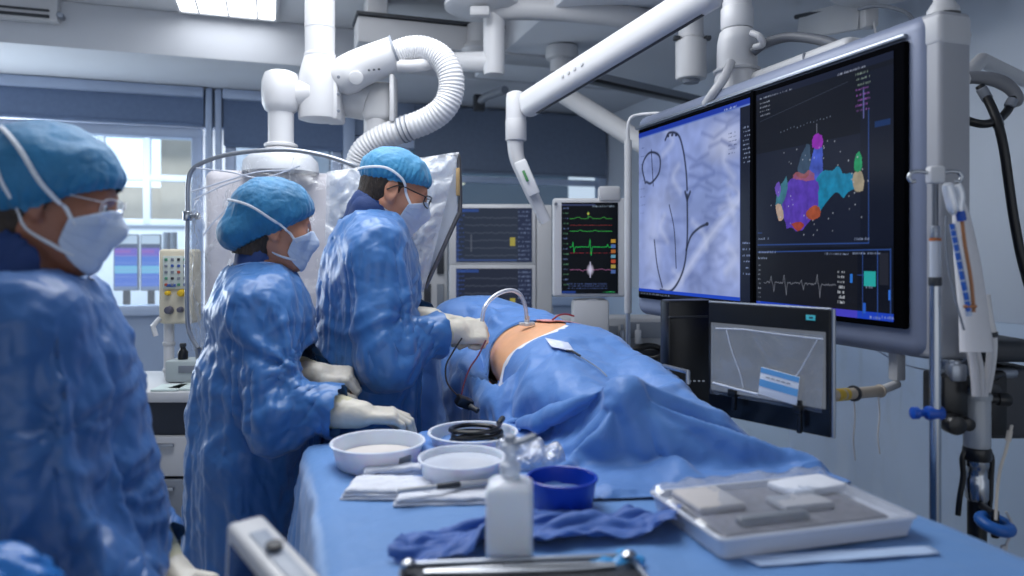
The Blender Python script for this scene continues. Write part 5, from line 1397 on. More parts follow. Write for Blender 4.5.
DR = thing('surgical_drape', 'large blue sheet draped over the patient, falling in broad folds towards the instrument table', 'drape', (.85, 1.9, TZ))
m = MB(); m.add(hV, hQ.tolist()); obj('sheet', m, M_drape, DR, 180)
# adhesive white border on the near and foot side of the opening
ang = np.linspace(0, 2 * math.pi, 61)
G = []
for a in ang:
    row = []
    for r in (.9, 1.0, 1.12 if math.radians(196) < a < math.radians(326) else 1.36):
        p = np.array((.745 + .155 * r * math.cos(a), 2.14 + .15 * r * math.sin(a), 1.3)); d = dist(PB, p[None])[0]
        z = 1.3
        for _ in range(12): z -= dist(PB, np.array([[p[0], p[1], z]]))[0] * .9
        row.append((p[0], p[1], max(z, TZ) + .004))
    G.append(row)
m = MB(); m.grid(np.array(G)[:34]); m.grid(np.array(G)[54:]); obj('adhesive_film', m, M_drape, DR, 180)
m = MB(); m.grid(np.array(G)[33:55]); obj('adhesive_border', m, mat('gauze_white', srgb(226, 226, 232), .8, var=.04, vscale=40, bump=.2, bscale=150), DR, 180)

def on_body(x, y, off=.0, prims=None):
    z = 1.35
    for _ in range(14): z -= dist(prims or PB, np.array([[x, y, z]]))[0] * .9
    return np.array((x, y, max(z, TZ) + off))
def on_sheet(px, py, lift=0.0):
    """where the sight line through a photo pixel meets the drape"""
    o = EYE; d = W(px, py, 1.0) - EYE
    rel = hV - o; t = rel @ d / (d @ d); r = np.linalg.norm(rel - t[:, None] * d, axis=1) / t
    k = np.argsort(r)[:12]; tt = t[k].min()
    return o + d * (tt - .004) + np.array((0, 0, lift))
# looped clear line with its connector
T = thing('infusion_line', 'clear plastic tube arching up out of the operating site to a white connector', 'tube', on_body(.8, 2.16))
p0, p1 = W(482, 318, 2.16), W(527, 322, 2.26)
m = MB(); pp = spline([p0 + (0, 0, -.01), W(484, 309, 2.16), W(491, 299, 2.18), W(502, 292, 2.2), W(513, 290.5, 2.22), W(521, 296, 2.24), W(525.5, 308, 2.25), p1], 44); m.tube(pp, .0064, 12); obj('tubing', m, film('tube_clear', clear=.5, gloss=.4, rough=.1, scale=60, bump=.3, haze=.55), T)
m = MB(); m.lathe([(.004, .032), (.008, .03), (.0085, .012), (.013, .008), (.013, .0)], p1 - (0, 0, .012), n=16); m.box(p1 + (.0, 0, -.006), (.05, .018, .01), b=.003); obj('connector', m, M_white, T)
T = thing('gauze_pad', 'pink-stained gauze lying at the top of the bare skin beside the white connector', 'gauze', on_body(.84, 2.2))
g = []
for i in range(12):
    row = []
    for j in range(9):
        p = on_body(.83 + .011 * i, 2.13 + .014 * j, .007 + .004 * perlin(np.array([i * .5, j * .5, 3.0])))
        row.append(p)
    g.append(row)
m = MB(); m.grid(np.array(g)); obj('pad', m, mat('stained_gauze', srgb(214, 150, 150), .8, var=.25, vscale=22, bump=.25, bscale=120), T, 180, solid=.004)
m = MB(); a = on_body(.84, 2.12, .012); m.tube(spline([a, a + (.03, .02, .012), a + (.07, .05, .012), a + (.1, .06, .004)], 14), .0028, 8); obj('thread', m, mat('red_thread', srgb(150, 52, 56), .5), T)
# patch and clip on the drape
T = thing('drape_patch', 'small pale adhesive patch stuck on the drape over the patient', 'patch', on_sheet(560, 346))
g = []
for i in range(10):
    g.append([on_sheet(545 + 2.6 * i + .9 * j, 339 + 1.3 * j + .55 * i, .004) for j in range(8)])
m = MB(); m.grid(np.array(g)); obj('patch_film', m, mat('patch_film', srgb(206, 214, 236), .3, var=.08, vscale=30, bump=.4, bscale=60), T, 180)
m = MB(); m.tube([on_sheet(566, 353, .006), on_sheet(572, 354, .008), on_sheet(580, 358, .006)], .0035, 8); obj('clip', m, M_dgrey, T)
m = MB(); m.tube(spline([on_sheet(580, 358, .004), on_sheet(590, 364, .004), on_sheet(600, 371, .004), on_sheet(607, 378, .004)], 16), .0018, 6); obj('lead', m, M_grey, T)
# thin leads that run from the hands down the drape
for name, col, pts, lab in (('guide_wire', srgb(30, 26, 30), [(462, 338), (453, 352), (446, 366), (447, 382), (456, 394), (466, 402)], 'thin dark wire hanging from the gloved hands down the near side of the drape'),
                       ('catheter_lead', srgb(120, 48, 60), [(486, 340), (478, 356), (470, 368), (464, 384), (461, 398)], 'thin dark red lead running from the skin opening down the drape')):
    P = spline([W(x, y, 2.04 - .002 * i) for i, (x, y) in enumerate(pts)], 30)
    m = MB(); m.tube(P, .0024, 6); solo(name, m, mat(name, col, .4), lab, 'wire')
T = thing('wire_clamp', 'small black clamp gathering the wires low on the drape beside the man', 'clamp', W(464, 402, 2.02))
m = MB(); m.box(W(464, 402, 2.03), (.05, .03, .03), rotm(.3, .4, .2), b=.006); obj('clamp_body', m, M_black, T)
m = MB(); m.cyl(W(470, 406, 2.02), W(478, 411, 2.0), .008, n=10, bev=.002); obj('clamp_grip', m, M_dgrey, T)
# ---------------------------------------------------------------- the instrument table
T0 = .928
def table_sim():
    h = .014
    xs = np.arange(-.42, 1.62, h); ys = np.arange(.45, 2.3, h)
    X, Y = np.meshgrid(xs, ys, indexing='ij'); Z = .945 + .003 * perlin(np.stack([X * 6, Y * 6, X * 0], -1))
    V = np.stack([X, Y, Z], -1).reshape(-1, 3); n, k = X.shape; idx = np.arange(n * k).reshape(n, k)
    Q = np.stack([idx[:-1, :-1], idx[1:, :-1], idx[1:, 1:], idx[:-1, 1:]], -1).reshape(-1, 4)
    fc = V[Q].mean(1)
    keep = ~((fc[:, 0] > .6) & (fc[:, 1] > 1.262))
    V, Q = drop_faces(V, Q, keep)
    A = slab((.33, 1.15, .455), (.5, 1.42, .93)); B = slab((.6, .85, .455), (1.04, .8, .93))
    P = cloth_sim('cover', V, Q, None, [A, B], frames=26, shrink=-.012, mass=.35, stiff=30, bend=.6, quality=6, dist_=.005)
    return V, P, Q
_, tV, tQ = cached('table', table_sim)
tV, tQ = refine(tV, tQ, 1)
top = np.clip((tV[:, 2] - .9) / .03, 0, 1)
tV = creases(tV, tQ, .006, 5.0, .2, 21, mask=1 - .75 * top); tV = crumple(tV, tQ, (.0018, .001), (9, 24), (1, 1, 1), 6, mask=1 - .3 * top)
M_cover = mat('cover_fabric', (.11, .265, .57), .5, var=.05, vscale=3, bump=.1, bscale=60, spec=.5, sheen=.2, bdet=5)
T = thing('instrument_table', 'instrument table under a pale blue cover, set with bowls and trays across the foreground', 'table', (.5, 1.15, 0))
m = MB(); m.box((.33, 1.15, .905), (.48, 1.4, .03), b=.012); m.box((.6, .85, .905), (1.02, .78, .028), b=.012); obj('tabletop', m, M_steel, T)
for x, y in ((.13, .5), (.13, 1.8), (.53, 1.8), (1.06, .5), (1.06, 1.2)):
    m = MB(); m.cyl((x, y, .012), (x, y, .9), .016, n=14); m.cyl((x, y, 0), (x, y, .03), .026, n=14, bev=.006); obj('leg', m, M_steel, T)
m = MB(); m.add(tV, tQ.tolist()); obj('table_cover', m, M_cover, T, 180)
def tz(x, y):
    k = np.argsort((tV[:, 0] - x) ** 2 + (tV[:, 1] - y) ** 2 + np.where(tV[:, 2] < .9, 9, 0))[:6]; return tV[k, 2].max()
def at_table(px, py, z=T0 + .006):
    d = F_PX * (1.4 - z) / (py - HOR); return W(px, py, d)
M_tray = mat('milky_plastic', srgb(222, 229, 242), .3, var=.03, vscale=8, sss=.2, spec=.6)
M_tray2 = mat('milky_plastic_rim', srgb(228, 234, 246), .25, var=.03, spec=.7)
def basin(c, r, h, label, group=None, lid=False, dark=None):
    z = max(tz(c[0] + dx * r * .8, c[1] + dy * r * .8) for dx, dy in ((0, 0), (1, 0), (-1, 0), (0, 1), (0, -1))) + .001
    o = np.array((c[0], c[1], z)); T = thing('basin', label, 'bowl', o, group=group)
    t = .003; m = MB(); m.lathe([(.001, 0), (r * .84, 0), (r * .88, .004), (r * .97, h * .93), (r * .97 - t, h * .93), (r * .86, .006), (r * .8, .004), (.001, .004)], o, n=56, caps=False); obj('bowl_shell', m, M_tray, T)
    m = MB(); a = np.linspace(0, 2 * np.pi, 56, endpoint=False); m.tube([o + (math.cos(t_) * r * .985, math.sin(t_) * r * .985, h * .95) for t_ in a], r * .035, 8, closed=True, flat=(.7, 1)); obj('rim', m, M_tray2, T)
    return T, o
b1, o1 = basin(W(378, 0, 1.60)[:2], .103, .052, 'milky round basin at the far left of the table, next to the resting glove')
m = MB(); m.lathe([(.001, .012), (.085, .012), (.088, .02), (.001, .022)], o1, n=40, caps=False); obj('lining', m, mat('lining_paper', srgb(205, 200, 196), .8, var=.06, vscale=20, bump=.1, bscale=60), b1)
m = MB(); m.box(o1 + (.045, -.083, .026), (.03, .004, .018), rotm(.1, 0, .4), b=.001); obj('level_mark', m, M_grey, b1)
b2, o2 = basin(W(473, 0, 1.70)[:2], .105, .05, 'milky round basin farthest back on the table, a black coil inside')
T = thing('coiled_wire', 'black coiled guide wire lying inside the farthest basin', 'wire', o2 + (.01, 0, .02))
m = MB(); P = [o2 + (.008 + math.cos(t) * (.058 + .004 * math.sin(3.3 * t)), math.sin(t) * (.052 + .003 * math.cos(2.1 * t)), .02 + .0022 * t) for t in np.linspace(.6, 6 * math.pi, 150)]; m.tube(P, .0055, 8); obj('coil', m, M_black, T)
m = MB(); m.cyl(P[-1], P[-1] + (.02, .03, .006), .007, n=10, bev=.002); obj('hub', m, M_dgrey, T)
b3, o3 = basin(W(462, 0, 1.478)[:2], .089, .052, 'smaller milky basin in front of the other two, filled with pale fluid')
m = MB(); m.lathe([(.001, .035), (.082, .035), (.083, .037), (.001, .038)], o3, n=40, caps=False); obj('fluid', m, mat('saline', srgb(206, 212, 224), .12, var=.02, spec=.7), b3)
# blue bowl
c = W(562, 0, 1.335)[:2]; z = tz(*c) + .001; o = np.array((c[0], c[1], z)); r = .066
T = thing('blue_bowl', 'glossy royal blue bowl standing right of the white bottle', 'bowl', o)
M_blue = mat('royal_blue_plastic', (.006, .045, .42), .25, var=.05, spec=.6)
m = MB(); m.lathe([(.001, 0), (r * .82, 0), (r * .86, .003), (r * .96, .052), (r * .92, .052), (r * .82, .006), (.001, .005)], o, n=52, caps=False); obj('bowl_shell', m, M_blue, T)
m = MB(); m.tube([o + (math.cos(t_) * r * .965, math.sin(t_) * r * .965, .053) for t_ in np.linspace(0, 2 * np.pi, 52, endpoint=False)], .0035, 8, closed=True); obj('rim', m, M_blue, T)
m = MB(); m.lathe([(.001, .024), (r * .86, .024), (.001, .025)], o, n=36, caps=False); obj('fluid', m, mat('bowl_fluid', srgb(120, 150, 200), .1, spec=.7), T)
# folded white gauze and towels
def folded_cloth(name, px, py, sx, sy, rz, hgt, seed, label, mt, group=None, lay=3, z=None):
    c = at_table(px, py)[:2]; z = tz(*c) + .001 if z is None else z
    T = thing(name, label, 'cloth', (c[0], c[1], z), group=group)
    R = rotm(0, 0, rz)
    for k in range(lay):
        n, q = 30, 22; U, V_ = np.meshgrid(np.linspace(-1, 1, n), np.linspace(-1, 1, q), indexing='ij')
        X = U * sx / 2 * (1 - .04 * k) + .004 * perlin(np.stack([U * 2, V_ * 2, U * 0 + k + seed], -1)); Y = V_ * sy / 2 * (1 - .06 * k) + .006 * perlin(np.stack([U * 2, V_ * 2, U * 0 + k + seed + 9], -1))
        e = np.clip(np.minimum(1 - np.abs(U), 1 - np.abs(V_)) * 7, 0, 1) ** .5
        Z = hgt * (k + .15 + .85 * e) / lay + .0045 * perlin(np.stack([U * 3, V_ * 3, U * 0 + k * 4 + seed], -1)) * (k + 1) / lay
        P = np.stack([X, Y, np.maximum(Z, .0005)], -1) @ R.T + np.array((c[0], c[1], z))
        m = MB(); m.grid(P); obj('fold', m, mt, T, 180, solid=.0012)
    return T, np.array((c[0], c[1], z + hgt))
M_gauze = mat('gauze_weave', srgb(218, 222, 232), .85, var=.04, vscale=30, bump=.3, bscale=180)
folded_cloth('gauze_stack', 392, 490, .18, .11, -.35, .018, 3, 'folded white gauze spread on the table in front of the left basin', M_gauze)
folded_cloth('white_towel', 448, 493, .2, .13, -.25, .014, 7, 'crumpled white towel under the pen, beside the white bottle', M_gauze, lay=2)
folded_cloth('rolled_gauze', 393, 476, .13, .035, -.12, .024, 12, 'narrow rolled gauze strip just in front of the left basin', M_gauze, lay=2)
T = thing('marking_pen', 'slim white pen with a dark grip lying on the white gauze', 'pen', at_table(445, 487, T0 + .025))
a, b_ = at_table(398, 491, T0 + .034), at_table(497, 480, T0 + .03); ax = nrm(b_ - a)
m = MB(); m.cyl(a + ax * .12, b_, .0048, n=12, bev=.0015); obj('barrel', m, M_white2, T)
m = MB(); m.cyl(a, a + ax * .075, .0048, n=12, bev=.0015); obj('pen_cap', m, M_white2, T)
m = MB(); m.cyl(a + ax * .074, a + ax * .121, .0056, n=12, bev=.001); obj('grip', m, M_dgrey, T)
# clear crumpled wrap
c = at_table(530, 470)[:2]; z = tz(*c); rr = np.random.RandomState(5)
V, Q = sculpt([ell((c[0], c[1], z + .03), (.055, .05, .03), k=0), ell((c[0] - .04, c[1] + .01, z + .035), (.035, .03, .035), k=.02), ell((c[0] + .045, c[1] - .005, z + .022), (.03, .04, .022), k=.02)], .0045)
V = crumple(V, Q, (.018, .009), (17, 36), seed=8); V[:, 2] = np.maximum(V[:, 2], z + .001)
m = MB(); m.add(V, Q.tolist()); solo('plastic_wrap', m, film('clear_wrap', clear=.62, gloss=.3, rough=.08, scale=45, bump=.7, haze=.35), 'crumpled clear plastic wrapper between the small basin and the blue bowl', 'wrapper', smooth=30)
# white bottle
c = W(510, 0, 1.10); z = tz(c[0], c[1]) + .001; o = np.array((c[0], c[1], z))
T = thing('bottle', 'square white plastic bottle with a clear nozzle, standing at the front of the table', 'bottle', o, -math.radians(18.4) - .06)
def sq(s, r, n=6):
    P = []
    for cx, cy, a0 in ((1, 1, 0), (-1, 1, 90), (-1, -1, 180), (1, -1, 270)):
        for k in range(n): a = math.radians(a0 + 90 * k / (n - 1)); P.append((cx * (s - r) + r * math.cos(a), cy * (s - r) + r * math.sin(a)))
    return np.array(P)
rows = [(.0325, .01, 0), (.035, .01, .004), (.035, .01, .112), (.034, .012, .118), (.028, .016, .125), (.016, .0155, .129), (.0135, .0134, .131), (.0135, .0134, .137)]
G = np.array([[(x, y, zz) for x, y in sq(s, r)] for s, r, zz in rows]); m = MB(); G2 = np.concatenate([G, G[:, :1]], 1); m.grid(G2); m.f = [f[::-1] for f in m.f]; k = len(G2[0]); m.f.append(tuple(range(k - 1))[::-1]); m.m.append(0)
M_bot = mat('bottle_plastic', srgb(226, 231, 240), .35, var=.02, sss=.15)
obj('bottle_body', m, M_bot, T, 50, local=True)
m = MB(); m.lathe([(.014, .135), (.016, .137), (.016, .15), (.012, .153), (.0085, .156), (.008, .17), (.013, .172), (.013, .181), (.005, .184)], n=24); obj('nozzle', m, film('nozzle_clear', clear=.45, gloss=.25, rough=.2, scale=20, bump=.2, haze=.85), T, 40, local=True)
m = MB(); m.box((.022, 0, .186), (.04, .012, .01), rotm(0, -.2, .5), b=.003); m.lathe([(.006, .18), (.009, .183), (.009, .193), (.004, .195)], n=16); obj('spout', m, mat('spout_grey', srgb(150, 156, 166), .4), T, 40, local=True)
m = MB(); m.box((.006, -.0354, .012), (.022, .001, .008), b=.0003); obj('moulded_mark', m, M_tray2, T, 40, local=True)
# crumpled dark blue wrap
M_wrapb = mat('wrap_fabric', (.035, .115, .40), .6, var=.08, vscale=5, bump=.12, bscale=70, sheen=.2)
def wrap_sim():
    h = .011; nx, ny = 78, 44
    c = at_table(526, 531); X, Y = np.meshgrid((np.arange(nx) - nx / 2) * h, (np.arange(ny) - ny / 2) * h, indexing='ij')
    P3 = np.stack([X, Y, X * 0 + 2.2], -1)
    rest = np.stack([X, Y, .085 * perlin(P3 * 5.2) + .022 * perlin(P3 * 10 + 4)], -1)
    sc = np.array((.86, .72, 1)); Rz = rotm(0, 0, -.22)
    V = (rest * sc).reshape(-1, 3) @ Rz.T + np.array((c[0], c[1], T0 + .1)); n, k = X.shape; idx = np.arange(n * k).reshape(n, k)
    Q = np.stack([idx[:-1, :-1], idx[1:, :-1], idx[1:, 1:], idx[:-1, 1:]], -1).reshape(-1, 4)
    fc = V[Q].mean(1); d = (fc - c) @ Rz
    Q = Q[(np.abs(d[:, 0]) / .31) ** 3 + (np.abs(d[:, 1]) / .12) ** 3 < 1 + .7 * perlin(fc * 9)]
    V, Q = drop_faces(V, Q, np.ones(len(Q), bool))
    A = slab((.5, .9, .455), (1.2, 1.2, (T0 - .005) * 1.0)); A[0][:, 2] += T0 + .002 - A[0][:, 2].max()
    P = cloth_sim('wrap', V, Q, None, [A], frames=22, shrink=.0, mass=.3, stiff=15, bend=3.0, quality=6, dist_=.004, self_col=True)
    return P, Q
wV, wQ = cached('wrap', wrap_sim)
wV = relax(wV, wQ, 3, .5); wV, wQ = refine(wV, wQ, 1); wV = crumple(wV, wQ, (.005, .001), (9, 34), seed=3)
lowz = np.array([tz(x, y) for x, y in wV[::40, :2]]).max(); wV[:, 2] += lowz + .001 - np.percentile(wV[:, 2], 4); wV[:, 2] = np.maximum(wV[:, 2], lowz + .0005)
bx = W(510, 0, 1.10); kb = np.clip((np.hypot(wV[:, 0] - bx[0], wV[:, 1] - bx[1]) - .052) / .03, 0, 1); fl = drop_faces(wV, wQ, kb[wQ].min(1) > 0); wV, wQ = fl
m = MB(); m.add(wV, wQ.tolist()); solo('crumpled_wrap', m, M_wrapb, 'crumpled darker blue wrapping cloth lying behind the white bottle', 'cloth', smooth=180)
# dark instrument tray at the front edge
a, b_ = at_table(400, 583), at_table(636, 573); c = (a + b_) / 2; c = c - rotm(0, 0, math.atan2(b_[1] - a[1], b_[0] - a[0])) @ np.array((0, .025, 0)); rz = math.atan2(b_[1] - a[1], b_[0] - a[0]); R = rotm(0, 0, rz); z = T0 + .016; L = np.linalg.norm(b_ - a)
T = thing('instrument_tray', 'shallow dark steel tray at the front edge of the table below the bottle', 'tray', (c[0], c[1], z))
m = MB(); m.box((c[0], c[1], z + .003), (L, .085, .004), R, b=.0015); obj('tray_floor', m, M_dgrey, T)
m = MB(); pts = [np.array((c[0], c[1], z + .014)) + R @ np.array((sx * L / 2, sy * .044, -.006)) for sx, sy in ((-1, -1), (-.98, 1), (.98, 1), (1, -1))]; m.tube(np.concatenate([np.linspace(pts[i], pts[(i + 1) % 4], 12, endpoint=False) for i in range(4)]), .004, 8, closed=True); obj('tray_rim', m, M_silver, T)
for sx in (-1, 1):
    m = MB(); e = np.array((c[0], c[1], z + .014)) + R @ np.array((sx * (L / 2 - .012), .02, .004)); m.lathe([(.001, -.004), (.01, -.003), (.011, .003), (.006, .007), (.001, .008)], e, n=18, caps=False); obj('end_stud', m, M_steel, T)
T = thing('forceps', 'slim steel forceps lying lengthwise in the dark tray', 'tool', np.array((c[0], c[1], z + .006)))
for s in (-1, 1):
    m = MB(); m.tube(spline([np.array((c[0], c[1], z + .0095)) + R @ np.array((x * L * .4, s * y_ + .012, 0)) for x, y_ in ((-1, .0015), (-.2, .007), (.5, .008), (1, .0025))], 20), .0028, 8); obj('blade', m, M_steel, T)
# sterile pack
R = rotm(0, 0, -.045); c = np.array((.835, 1.045, 0)); z = max(tz(.7, 1.0), tz(1.0, 1.1), tz(.85, 1.05)) + .002; c[2] = z
T = thing('sterile_pack', 'white moulded tray pack under clear film, lying on the right of the table', 'tray', c)
M_pack = mat('pack_plastic', srgb(214, 216, 224), .4, var=.02)
def tr(p): return c + R @ np.asarray(p, float)
m = MB()
sx, sy, hh = .375, .24, .034
G = []
for wx, wy, zz in ((sx - .02, sy - .02, 0), (sx - .006, sy - .006, hh - .006), (sx, sy, hh - .004), (sx, sy, hh), (sx - .016, sy - .016, hh), (sx - .02, sy - .02, hh - .012), (sx - .16, sy - .08, hh - .013)):
    P = []
    for cx, cy, a0 in ((1, 1, 0), (-1, 1, 90), (-1, -1, 180), (1, -1, 270)):
        for k in range(5): an = math.radians(a0 + 22.5 * k); P.append(tr((cx * (wx / 2 - .012) + .012 * math.cos(an), cy * (wy / 2 - .012) + .012 * math.sin(an), zz)))
    P.append(P[0]); G.append(P)
m.grid(np.array(G)); m.f = [f[::-1] for f in m.f]; n = len(G[0]); m.f.append(tuple(range((len(G) - 1) * n, len(G) * n - 1))); m.m.append(0); obj('tray_shell', m, M_pack, T, 50)
for nm, x, y, wx, wy, hz_, mt in (('grey_insert', -.01, -.005, .31, .19, .01, mat('insert_grey', srgb(136, 134, 140), .7, var=.12, vscale=18, bump=.2, bscale=50)), ('white_pad', .1, .05, .13, .07, .016, M_gauze), ('folded_towel', -.115, .035, .09, .1, .015, mat('pale_towel', srgb(188, 184, 184), .8, var=.06, bump=.2, bscale=90)), ('syringe_case', -.06, -.07, .13, .022, .016, M_grey), ('swab', .03, -.02, .1, .06, .015, mat('swab_grey', srgb(166, 168, 176), .8, var=.08, bump=.2, bscale=90))):
    m = MB(); m.box(tr((x, y, hh - .012 + hz_ / 2 + (.008 if nm != 'grey_insert' else 0))), (wx, wy, hz_), R @ rotm(0, 0, .12 if nm == 'white_pad' else 0), b=.006, seg=3); obj(nm, m, mt, T)
n, q = 46, 32; U, V_ = np.meshgrid(np.linspace(-1, 1, n), np.linspace(-1, 1, q), indexing='ij'); P3 = np.stack([U * 3, V_ * 2, U * 0], -1)
Z = hh + .006 + .006 * (1 - U ** 2) * (1 - V_ ** 2) + .006 * perlin(P3) * (1 - U ** 4) + .016 * np.exp(-((V_ - .9) / .12) ** 2) * (.6 + perlin(P3 * 2)) + .005 * np.abs(perlin(P3 * 4)); Z = np.where((np.abs(U) > .98) | (np.abs(V_) > .97), hh + .001, Z)
m = MB(); m.grid(np.stack([c[0] + (U * sx / 2 * 1.0) * R[0, 0] + V_ * sy / 2 * R[0, 1], c[1] + U * sx / 2 * R[1, 0] + V_ * sy / 2 * R[1, 1], z + Z], -1)); obj('clear_film', m, film('pack_film', clear=.86, gloss=.14, rough=.12, scale=16, bump=.5, haze=.25), T, 180)
# loose sheet in front of the pack
p = [at_table(738, 556), at_table(930, 546), at_table(940, 553), at_table(760, 566)]
n, q = 26, 10; G = np.array([[(np.array(p[0]) * (1 - u) + p[1] * u) * (1 - v) + (np.array(p[3]) * (1 - u) + p[2] * u) * v + np.array((0, 0, .003 + .0025 * perlin(np.array([u * 5, v * 3, 1.0])))) for v in np.linspace(0, 1, q)] for u in np.linspace(0, 1, n)])
zz = max(tz(g[0], g[1]) for g in G[::6, ::4].reshape(-1, 3)); G[..., 2] += zz - T0 - .006
m = MB(); m.grid(G); solo('paper_sheet', m, mat('pale_sheet', srgb(178, 200, 232), .6, var=.04), 'flat pale sheet sticking out in front of the white tray pack', 'sheet', solid=.001)
# small bits by the far edge
T = thing('stopcock', 'tiny bright blue stopcock lying between the two rear basins', 'valve', at_table(424, 432))
e = at_table(424, 432) + (0, 0, .009); e[2] = tz(e[0], e[1]) + .008
m = MB(); m.cyl(e + (-.016, 0, 0), e + (.016, 0, 0), .005, n=12, bev=.001); obj('valve_body', m, M_white2, T)
m = MB(); m.box(e + (0, 0, .007), (.026, .007, .005), rotm(0, 0, .5), b=.002); obj('tap', m, mat('tap_blue', srgb(40, 120, 220), .35), T)
m = MB(); e = at_table(612, 571); e[2] = tz(e[0], e[1])
V, Q = sculpt([ell(e + (0, 0, .012), (.04, .025, .012), k=0), ell(e + (.03, .01, .01), (.025, .02, .01), k=.01)], .004); V = crumple(V, Q, (.008, .004), (25, 50), seed=2); V[:, 2] = np.maximum(V[:, 2], e[2] + .001)
m.add(V, Q.tolist()); solo('peel_pouch', m, mat('cyan_film', srgb(60, 150, 214), .3, var=.1, vscale=20), 'small bright cyan peel pouch at the front edge beside the dark tray', 'pouch', smooth=60)
# ---------------------------------------------------------------- right side: touch monitor, poles, pump
M_film = film('drape_film', clear=.9, gloss=.16, rough=.1, scale=9, bump=.5, haze=.25)
# --- monitor in a clear bag
A_ = np.array((1.062, 1.597, 0)); B_ = np.array((1.176, 1.295, 0)); ex = nrm(B_ - A_); nz_ = np.array((ex[1], -ex[0], 0)); nz_ = nz_ if np.dot(nz_, -A_) > 0 else -nz_
wz, hz_ = np.linalg.norm(B_ - A_), .287; zb = .99
RM = np.stack([ex, -nz_, upv], 1); ctr = (A_ + B_) / 2 + upv * (zb + hz_ / 2)
def on_panel(u, v, off=0.0): return A_ + ex * wz * u + upv * (zb + hz_ * v) + nz_ * off
T = thing('bagged_monitor', 'black-framed monitor in a clear bag with a label, below the twin display', 'monitor', ((A_ + B_) / 2 + upv * zb))
bm_thing = T
m = MB(); m.box(ctr - nz_ * .012, (wz, .022, hz_), RM, b=.005); fr = obj('frame', m, M_black, T)
m = MB(); m.tube([on_panel(1.0, .0, -.012), on_panel(1.0, 1.0, -.012)], .006, 8); m.tube([on_panel(0, 1.0, -.006), on_panel(1, 1.0, -.006)], .003, 8); obj('edge_trim', m, M_silver, fr)
cv = Canvas(130, 120, (98, 104, 115)); cv.asp = .9  # glowing grey picture paints a reflection on the unlit glass
cv.a *= (1 + .25 * perlin(np.stack([cv.U * 3, cv.V * 3, cv.U * 0 + 2], -1)))[..., None]
cv.ellipse(.75, .3, .3, .35, (104, 108, 116), .6, .9); cv.rect(.08, .35, .1, .8, (92, 98, 108), .5)
for k in range(10): cv.writing(.05, .3 + k * .055, .05, .02, (112, 118, 130), 400 + k, .5)
display('glass_reflection', cv, on_panel(.03, .22, .0008), ex * wz * .94, upv * hz_ * .6, M_scr, fr)
m = MB(); m.box(on_panel(.86, .925, .001), (.022, .002, .012), RM, b=.0008); obj('indicator', m, mat('indicator_teal', (.02, .12, .16), .4, emit=srgb(60, 170, 190), estr=.55), fr)
m = MB(); m.box(on_panel(.865, .925, .0022), (.009, .001, .004), RM); obj('indicator_mark', m, M_dgrey, fr)
n, q = 40, 34; G = np.zeros((n, q, 3))
for i, u in enumerate(np.linspace(.06, .97, n)):
    for j, v in enumerate(np.linspace(.2, .8, q)):
        G[i, j] = on_panel(u, v, .012 + .016 * (v - .8) ** 2 + .006 * perlin(np.array([u * 5, v * 5, 1.])) + .004 * abs(perlin(np.array([u * 11 + v * 6, v * 3, 4.]))))
m = MB(); m.grid(G); bg_ = obj('clear_bag', m, M_film, T, 180)
M_edge = mat('bag_edge', srgb(190, 198, 214), .25, var=.05, spec=.8)
m = MB(); m.tube([on_panel(.1, .775, .013), on_panel(.35, .79, .016), on_panel(.7, .775, .016), on_panel(.97, .77, .013)], .0016, 6); obj('bag_seam', m, M_edge, bg_)
m = MB(); m.tube(spline([on_panel(.2, .77, .014), on_panel(.26, .6, .02), on_panel(.33, .42, .02), on_panel(.36, .3, .02)], 16), .0013, 6); obj('bag_fold', m, M_edge, bg_)
m = MB(); m.tube(spline([on_panel(.93, .76, .014), on_panel(.86, .6, .02), on_panel(.8, .48, .022), on_panel(.72, .4, .022)], 16), .0013, 6); obj('bag_fold', m, M_edge, bg_)
m = MB(); m.tube(spline([on_panel(.1, .3, .024), on_panel(.3, .285, .03), on_panel(.5, .27, .03)], 16), .003, 8); obj('bag_roll', m, M_edge, bg_)
RL = RM @ rotm(0, .12, 0)
m = MB(); m.box(on_panel(.66, .365, .026), (.098, .0012, .066), RL, b=.0004); lb = obj('label', m, mat('label_white', srgb(216, 222, 232), .6), T)
for k, (dz, hh, cc) in enumerate(((.026, .012, srgb(96, 160, 214)), (-.004, .017, srgb(96, 160, 214)))):
    m = MB(); m.box(on_panel(.66, .365, .0272) + RL @ np.array((0, 0, dz)), (.097, .0008, hh), RL); obj('label_band', m, mat('label_blue', cc, .6), lb)
for k in range(5):
    m = MB(); m.box(on_panel(.66, .365, .0275) + RL @ np.array((-.028 + .013 * k, 0, .012)), (.009, .0006, .0022), RL); obj('print_mark', m, M_grey, lb)
for u, v, hgt in ((.27, .24, .05), (.8, .2, .075)):
    m = MB(); m.box(on_panel(u, v, .022), (.022, .014, .018), RM, b=.004); m.box(on_panel(u + .01, v - .06, .02), (.012, .01, hgt), RM, b=.003); obj('spring_clip', m, M_black, T)
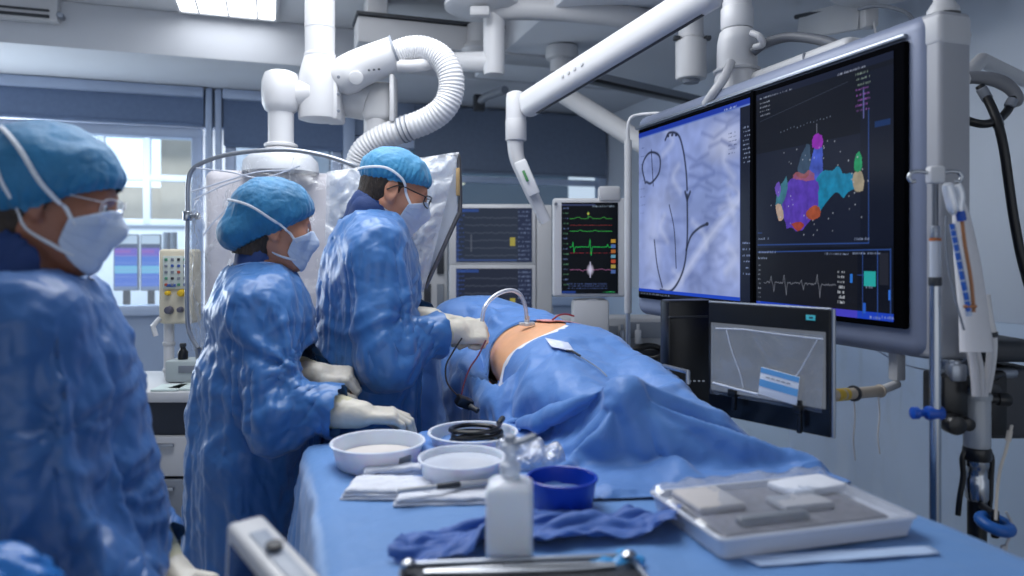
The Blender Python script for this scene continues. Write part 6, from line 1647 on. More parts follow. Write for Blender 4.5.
# --- dark panel behind its left edge
T = thing('equipment_tower', 'matt black equipment tower standing between the drape and the twin display', 'panel', up_to(W(686, 350, 2.2), .75))
c, w_, h_, _ = facing(664, 300, 712, 420, 2.15); m = MB(); m.box(c + fwdv * .03, (w_, .06, h_), RE @ rotm(0, 0, .25), b=.008); pb = obj('panel_body', m, M_black, T)
m = MB(); m.box(c - fwdv * .005 + upv * (h_ * .36), (w_ * .9, .01, .006), RE @ rotm(0, 0, .25), b=.002); obj('groove', m, M_dgrey, pb)
for k in range(4):
    m = MB(); m.box(W(690 + 4.5 * k, 381, 2.105), (.006, .004, .004), RE); obj('pilot_light', m, M_white2, pb)
m = MB(); q = W(688, 400, 2.22); m.cyl(up_to(q, 0.02), up_to(q, 1.0), .02, n=14); m.lathe([(.14, 0), (.14, .02), (.03, .04)], up_to(q, 0), n=24); obj('stand', m, M_dgrey, T)
# --- cross tube with tape and strings
BT = T = bm_thing
a, b_ = W(826, 396, 1.66), W(880, 391, 1.78); m = MB(); m.cyl(a, b_, .0135, n=20, bev=.002); m.cyl(b_ - nrm(b_ - a) * .004, b_ + nrm(b_ - a) * .004, .0165, n=20, bev=.003); TB = obj('support_tube', m, mat('beige_tube', srgb(168, 158, 146), .5), T)
for t_, w_ in ((.22, .012), (.34, .006)):
    m = MB(); p = a + (b_ - a) * t_; d = nrm(b_ - a); m.cyl(p - d * w_, p + d * w_, .0148, n=20, bev=.001); obj('yellow_tape', m, mat('yellow_tape', srgb(190, 160, 60), .45), TB)
m = MB(); p = a + (b_ - a) * .5; m.lathe([(.01, -.004), (.019, -.003), (.019, .003), (.01, .004)], p, nrm(b_ - a), n=18); obj('ring_clip', m, M_dgrey, TB)
for t_, l_ in ((.5, .16), (.97, .155)):
    m = MB(); p = a + (b_ - a) * t_; m.tube(spline([p + (0, 0, -.013), p + (.003, 0, -.06), p + (-.002, 0, -.11), p + (.004, 0, -l_)], 16), .0022, 6); obj('string', m, M_white, TB)
m = MB(); m.cyl(b_, np.array((1.5, b_[1] + .02, b_[2] + .01)), .011, n=14); m.box((1.5, b_[1] + .02, 1.14), (.03, .03, .12), b=.006); obj('bracket', m, M_white2, TB)
# --- clear sheet hanging under the display
n, q = 40, 30; G = np.zeros((n, q, 3))
for i, u in enumerate(np.linspace(0, 1, n)):
    for j, v in enumerate(np.linspace(0, 1, q)):
        G[i, j] = (1.56 + .03 * perlin(np.array([u * 4, v * 1.2, 2.])) + .02 * perlin(np.array([u * 9, v * 1.5, 7.])), 1.27 + .62 * u, 1.158 - .66 * v)
T = thing('clear_sheet', 'clear plastic sheet hanging from the underside of the twin display', 'sheet', (1.56, 1.55, .5))
m = MB(); m.grid(G); obj('sheet_film', m, film('sheet_clear', clear=.84, gloss=.12, rough=.15, scale=4, bump=.4, haze=.5), T, 180)
m = MB(); m.tube(spline([G[0, 0], G[5, 2], G[12, 1] + (0, 0, -.02), G[20, 0]], 20), .0018, 6); obj('sheet_edge', m, M_edge, T)
# --- IV pole
XI, YI = 1.31, 1.145
def ivz(py): return 1.4 + (HOR - py) / F_PX * (XI * SN + YI * CS)
T = thing('iv_pole', 'steel drip pole with curled double hook and blue clamp, in front of the display housing', 'stand', (XI, YI, 0))
m = MB(); m.cyl((XI, YI, ivz(252)), (XI, YI, ivz(168)), .0062, n=16); obj('upper_rod', m, mat('dull_steel', srgb(104, 108, 116), .3, .9), T)
m = MB(); m.cyl((XI, YI, ivz(240)), (XI, YI, ivz(226)), .0095, n=18, bev=.001); obj('collar', m, M_silver, T)
m = MB(); m.cyl((XI, YI, ivz(241)), (XI, YI, ivz(238)), .0115, n=18); obj('orange_ring', m, mat('orange_ring', srgb(160, 92, 48), .5), T)
m = MB(); m.cyl((XI, YI, ivz(278)), (XI, YI, ivz(241)), .011, n=18); obj('clear_sleeve', m, mat('sleeve_plastic', srgb(178, 184, 194), .25, spec=.7), T)
m = MB(); m.cyl((XI, YI, ivz(286)), (XI, YI, ivz(277)), .0125, n=18, bev=.002); obj('lock_ring', m, M_dgrey, T)
m = MB(); m.cyl((XI, YI, .05), (XI, YI, ivz(285)), .0108, n=20); obj('lower_tube', m, M_steel, T)
m = MB(); m.box((XI, YI, ivz(175)), (.032, .022, .036), RE, b=.005); hb = obj('hook_block', m, M_white, T)
for s in (-1, 1):
    P = [np.array((XI, YI, ivz(173))) + rightv * s * x + upv * z for x, z in ((.014, 0), (.03, .003), (.047, .002), (.055, -.008), (.05, -.018), (.041, -.017))]
    m = MB(); m.tube(spline(P, 26), .0042, 10); obj('hook', m, M_steel, hb)
m = MB(); z = ivz(413); q = np.array((XI, YI, z)); m.cyl(q - rightv * .02, q + rightv * .016, .0145, n=18, bev=.004); m.lathe([(.006, 0), (.008, .012), (.0125, .016), (.0125, .028), (.006, .031)], q - rightv * .02, -rightv, n=18); obj('clamp_knob', m, mat('clamp_blue', srgb(16, 74, 168), .4), T)
for k in range(5):
    a_ = 2 * math.pi * k / 5 + .3; e = np.array((XI + .24 * math.cos(a_), YI + .24 * math.sin(a_), .06))
    m = MB(); m.tube([(XI, YI, .09), (XI + .12 * math.cos(a_), YI + .12 * math.sin(a_), .085), e + (0, 0, .01)], .011, 10); fo = obj('foot', m, M_steel, T)
    m = MB(); m.cyl(e + (-.012, 0, -.032), e + (.012, 0, -.032), .028, n=18, bev=.005); obj('caster', m, M_black, fo)
# --- the drip set
dI = 1.46
T = thing('drip_set', 'clear drip chamber and blue-striped line hanging from the right hook of the pole', 'drip', W(952, 215, dI))
M_clr = film('chamber_clear', clear=.42, gloss=.3, rough=.08, scale=22, bump=.25, haze=.55)
m = MB(); a, b_ = W(947, 183, dI), W(954, 214, dI); m.lathe([(.005, 0), (.01, .004), (.0112, .012), (.0108, .052), (.008, .06), (.004, .066)], a, b_ - a, n=20); obj('drip_chamber', m, M_clr, T)
m = MB(); m.tube(spline([W(957, 185, dI), W(961, 195, dI), W(960, 208, dI), W(962, 216, dI)], 12), .008, 10); obj('small_chamber', m, M_clr, T)
ln = spline([W(952, 224, dI), W(956, 244, dI), W(961, 270, dI), W(967, 300, dI), W(969, 316, dI)], 60)
m = MB(); m.tube(ln, .0058, 12); lo = obj('striped_line', m, mat('line_clear', srgb(176, 190, 212), .3, spec=.7), T)
for k in range(0, 52, 5):
    m = MB(); m.tube((ln - rightv * .0022 - fwdv * .003)[k:k + 5], .0045, 12, cap=False); obj('blue_stripe', m, mat('stripe_blue', srgb(28, 92, 186), .4), lo)
m = MB(); m.cyl(W(960, 211, dI), W(962, 221, dI), .009, n=14, bev=.002); obj('blue_valve', m, mat('clamp_blue', srgb(16, 74, 168), .4), T)
m = MB(); m.tube(spline([W(962, 220, dI), W(965, 245, dI), W(971, 280, dI), W(974, 312, dI)], 24), .0036, 8); obj('amber_line', m, mat('amber_line', srgb(168, 112, 70), .4), T)
m = MB(); m.tube(spline([W(946, 216, dI), W(946, 250, dI), W(953, 290, dI), W(964, 330, dI)], 24), .0024, 8); obj('thin_line', m, M_grey, T)
m = MB(); m.cyl(W(964, 306.5, dI - .004), W(976, 306.5, dI - .004), .0035, n=10); obj('amber_clip', m, mat('amber_line', srgb(168, 112, 70), .4), T)
# pale cover hanging behind the lines
T = thing('cable_cover', 'long pale tapering fabric cover hanging beside the display housing', 'cover', W(975, 340, 1.56))
m = MB(); ln = spline([W(957, 196, 1.58), W(961, 215, 1.58), W(967, 260, 1.57), W(973, 310, 1.56), W(976, 352, 1.55)], 30); m.tube(ln, np.interp(np.linspace(0, 1, 30), [0, .1, .5, 1], [.004, .013, .028, .034]), 18, flat=(1, .5), up=rightv); obj('cover', m, mat('cover_fabric_pale', srgb(206, 206, 210), .7, var=.06, bump=.15, bscale=40), T)
m = MB(); m.tube([W(956, 190, 1.58), W(958, 199, 1.58)], np.array((.003, .007)), 10); obj('tip', m, M_dgrey, T)
# --- pump on its stand
dQ_ = 1.66
T = thing('infusion_pump', 'black and dark grey pump unit at the right edge, below the hanging cable', 'pump', up_to(W(990, 440, 1.72), 0))
c, w_, h_, _ = facing(975, 368, 1040, 440, 1.72); m = MB(); m.box(c + fwdv * .09, (w_, .18, h_), RE, b=.014, seg=3); pbod = obj('pump_body', m, mat('pump_grey', srgb(52, 55, 62), .5, var=.05), T)
c2, w2, h2, _ = facing(976, 375, 1006, 436, 1.715); m = MB(); m.box(c2, (w2, .014, h2), RE, b=.006); obj('front_plate', m, M_black, pbod)
m = MB(); e = W(991, 390, 1.7); m.cyl(e, e - fwdv * .014, .018, n=24, bev=.004); obj('dial', m, M_dgrey, pbod)
for x, y, w_, h_ in ((1012, 352, 62, 22), (996, 374, 48, 12)):
    a, b_, hh, _ = facing(x - w_ / 2, y - h_ / 2, x + w_ / 2, y + h_ / 2, 1.72); m = MB(); m.box(a + fwdv * .08, (b_, .17, hh), RE, b=.018, seg=3); obj('top_pad' if h_ > 15 else 'top_plate', m, M_dgrey if h_ > 15 else M_silver, T)
c3, w3, h3, _ = facing(943, 375, 968, 422, 1.62); m = MB(); m.box(c3 + fwdv * .04, (w3, .09, h3), RE, b=.008); cb = obj('clamp_block', m, M_black, T)
m = MB(); m.box(W(956, 372, 1.62), (.035, .03, .04), RE, b=.006); m.cyl(W(955, 369, 1.62), W(955, 360, 1.62), .012, n=14, bev=.003); obj('clamp_screw', m, M_silver, cb)
m = MB(); e = W(953, 424, 1.6); m.cyl(e + fwdv * .02, e - fwdv * .02, .022, n=22, bev=.006); m.cyl(e + fwdv * .02 + rightv * .03, e - fwdv * .012 + rightv * .03, .015, n=18, bev=.004); obj('clamp_knob', m, M_black, cb)
m = MB(); m.tube([W(948, 385, 1.66), W(985, 378, 1.7), W(1010, 372, 1.74)], .012, 10); obj('arm_bar', m, M_black, T)
# the stand below it
q = W(977, 420, dQ_)
m = MB(); z0, z1 = W(977, 448, dQ_)[2], W(977, 393, dQ_)[2]; m.lathe([(.024, 0), (.028, .004), (.028, z1 - z0 - .01), (.024, z1 - z0)], up_to(q, z0), n=28); m.lathe([(.03, 0), (.031, .004), (.031, .012), (.026, .016)], up_to(q, z1 - .014), n=28); sl = obj('clear_barrel', m, mat('barrel_plastic', srgb(180, 186, 194), .2, spec=.8, trans=.3), T)
m = MB(); m.cyl(q + rightv * .02 + upv * .05, q + rightv * .06 + upv * .047, .0115, n=16, bev=.003); m.cyl(q + rightv * .045 + upv * .048, q + rightv * .075 + upv * .046, .015, n=16, bev=.004); obj('side_knob', m, M_black, T)
m = MB(); zt = W(977, 460, dQ_)[2]; m.cyl(up_to(q, zt), up_to(q, z0 + .004), .03, n=26, bev=.006); obj('black_clamp', m, M_black, T)
for s in (-1, 1):
    m = MB(); P = [up_to(q, z0 - .005) + rightv * s * x + upv * z for x, z in ((.026, 0), (.034, -.02), (.032, -.06), (.04 if s < 0 else .03, -.11), (.044 if s < 0 else .026, -.15))]; m.tube(spline(P, 20), .0062, 10); obj('strap', m, M_black, T)
m = MB(); zl = W(977, 500, dQ_)[2]; m.lathe([(.021, 0), (.024, .006), (.024, .05), (.021, .055), (.021, .075), (.025, .08), (.025, zt - zl)], up_to(q, zl), n=26); obj('chrome_sleeve', m, M_steel, T)
m = MB(); m.cyl(up_to(q, .04), up_to(q, zl + .004), .02, n=20); obj('post', m, M_black, T)
m = MB(); m.lathe([(.26, 0), (.26, .02), (.2, .035), (.04, .06), (.022, .1)], up_to(q, 0), n=36); obj('base', m, M_dgrey, T)
# hanging tubes over the barrel
T = thing('tube_bundle', 'bundle of thick white tubes gathered into the clear barrel of the pump stand', 'tube', W(980, 395, 1.6))
M_tube = mat('white_tube', srgb(188, 188, 192), .45, var=.05)
for k, (pts, r) in enumerate((([(966, 306), (969, 335), (974, 365), (976, 396)], .0085), ([(972, 312), (974, 340), (980, 370), (981, 396)], .0085), ([(977, 320), (985, 326), (990, 346), (988, 372), (984, 396)], .0075), ([(969, 318), (977, 322), (986, 334), (990, 352), (986, 384), (982, 396)], .006), ([(964, 330), (968, 350), (972, 376), (974, 396)], .005))):
    m = MB(); m.tube(spline([W(x, y, 1.585 + .012 * k) for x, y in pts], 30), r, 12); obj('tube', m, M_tube, T)
m = MB(); m.tube(spline([W(986, 295, 1.62), W(989, 318, 1.62), W(993, 340, 1.62), W(992, 366, 1.63), W(988, 392, 1.64)], 26), np.interp(np.linspace(0, 1, 26), [0, .4, 1], [.009, .0095, .006]), 14); th = obj('capped_tube', m, mat('white_tube_bright', srgb(208, 208, 210), .4), T)
m = MB(); m.cyl(W(992.5, 332, 1.618), W(993.3, 337, 1.618), .0105, n=14); obj('dark_band', m, M_dgrey, th)
# blue ring and dangling lead
T = thing('ring_weight', 'blue ring with a dangling white lead on the pump stand', 'ring', W(995, 530, 1.58))
e = W(995, 524, 1.58); RX = rotm(.25, .1, 0)
m = MB(); m.tube([e + RX @ np.array((.028 * math.cos(a), .028 * math.sin(a), 0)) for a in np.linspace(0, 2 * math.pi, 36, endpoint=False)], .013, 14, closed=True); obj('ring', m, mat('ring_blue', srgb(30, 92, 170), .4), T)
m = MB(); m.cyl(e + (0, 0, -.03), e + (0, 0, .03), .008, n=12, bev=.002); m.tube([e + (0, 0, .02), up_to(q, e[2] + .02)], .008, 10); obj('holder', m, M_black, T)
m = MB(); m.tube(spline([W(1012, 425, 1.6), W(1006, 450, 1.6), W(1000, 470, 1.59), W(997, 495, 1.58), W(996, 520, 1.57)], 26), .0034, 8); m.tube(spline([W(1010, 431, 1.6), W(1008, 441, 1.6)], 6), .006, 10); obj('lead', m, mat('lead_white', srgb(196, 190, 180), .5), T)
m = MB(); m.tube(spline([W(1006, 512, 1.57), W(1012, 524, 1.57), W(1009, 538, 1.57), W(1005, 548, 1.57), W(1004, 556, 1.57)], 20), .003, 8); m.box(W(1004, 549, 1.57), (.014, .01, .018), RE, b=.003); obj('dangling_plug', m, M_white2, T)
# --- handle and black cable at the far right
T = thing('cable_loop', 'thick black cable looping from a curved grey handle on the right wall side', 'cable', W(1000, 120, 2.05))
dC = 2.05
hp_ = spline([W(960, 79, dC), W(975, 77.5, dC), W(995, 80, dC), W(1009, 87, dC), W(1017, 98, dC), W(1013, 106, dC)], 40)
m = MB(); m.tube(hp_, np.interp(np.linspace(0, 1, 40), [0, .5, .9, 1], [.017, .021, .017, .008]), 16, flat=(1, .7)); obj('handle', m, mat('handle_grey', srgb(118, 120, 126), .45), T)
M_cab = mat('black_cable', srgb(22, 23, 27), .4, var=.1)
m = MB(); m.tube(spline([W(960, 117, dC), W(972, 122, dC - .02), W(985, 124, dC - .04), W(998, 120, dC - .04), W(1008, 110, dC - .02), W(1013, 98, dC)], 40), .0115, 12); lo = obj('loop', m, M_cab, T)
m = MB(); m.tube(spline([W(980, 86, dC - .01), W(990, 104, dC - .03), W(998, 124, dC - .05), W(1004, 150, dC - .06), W(1009, 185, dC - .06), W(1015, 225, dC - .06), W(1024, 268, dC - .06), W(1042, 330, dC - .04)], 60), .0125, 12); obj('main_cable', m, M_cab, T)
for (a, b_) in (((981, 88), (988, 100)), ((1009, 107), (1013, 99)), ((995, 116), (999, 127))):
    m = MB(); m.cyl(W(*a, dC - .02 - .02 * (a[1] > 110)), W(*b_, dC - .02 - .025 * (a[1] > 110)), .0145, n=14, bev=.003); obj('grey_sleeve', m, M_grey, lo)
m = MB(); e = W(962, 80, dC); m.tube([e, e + (.2, .1, .1), np.array((XR, e[1] + .4, e[2] + .1))], .022, 12); obj('wall_arm', m, M_white2, T)
# ---------------------------------------------------------------- shields, carts and gear on the left
M_shield = film('shield_film', clear=.9, gloss=.16, rough=.16, scale=16, bump=.7, haze=.6)
dF = 2.72
T = thing('framed_shield', 'arched steel frame with crinkled clear film in front of the wrapped detector', 'shield', up_to(W(190, 330, dF), 0))
P = [W(198, 348, dF), W(191, 336, dF), W(187.5, 320, dF), W(187, 270, dF), W(187.5, 215, dF), W(188, 185, dF), W(191, 172, dF), W(200, 164, dF), W(222, 156, dF), W(255, 151, dF), W(290, 150, dF), W(322, 155, dF), W(350, 164, dF), W(372, 176, dF + .05)]
m = MB(); m.tube(spline(P, 70), .0085, 10); fo = obj('frame_tube', m, M_silver, T)
m = MB(); e = W(187.5, 216, dF - .01); m.cyl(e - upv * .018, e + upv * .018, .017, n=18, bev=.004); m.cyl(e, e + rightv * .035 - fwdv * .01, .008, n=12, bev=.002); m.cyl(e + rightv * .03, e + rightv * .045, .014, n=14, bev=.003); obj('clamp', m, M_steel, fo)
m = MB(); e = W(198, 348, dF); m.tube([e, e + (.01, .02, -.12), up_to(e + (.02, .03, 0), .0)], .012, 10); m.lathe([(.16, 0), (.16, .02), (.02, .05)], up_to(e + (.02, .03, 0), 0), n=24); obj('stand', m, M_silver, T)
top = spline(P[5:13], 60)
n, q = 60, 44; G = np.zeros((n, q, 3)); r2 = np.random.RandomState(3)
for i in range(n):
    for j in range(q):
        v = j / (q - 1); p = top[i].copy(); zz = p[2] - v * (p[2] - W(0, 352, dF)[2]); p[2] = zz
        a = np.array([i / n * 7 + v * 2, v * 6 - i / n * 3, 1.5])
        f = .05 * np.abs(perlin(a)) + .022 * np.abs(perlin(a * 2.7)) + .011 * np.abs(perlin(a * 6.1))
        p += fwdv * (.03 - f * 1.4 * min(1, v * 5 + .15)); G[i, j] = p
m = MB(); m.grid(G); obj('film', m, M_shield, T, 180)
for k, pts in enumerate(([(190, 192), (210, 186), (232, 179), (258, 172), (290, 170)], [(193, 200), (222, 186), (240, 180)], [(196, 168), (230, 172), (262, 178), (300, 166)], [(203, 236), (212, 224), (230, 206), (243, 196)])):
    m = MB(); m.tube(spline([W(x, y, dF - .035) for x, y in pts], 24), .003, 6, flat=(1, .4)); obj('fold_glint', m, M_edge, T)  # pale strips stand in for highlight streaks on the film
dG = 2.62
T = thing('wrapped_shield', 'lead panel wrapped in crinkled clear plastic behind the head of the man', 'shield', up_to(W(430, 320, dG), 0))
def quad(p00, p10, p11, p01, n=50, q=44, amp=1.0, seed=0):
    G = np.zeros((n, q, 3))
    for i in range(n):
        for j in range(q):
            u, v = i / (n - 1), j / (q - 1)
            p = (np.array(p00) * (1 - u) + np.array(p10) * u) * (1 - v) + (np.array(p01) * (1 - u) + np.array(p11) * u) * v
            a = np.array([u * 5 + v * 3, v * 5 - u * 2, seed + .5]); f = .05 * abs(perlin(a)) + .026 * abs(perlin(a * 2.6 + 3)) + .012 * abs(perlin(a * 6))
            p = p - fwdv * (f * amp * min(1, 6 * min(u, 1 - u, v, 1 - v) + .2)); G[i, j] = p
    return G
cor = [W(327, 300, dG), W(422, 290, dG), W(457, 212, dG), W(456, 155, dG), W(440, 158, dG), W(330, 175, dG)]
poly = np.array(cor)
m = MB(); bv = list(poly) + list(poly + fwdv * .03); k = len(poly); m.add(bv, [tuple(range(k)), tuple(range(2 * k - 1, k - 1, -1))] + [(i, i + k, (i + 1) % k + k, (i + 1) % k) for i in range(k)]); obj('panel', m, mat('panel_shell', srgb(196, 202, 212), .5, var=.04), T, 30)
G = quad(W(324, 306, dG - .03), W(424, 292, dG - .03), W(459, 152, dG - .03), W(327, 172, dG - .03), 60, 50, 1.3, 3)
m = MB(); m.grid(G); obj('film', m, film('bag_film', clear=.55, gloss=.2, rough=.22, scale=14, bump=.8, haze=.8), T, 180)
m = MB(); m.tube(spline([W(456, 154, dG - .02), W(459, 162, dG - .02), W(460, 208, dG - .02), W(455, 222, dG - .02), W(425, 288, dG - .02)], 30), .008, 10); ed = obj('metal_edge', m, mat('dull_edge', srgb(104, 104, 106), .35, .8), T)
m = MB(); m.box((W(458, 182, dG - .04)), (.014, .02, .1), RE, b=.003); obj('wooden_strip', m, mat('oak_strip', srgb(168, 140, 96), .55, var=.15, vscale=30), ed)
m = MB(); e = W(340, 290, dG + .04); m.cyl(up_to(e, .0), up_to(e, e[2] + .1), .016, n=14); m.lathe([(.16, 0), (.16, .02), (.02, .05)], up_to(e, 0), n=24); obj('stand', m, M_silver, T)
# --- control box on a pole
dK = 3.0
T = thing('control_box', 'cream control box with yellow and dark knobs on a pole behind the nearest person', 'control panel', up_to(W(176, 400, dK), 0))
c, w_, h_, _ = facing(158, 249, 192, 324, dK); m = MB(); m.box(c + fwdv * .05, (w_, .1, h_), RE, b=.014, seg=3); cb = obj('box_body', m, M_cream, T)
c, w_, h_, _ = facing(163, 256, 188, 289, dK - .006); m = MB(); m.box(c, (w_, .008, h_), RE, b=.003); pn = obj('face_panel', m, mat('panel_pale', srgb(196, 204, 198), .5), cb)
rr = random.Random(3)
cols = [M_dgrey, mat('led_green', srgb(70, 140, 110), .4), mat('led_red', srgb(170, 80, 60), .4), mat('led_blue', srgb(60, 90, 160), .4), M_grey]
for i in range(4):
    for j in range(5):
        m = MB(); m.box(W(166 + i * 6.3, 259.5 + j * 6.3, dK - .012), (.012, .006, .011), RE, b=.002); obj('key', m, rr.choice(cols), pn)
for x, y, r, mt, nm in ((169, 293, .011, 'y', 'yellow_knob'), (182.5, 293, .016, 'y', 'yellow_knob'), (170, 310, .018, 'd', 'dark_knob'), (181.5, 309.5, .013, 'd', 'dark_knob')):
    m = MB(); e = W(x, y, dK - .002); m.cyl(e, e - fwdv * .025, r, r * .85, n=20, bev=.004); obj(nm, m, mat('knob_yellow', srgb(220, 180, 40), .4) if mt == 'y' else mat('knob_slate', srgb(84, 84, 100), .4), cb)
m = MB(); m.box(W(171, 285.5, dK - .012), (.04, .004, .012), RE, b=.001); obj('name_plate', m, cols[3], cb)
m = MB(); q = W(169, 330, dK + .05); m.cyl(up_to(q, .04), up_to(q, W(0, 322, dK)[2]), .021, n=20); po = obj('pole', m, M_white, T)
for y in (345, 372): m = MB(); m.cyl(up_to(q, W(0, y + 2, dK)[2]), up_to(q, W(0, y - 2, dK)[2]), .025, n=20, bev=.003); obj('pole_ring', m, M_white2, po)
m = MB(); m.lathe([(.25, 0), (.25, .03), (.1, .06), (.03, .12)], up_to(q, 0), n=30); obj('base', m, M_grey, T)
m = MB(); m.tube([W(160, 318, dK - .01), W(153, 326, dK - .02), W(156, 336, dK - .02)], .01, 8); obj('hook', m, M_white, T)
# --- white cabinet with a worktop
dW = 2.75
T = thing('supply_cabinet', 'low white cabinet with a worktop, seen in the gap between the two women', 'cabinet', up_to(W(180, 560, dW), 0))
zt = W(0, 396, dW)[2]
c = W(176, 0, dW + .22); m = MB(); m.box(up_to(c, zt), (.6, .5, .04), RE, b=.006); obj('worktop', m, M_white2, T)
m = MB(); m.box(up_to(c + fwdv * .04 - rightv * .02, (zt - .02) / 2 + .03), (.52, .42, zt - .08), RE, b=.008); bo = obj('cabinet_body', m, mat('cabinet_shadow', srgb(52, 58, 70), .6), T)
for k, (ya, yb, mt) in enumerate(((437, 477, M_white2), (480, 522, M_grey))):
    a, w_, h_, _ = facing(120, ya, 203, yb, dW - .0); m = MB(); m.box(a + fwdv * .02, (w_, .03, h_), RE, b=.005); dr = obj('drawer', m, mt, T)
    m = MB(); m.box(a - fwdv * .006 + upv * (h_ * .3), (.1, .014, .014), RE, b=.004); obj('handle', m, M_silver, dr)
m = MB(); m.box(up_to(c + fwdv * .03 - rightv * .02, .05), (.5, .4, .1), RE, b=.005); obj('plinth', m, M_black, T)
z = zt + .021
def on_top(px, d): p = W(px, 0, d); p[2] = z; return p
T = thing('white_device', 'small pale box device on the worktop beside the pole', 'device', on_top(186, dW + .2))
m = MB(); m.box(on_top(187, dW + .22) + upv * .045, (.13, .12, .09), RE, b=.012); db = obj('device_body', m, mat('pale_case', srgb(168, 178, 180), .5), T)
m = MB(); m.box(on_top(187, dW + .158) + upv * .055, (.07, .004, .03), RE, b=.002); obj('display_window', m, M_grey, db)
T = thing('small_bottle', 'little black bottle standing on the pale device', 'bottle', on_top(183, dW + .2) + upv * .09)
m = MB(); m.lathe([(.001, 0), (.019, 0), (.02, .004), (.02, .03), (.012, .04), (.011, .05), (.001, .051)], on_top(183, dW + .2) + upv * .091, n=20, caps=False); obj('bottle_body', m, M_black, T)
m = MB(); m.cyl(on_top(183, dW + .2) + upv * .141, on_top(183, dW + .2) + upv * .156, .013, n=16, bev=.002); obj('cap', m, M_dgrey, T)
for k, (px, dd_, rz) in enumerate(((170, dW + .04, .1), (188, dW + .06, -.15))):
    m = MB(); m.box(on_top(px, dd_) + upv * (.004 + .0), (.1, .12, .008), RE @ rotm(0, 0, rz), b=.001); solo('paper_pad', m, mat('pad_paper', srgb(196, 210, 206), .8, var=.04), ('white paper pad lying on the worktop nearer the pole', 'white paper pad on the worktop next to the clinician with the bouffant cap')[k], 'paper')
# --- control room desk and screens seen through the window
yd = 6.55
def at_y(px, py, y):
    u = (px - 512) / F_PX; return W(px, py, y / (CS - SN * u))
zd = at_y(130, 311, yd)[2]
T = thing('control_desk', 'desk behind the window of the control room, carrying two screens', 'desk', (-1.7, yd, 0))
m = MB(); m.box((-1.7, yd + .05, zd - .02), (2.6, .7, .04), b=.006); obj('desktop', m, M_white2, T)
m = MB(); m.box((-1.7, yd + .3, zd / 2), (2.5, .05, zd - .05)); obj('back_panel', m, M_crw, T)
for s in (-1, 1): m = MB(); m.box((-1.7 + s * 1.25, yd + .05, (zd - .04) / 2), (.05, .6, zd - .04)); obj('side_panel', m, M_crw, T)
for k, (p0, p1) in enumerate(((113, 138.5), (140, 161))):
    a, b_ = at_y(p0, 291, yd), at_y(p1, 234, yd); w_ = b_[0] - a[0]; cz = (a[2] + b_[2]) / 2; h_ = b_[2] - a[2]
    T = thing('desk_screen', ('violet and blue control-room screen directly beside the mask of the nearest person', 'violet and blue control-room screen nearer the cream control box')[k], 'monitor', ((a[0] + b_[0]) / 2, yd, zd))
    m = MB(); m.box(((a[0] + b_[0]) / 2, yd + .03, cz), (w_, .05, h_), b=.008); cs_ = obj('casing', m, M_grey, T)
    cv = Canvas(60, 80, (70, 110, 210)); cv.rect(0, .84, 1, 1, (206, 222, 240)); cv.rect(0, .76, 1, .84, (60, 80, 120)); cv.rect(0, .62, 1, .76, (118, 92, 206)); cv.rect(0, .68, .7, .73, (170, 90, 190), .7); cv.rect(0, .44, 1, .6, (60, 120, 222)); cv.rect(0, .3, 1, .44, (120, 200, 236)); cv.rect(0, .06, 1, .3, (74, 120, 222)); cv.rect(0, 0, 1, .06, (120, 140, 180))
    for i in range(5): cv.line([(0, .1 + .13 * i), (1, .1 + .13 * i)], (150, 170, 230), .008, .5)
    display('lit_face', cv, (a[0] + .01, yd + .003, a[2] + .012), (w_ - .02, 0, 0), (0, 0, h_ - .024), M_scr, cs_)
    m = MB(); m.box(((a[0] + b_[0]) / 2, yd + .04, (zd + a[2]) / 2 + .01), (.05, .04, a[2] - zd + .06)); m.box(((a[0] + b_[0]) / 2, yd + .02, zd + .008), (.18, .14, .014), b=.004); obj('stand', m, M_dgrey, T)
for k in range(3):
    e = at_y(112 + 15 * k, 305, yd - .18); m = MB(); m.lathe([(.001, 0), (.03, 0), (.032, .03), (.028, .05), (.001, .05)], (e[0], e[1], zd + .001), n=18, caps=False); solo('desk_pot', m, mat('pot_blue', srgb(70, 110, 160), .4), ('small blue pot on the control desk', 'small blue pot on the control desk', 'small blue pot on the control desk')[k], 'pot', group='blue pots on the control desk')
e = at_y(172, 244, 6.2); 
T = thing('wall_lamp', 'dark two-barrelled fitting above the cream control box, behind the glass', 'fitting', (e[0], 6.5, 1.4))
for s in (-1, 1): m = MB(); p = at_y(165 + 5 + s * 3.5, 243, 6.5); m.cyl(p + (0, 0, -.09), p + (0, 0, .09), .028, n=16, bev=.006); obj('barrel', m, M_grey, T)
m = MB(); p = at_y(170, 258, 6.5); m.box(p, (.06, .05, .12), b=.006); m.cyl((p[0], p[1], zd), p, .02, n=12); obj('mount', m, M_grey, T)
# things in the right-hand room seen through window 3: tube lamps
for k, (a, b_) in enumerate((((500, 181), (604, 182)), ((445, 184), (464, 182)))):
    p, q_ = at_y(*a, 6.9), at_y(*b_, 6.9); m = MB(); m.box((p + q_) / 2, (np.linalg.norm(q_ - p), .06, .03), rotm(0, 0, 0), b=.006)
    o = solo('tube_lamp', m, mat('lamp_glow_%d' % k, (.8, .85, .9), .5, emit=((.85, .93, 1), (1, .85, .5))[k], estr=(.75, .8)[k]), ('long white tube lamp glowing behind the dark glass', 'short warm lamp glowing behind the dark glass')[k], 'lamp')
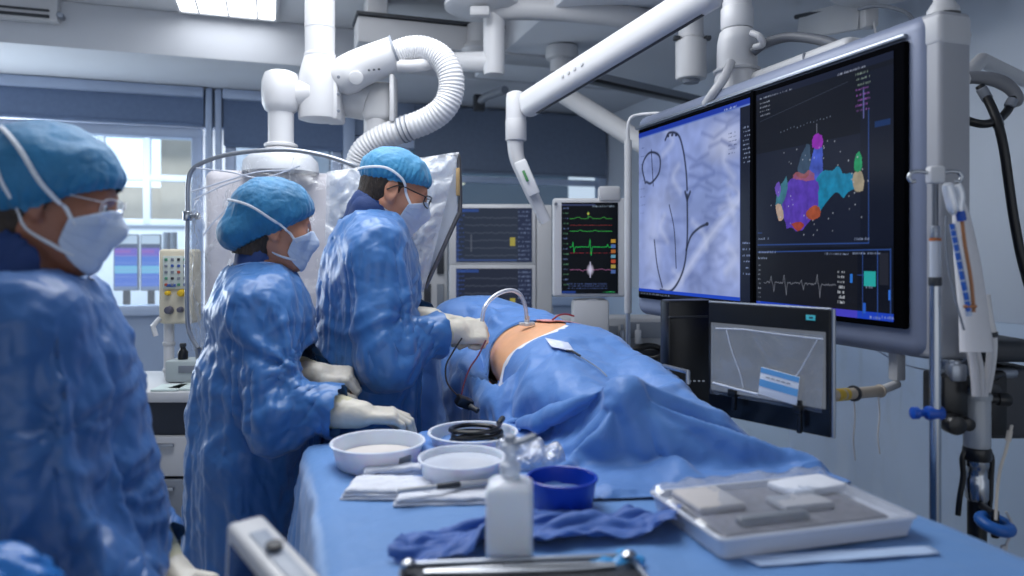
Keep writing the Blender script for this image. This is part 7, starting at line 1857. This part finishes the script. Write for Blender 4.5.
# --- device in the near left foreground
P1, P2, P3 = W(243, 531, .95), W(263, 513, 1.0), W(327, 580, .86)
ex_ = nrm(P3 - P2); ey_ = P1 - P2; ey_ = nrm(ey_ - ex_ * np.dot(ey_, ex_)); ez_ = np.cross(ex_, ey_); ez_ = ez_ if ez_[2] > 0 else -ez_
L, Dp = np.linalg.norm(P3 - P2) + .04, np.linalg.norm(P1 - P2)
RD = np.stack([ex_, ey_, np.cross(ex_, ey_)], 1); sg = 1 if RD[2, 2] > 0 else -1
cD = P2 + ex_ * (L / 2) + ey_ * Dp / 2 - RD[:, 2] * sg * .09
T = thing('foreground_monitor', 'blurred white-framed small monitor at the bottom, tilted, below the woman in bouffant cap', 'monitor', up_to(cD, 0))
m = MB(); m.box(cD, (L, Dp, .18), RD, b=.008, seg=3); fb = obj('casing', m, M_white, T)
m = MB(); m.box(cD + RD[:, 2] * sg * .0905, (L * .62, Dp * .45, .003), RD, b=.001); obj('top_recess', m, mat('recess_grey', srgb(150, 160, 176), .4), fb)
m = MB(); e = P2 + ex_ * L * .42 + ey_ * Dp * .5 + RD[:, 2] * sg * .004; m.cyl(e, e + RD[:, 2] * sg * .006, .011, n=16, bev=.002); obj('dark_knob', m, M_dgrey, fb)
m = MB(); m.box(cD + ey_ * (Dp / 2 + .0005), (L * .84, .003, .14), RD, b=.001); obj('dark_screen', m, mat('screen_deep_blue', srgb(16, 40, 84), .2, spec=.6), fb)
m = MB(); m.cyl(up_to(cD, .04), cD, .018, n=16); m.lathe([(.18, 0), (.18, .025), (.03, .06)], up_to(cD, 0), n=26); obj('stand', m, M_dgrey, T)
# crumpled pale blue cover at the lower left corner
e = W(6, 566, .88)
V, Q = sculpt([ell(e + (0, 0, -.03), (.06, .05, .05), k=0), ell(e + (-.05, 0, -.05), (.06, .05, .06), k=.03)], .005); V = crumple(V, Q, (.02, .01, .004), (9, 20, 40), seed=4)
T = thing('equipment_cover', 'crumpled bright blue cover on an upright handle in the lower left corner', 'cover', up_to(e, 0))
m = MB(); m.add(V, Q.tolist()); obj('cover', m, mat('cyan_cover', srgb(36, 112, 190), .35, var=.15, vscale=16, spec=.6), T, 180)
m = MB(); m.cyl(up_to(e, .03), e + (0, 0, -.05), .014, n=12); m.lathe([(.14, 0), (.14, .02), (.02, .04)], up_to(e, 0), n=22); obj('post', m, M_silver, T)

# --- cluttered trolley behind the portrait monitor
dT = 3.7
T = thing('supply_trolley', 'pale trolley with black coiled cuffs, blurred behind the foot of the portrait monitor', 'trolley', up_to(W(612, 350, dT), 0))
c, w_, h_, _ = facing(556, 318, 668, 420, dT); m = MB(); m.box(c + fwdv * .12, (w_, .22, h_), RE, b=.012); bd = obj('trolley_body', m, M_white2, T)
for k, (x0, y0, x1, y1, mt) in enumerate(((558, 322, 584, 340, M_dgrey), (592, 326, 618, 346, M_grey), (626, 322, 664, 338, M_grey), (560, 346, 600, 364, M_grey), (606, 350, 664, 372, M_dgrey))):
    a, b_, hh, _ = facing(x0, y0, x1, y1, dT - .012); m = MB(); m.box(a, (b_, .02, hh), RE, b=.004); obj('compartment', m, mt, bd)
for k, (x, y, r) in enumerate(((551, 338, .05), (648, 352, .055), (575, 350, .035))):
    m = MB(); e = W(x, y, dT - .06); m.tube([e + rightv * r * 1.3 * math.cos(a) + upv * r * .55 * math.sin(a) + fwdv * .012 * math.sin(2 * a) for a in np.linspace(0, 2 * math.pi, 30, endpoint=False)], .016, 10, closed=True); obj('coiled_cuff', m, M_black, T)
for k, x in enumerate((604, 622, 638)):
    m = MB(); p = W(x, 336, dT - .04); m.cyl(p - upv * .04, p + upv * .03, .016, n=14, bev=.004); m.cyl(p + upv * .03, p + upv * .06, .008, n=10); obj('hanging_probe', m, (M_white, M_silver, M_white)[k], T)
for s in (-1, 1): m = MB(); q = W(612 + s * 46, 420, dT + .1); m.cyl(up_to(q, .03), up_to(q, W(0, 418, dT)[2]), .02, n=12); m.lathe([(.02, 0), (.04, .0), (.04, .03), (.02, .04)], up_to(q, 0), n=16); obj('leg', m, M_silver, T)
# ---------------------------------------------------------------- light
w = bpy.data.worlds.new('room_air'); scene.world = w; w.use_nodes = True
bg = w.node_tree.nodes['Background']; bg.inputs[0].default_value = (.84, .9, 1.0, 1); bg.inputs[1].default_value = .97
def area(name, loc, to, sx, sy, e, col=(1, 1, 1)):
    l = bpy.data.lights.new(name, 'AREA'); l.shape = 'RECTANGLE'; l.size = sx; l.size_y = sy; l.energy = e; l.color = col
    o = bpy.data.objects.new(name, l); COL.objects.link(o); o.location = loc
    o.rotation_euler = Vector(np.asarray(to, float) - np.asarray(loc, float)).to_track_quat('-Z', 'Y').to_euler()
    return o
area('ceiling_fill', (.15, 2.2, 2.86), (.3, 2.1, 0), 1.8, 1.4, 50, (.95, .97, 1.0))  # unseen area light added under the ceiling, above the team
area('window_daylight', (-2.6, YB - .2, 1.75), (.2, 1.8, 1.1), 2.2, 1.2, 68, (.86, .93, 1.0))
area('ceiling_fill_far', (.1, 3.3, 2.86), (.3, 3.4, 0), 2.0, 1.6, 9, (.95, .97, 1.0))  # out-of-view fill light added to brighten the back of the room
area('side_room_lamp', (1.9, 7.2, 2.9), (1.9, 7.2, 0), 1.2, .6, 12, (.9, .97, 1.0))
area('control_room_lamp', (-1.6, 7.3, 2.9), (-1.6, 7.3, 0), 2.5, 1.2, 130, (1, .98, .95))
scene.view_settings.view_transform = 'Standard'; scene.view_settings.look = 'None'; scene.view_settings.exposure = 0.0; scene.view_settings.gamma = 1.0
scene.view_settings.use_curve_mapping = False
cam = bpy.data.objects.new('camera', bpy.data.cameras.new('camera')); COL.objects.link(cam); scene.camera = cam
cam.location = (0, 0, 1.4); cam.rotation_euler = (math.radians(90), 0, math.radians(-18.4))
cam.data.sensor_width = 36; cam.data.lens = 36 * F_PX / 1024; cam.data.shift_y = -(288 - HOR) / 1024
cam.data.clip_start = .05
cam.data.dof.use_dof = True; cam.data.dof.focus_distance = 2.35; cam.data.dof.aperture_fstop = 1.9
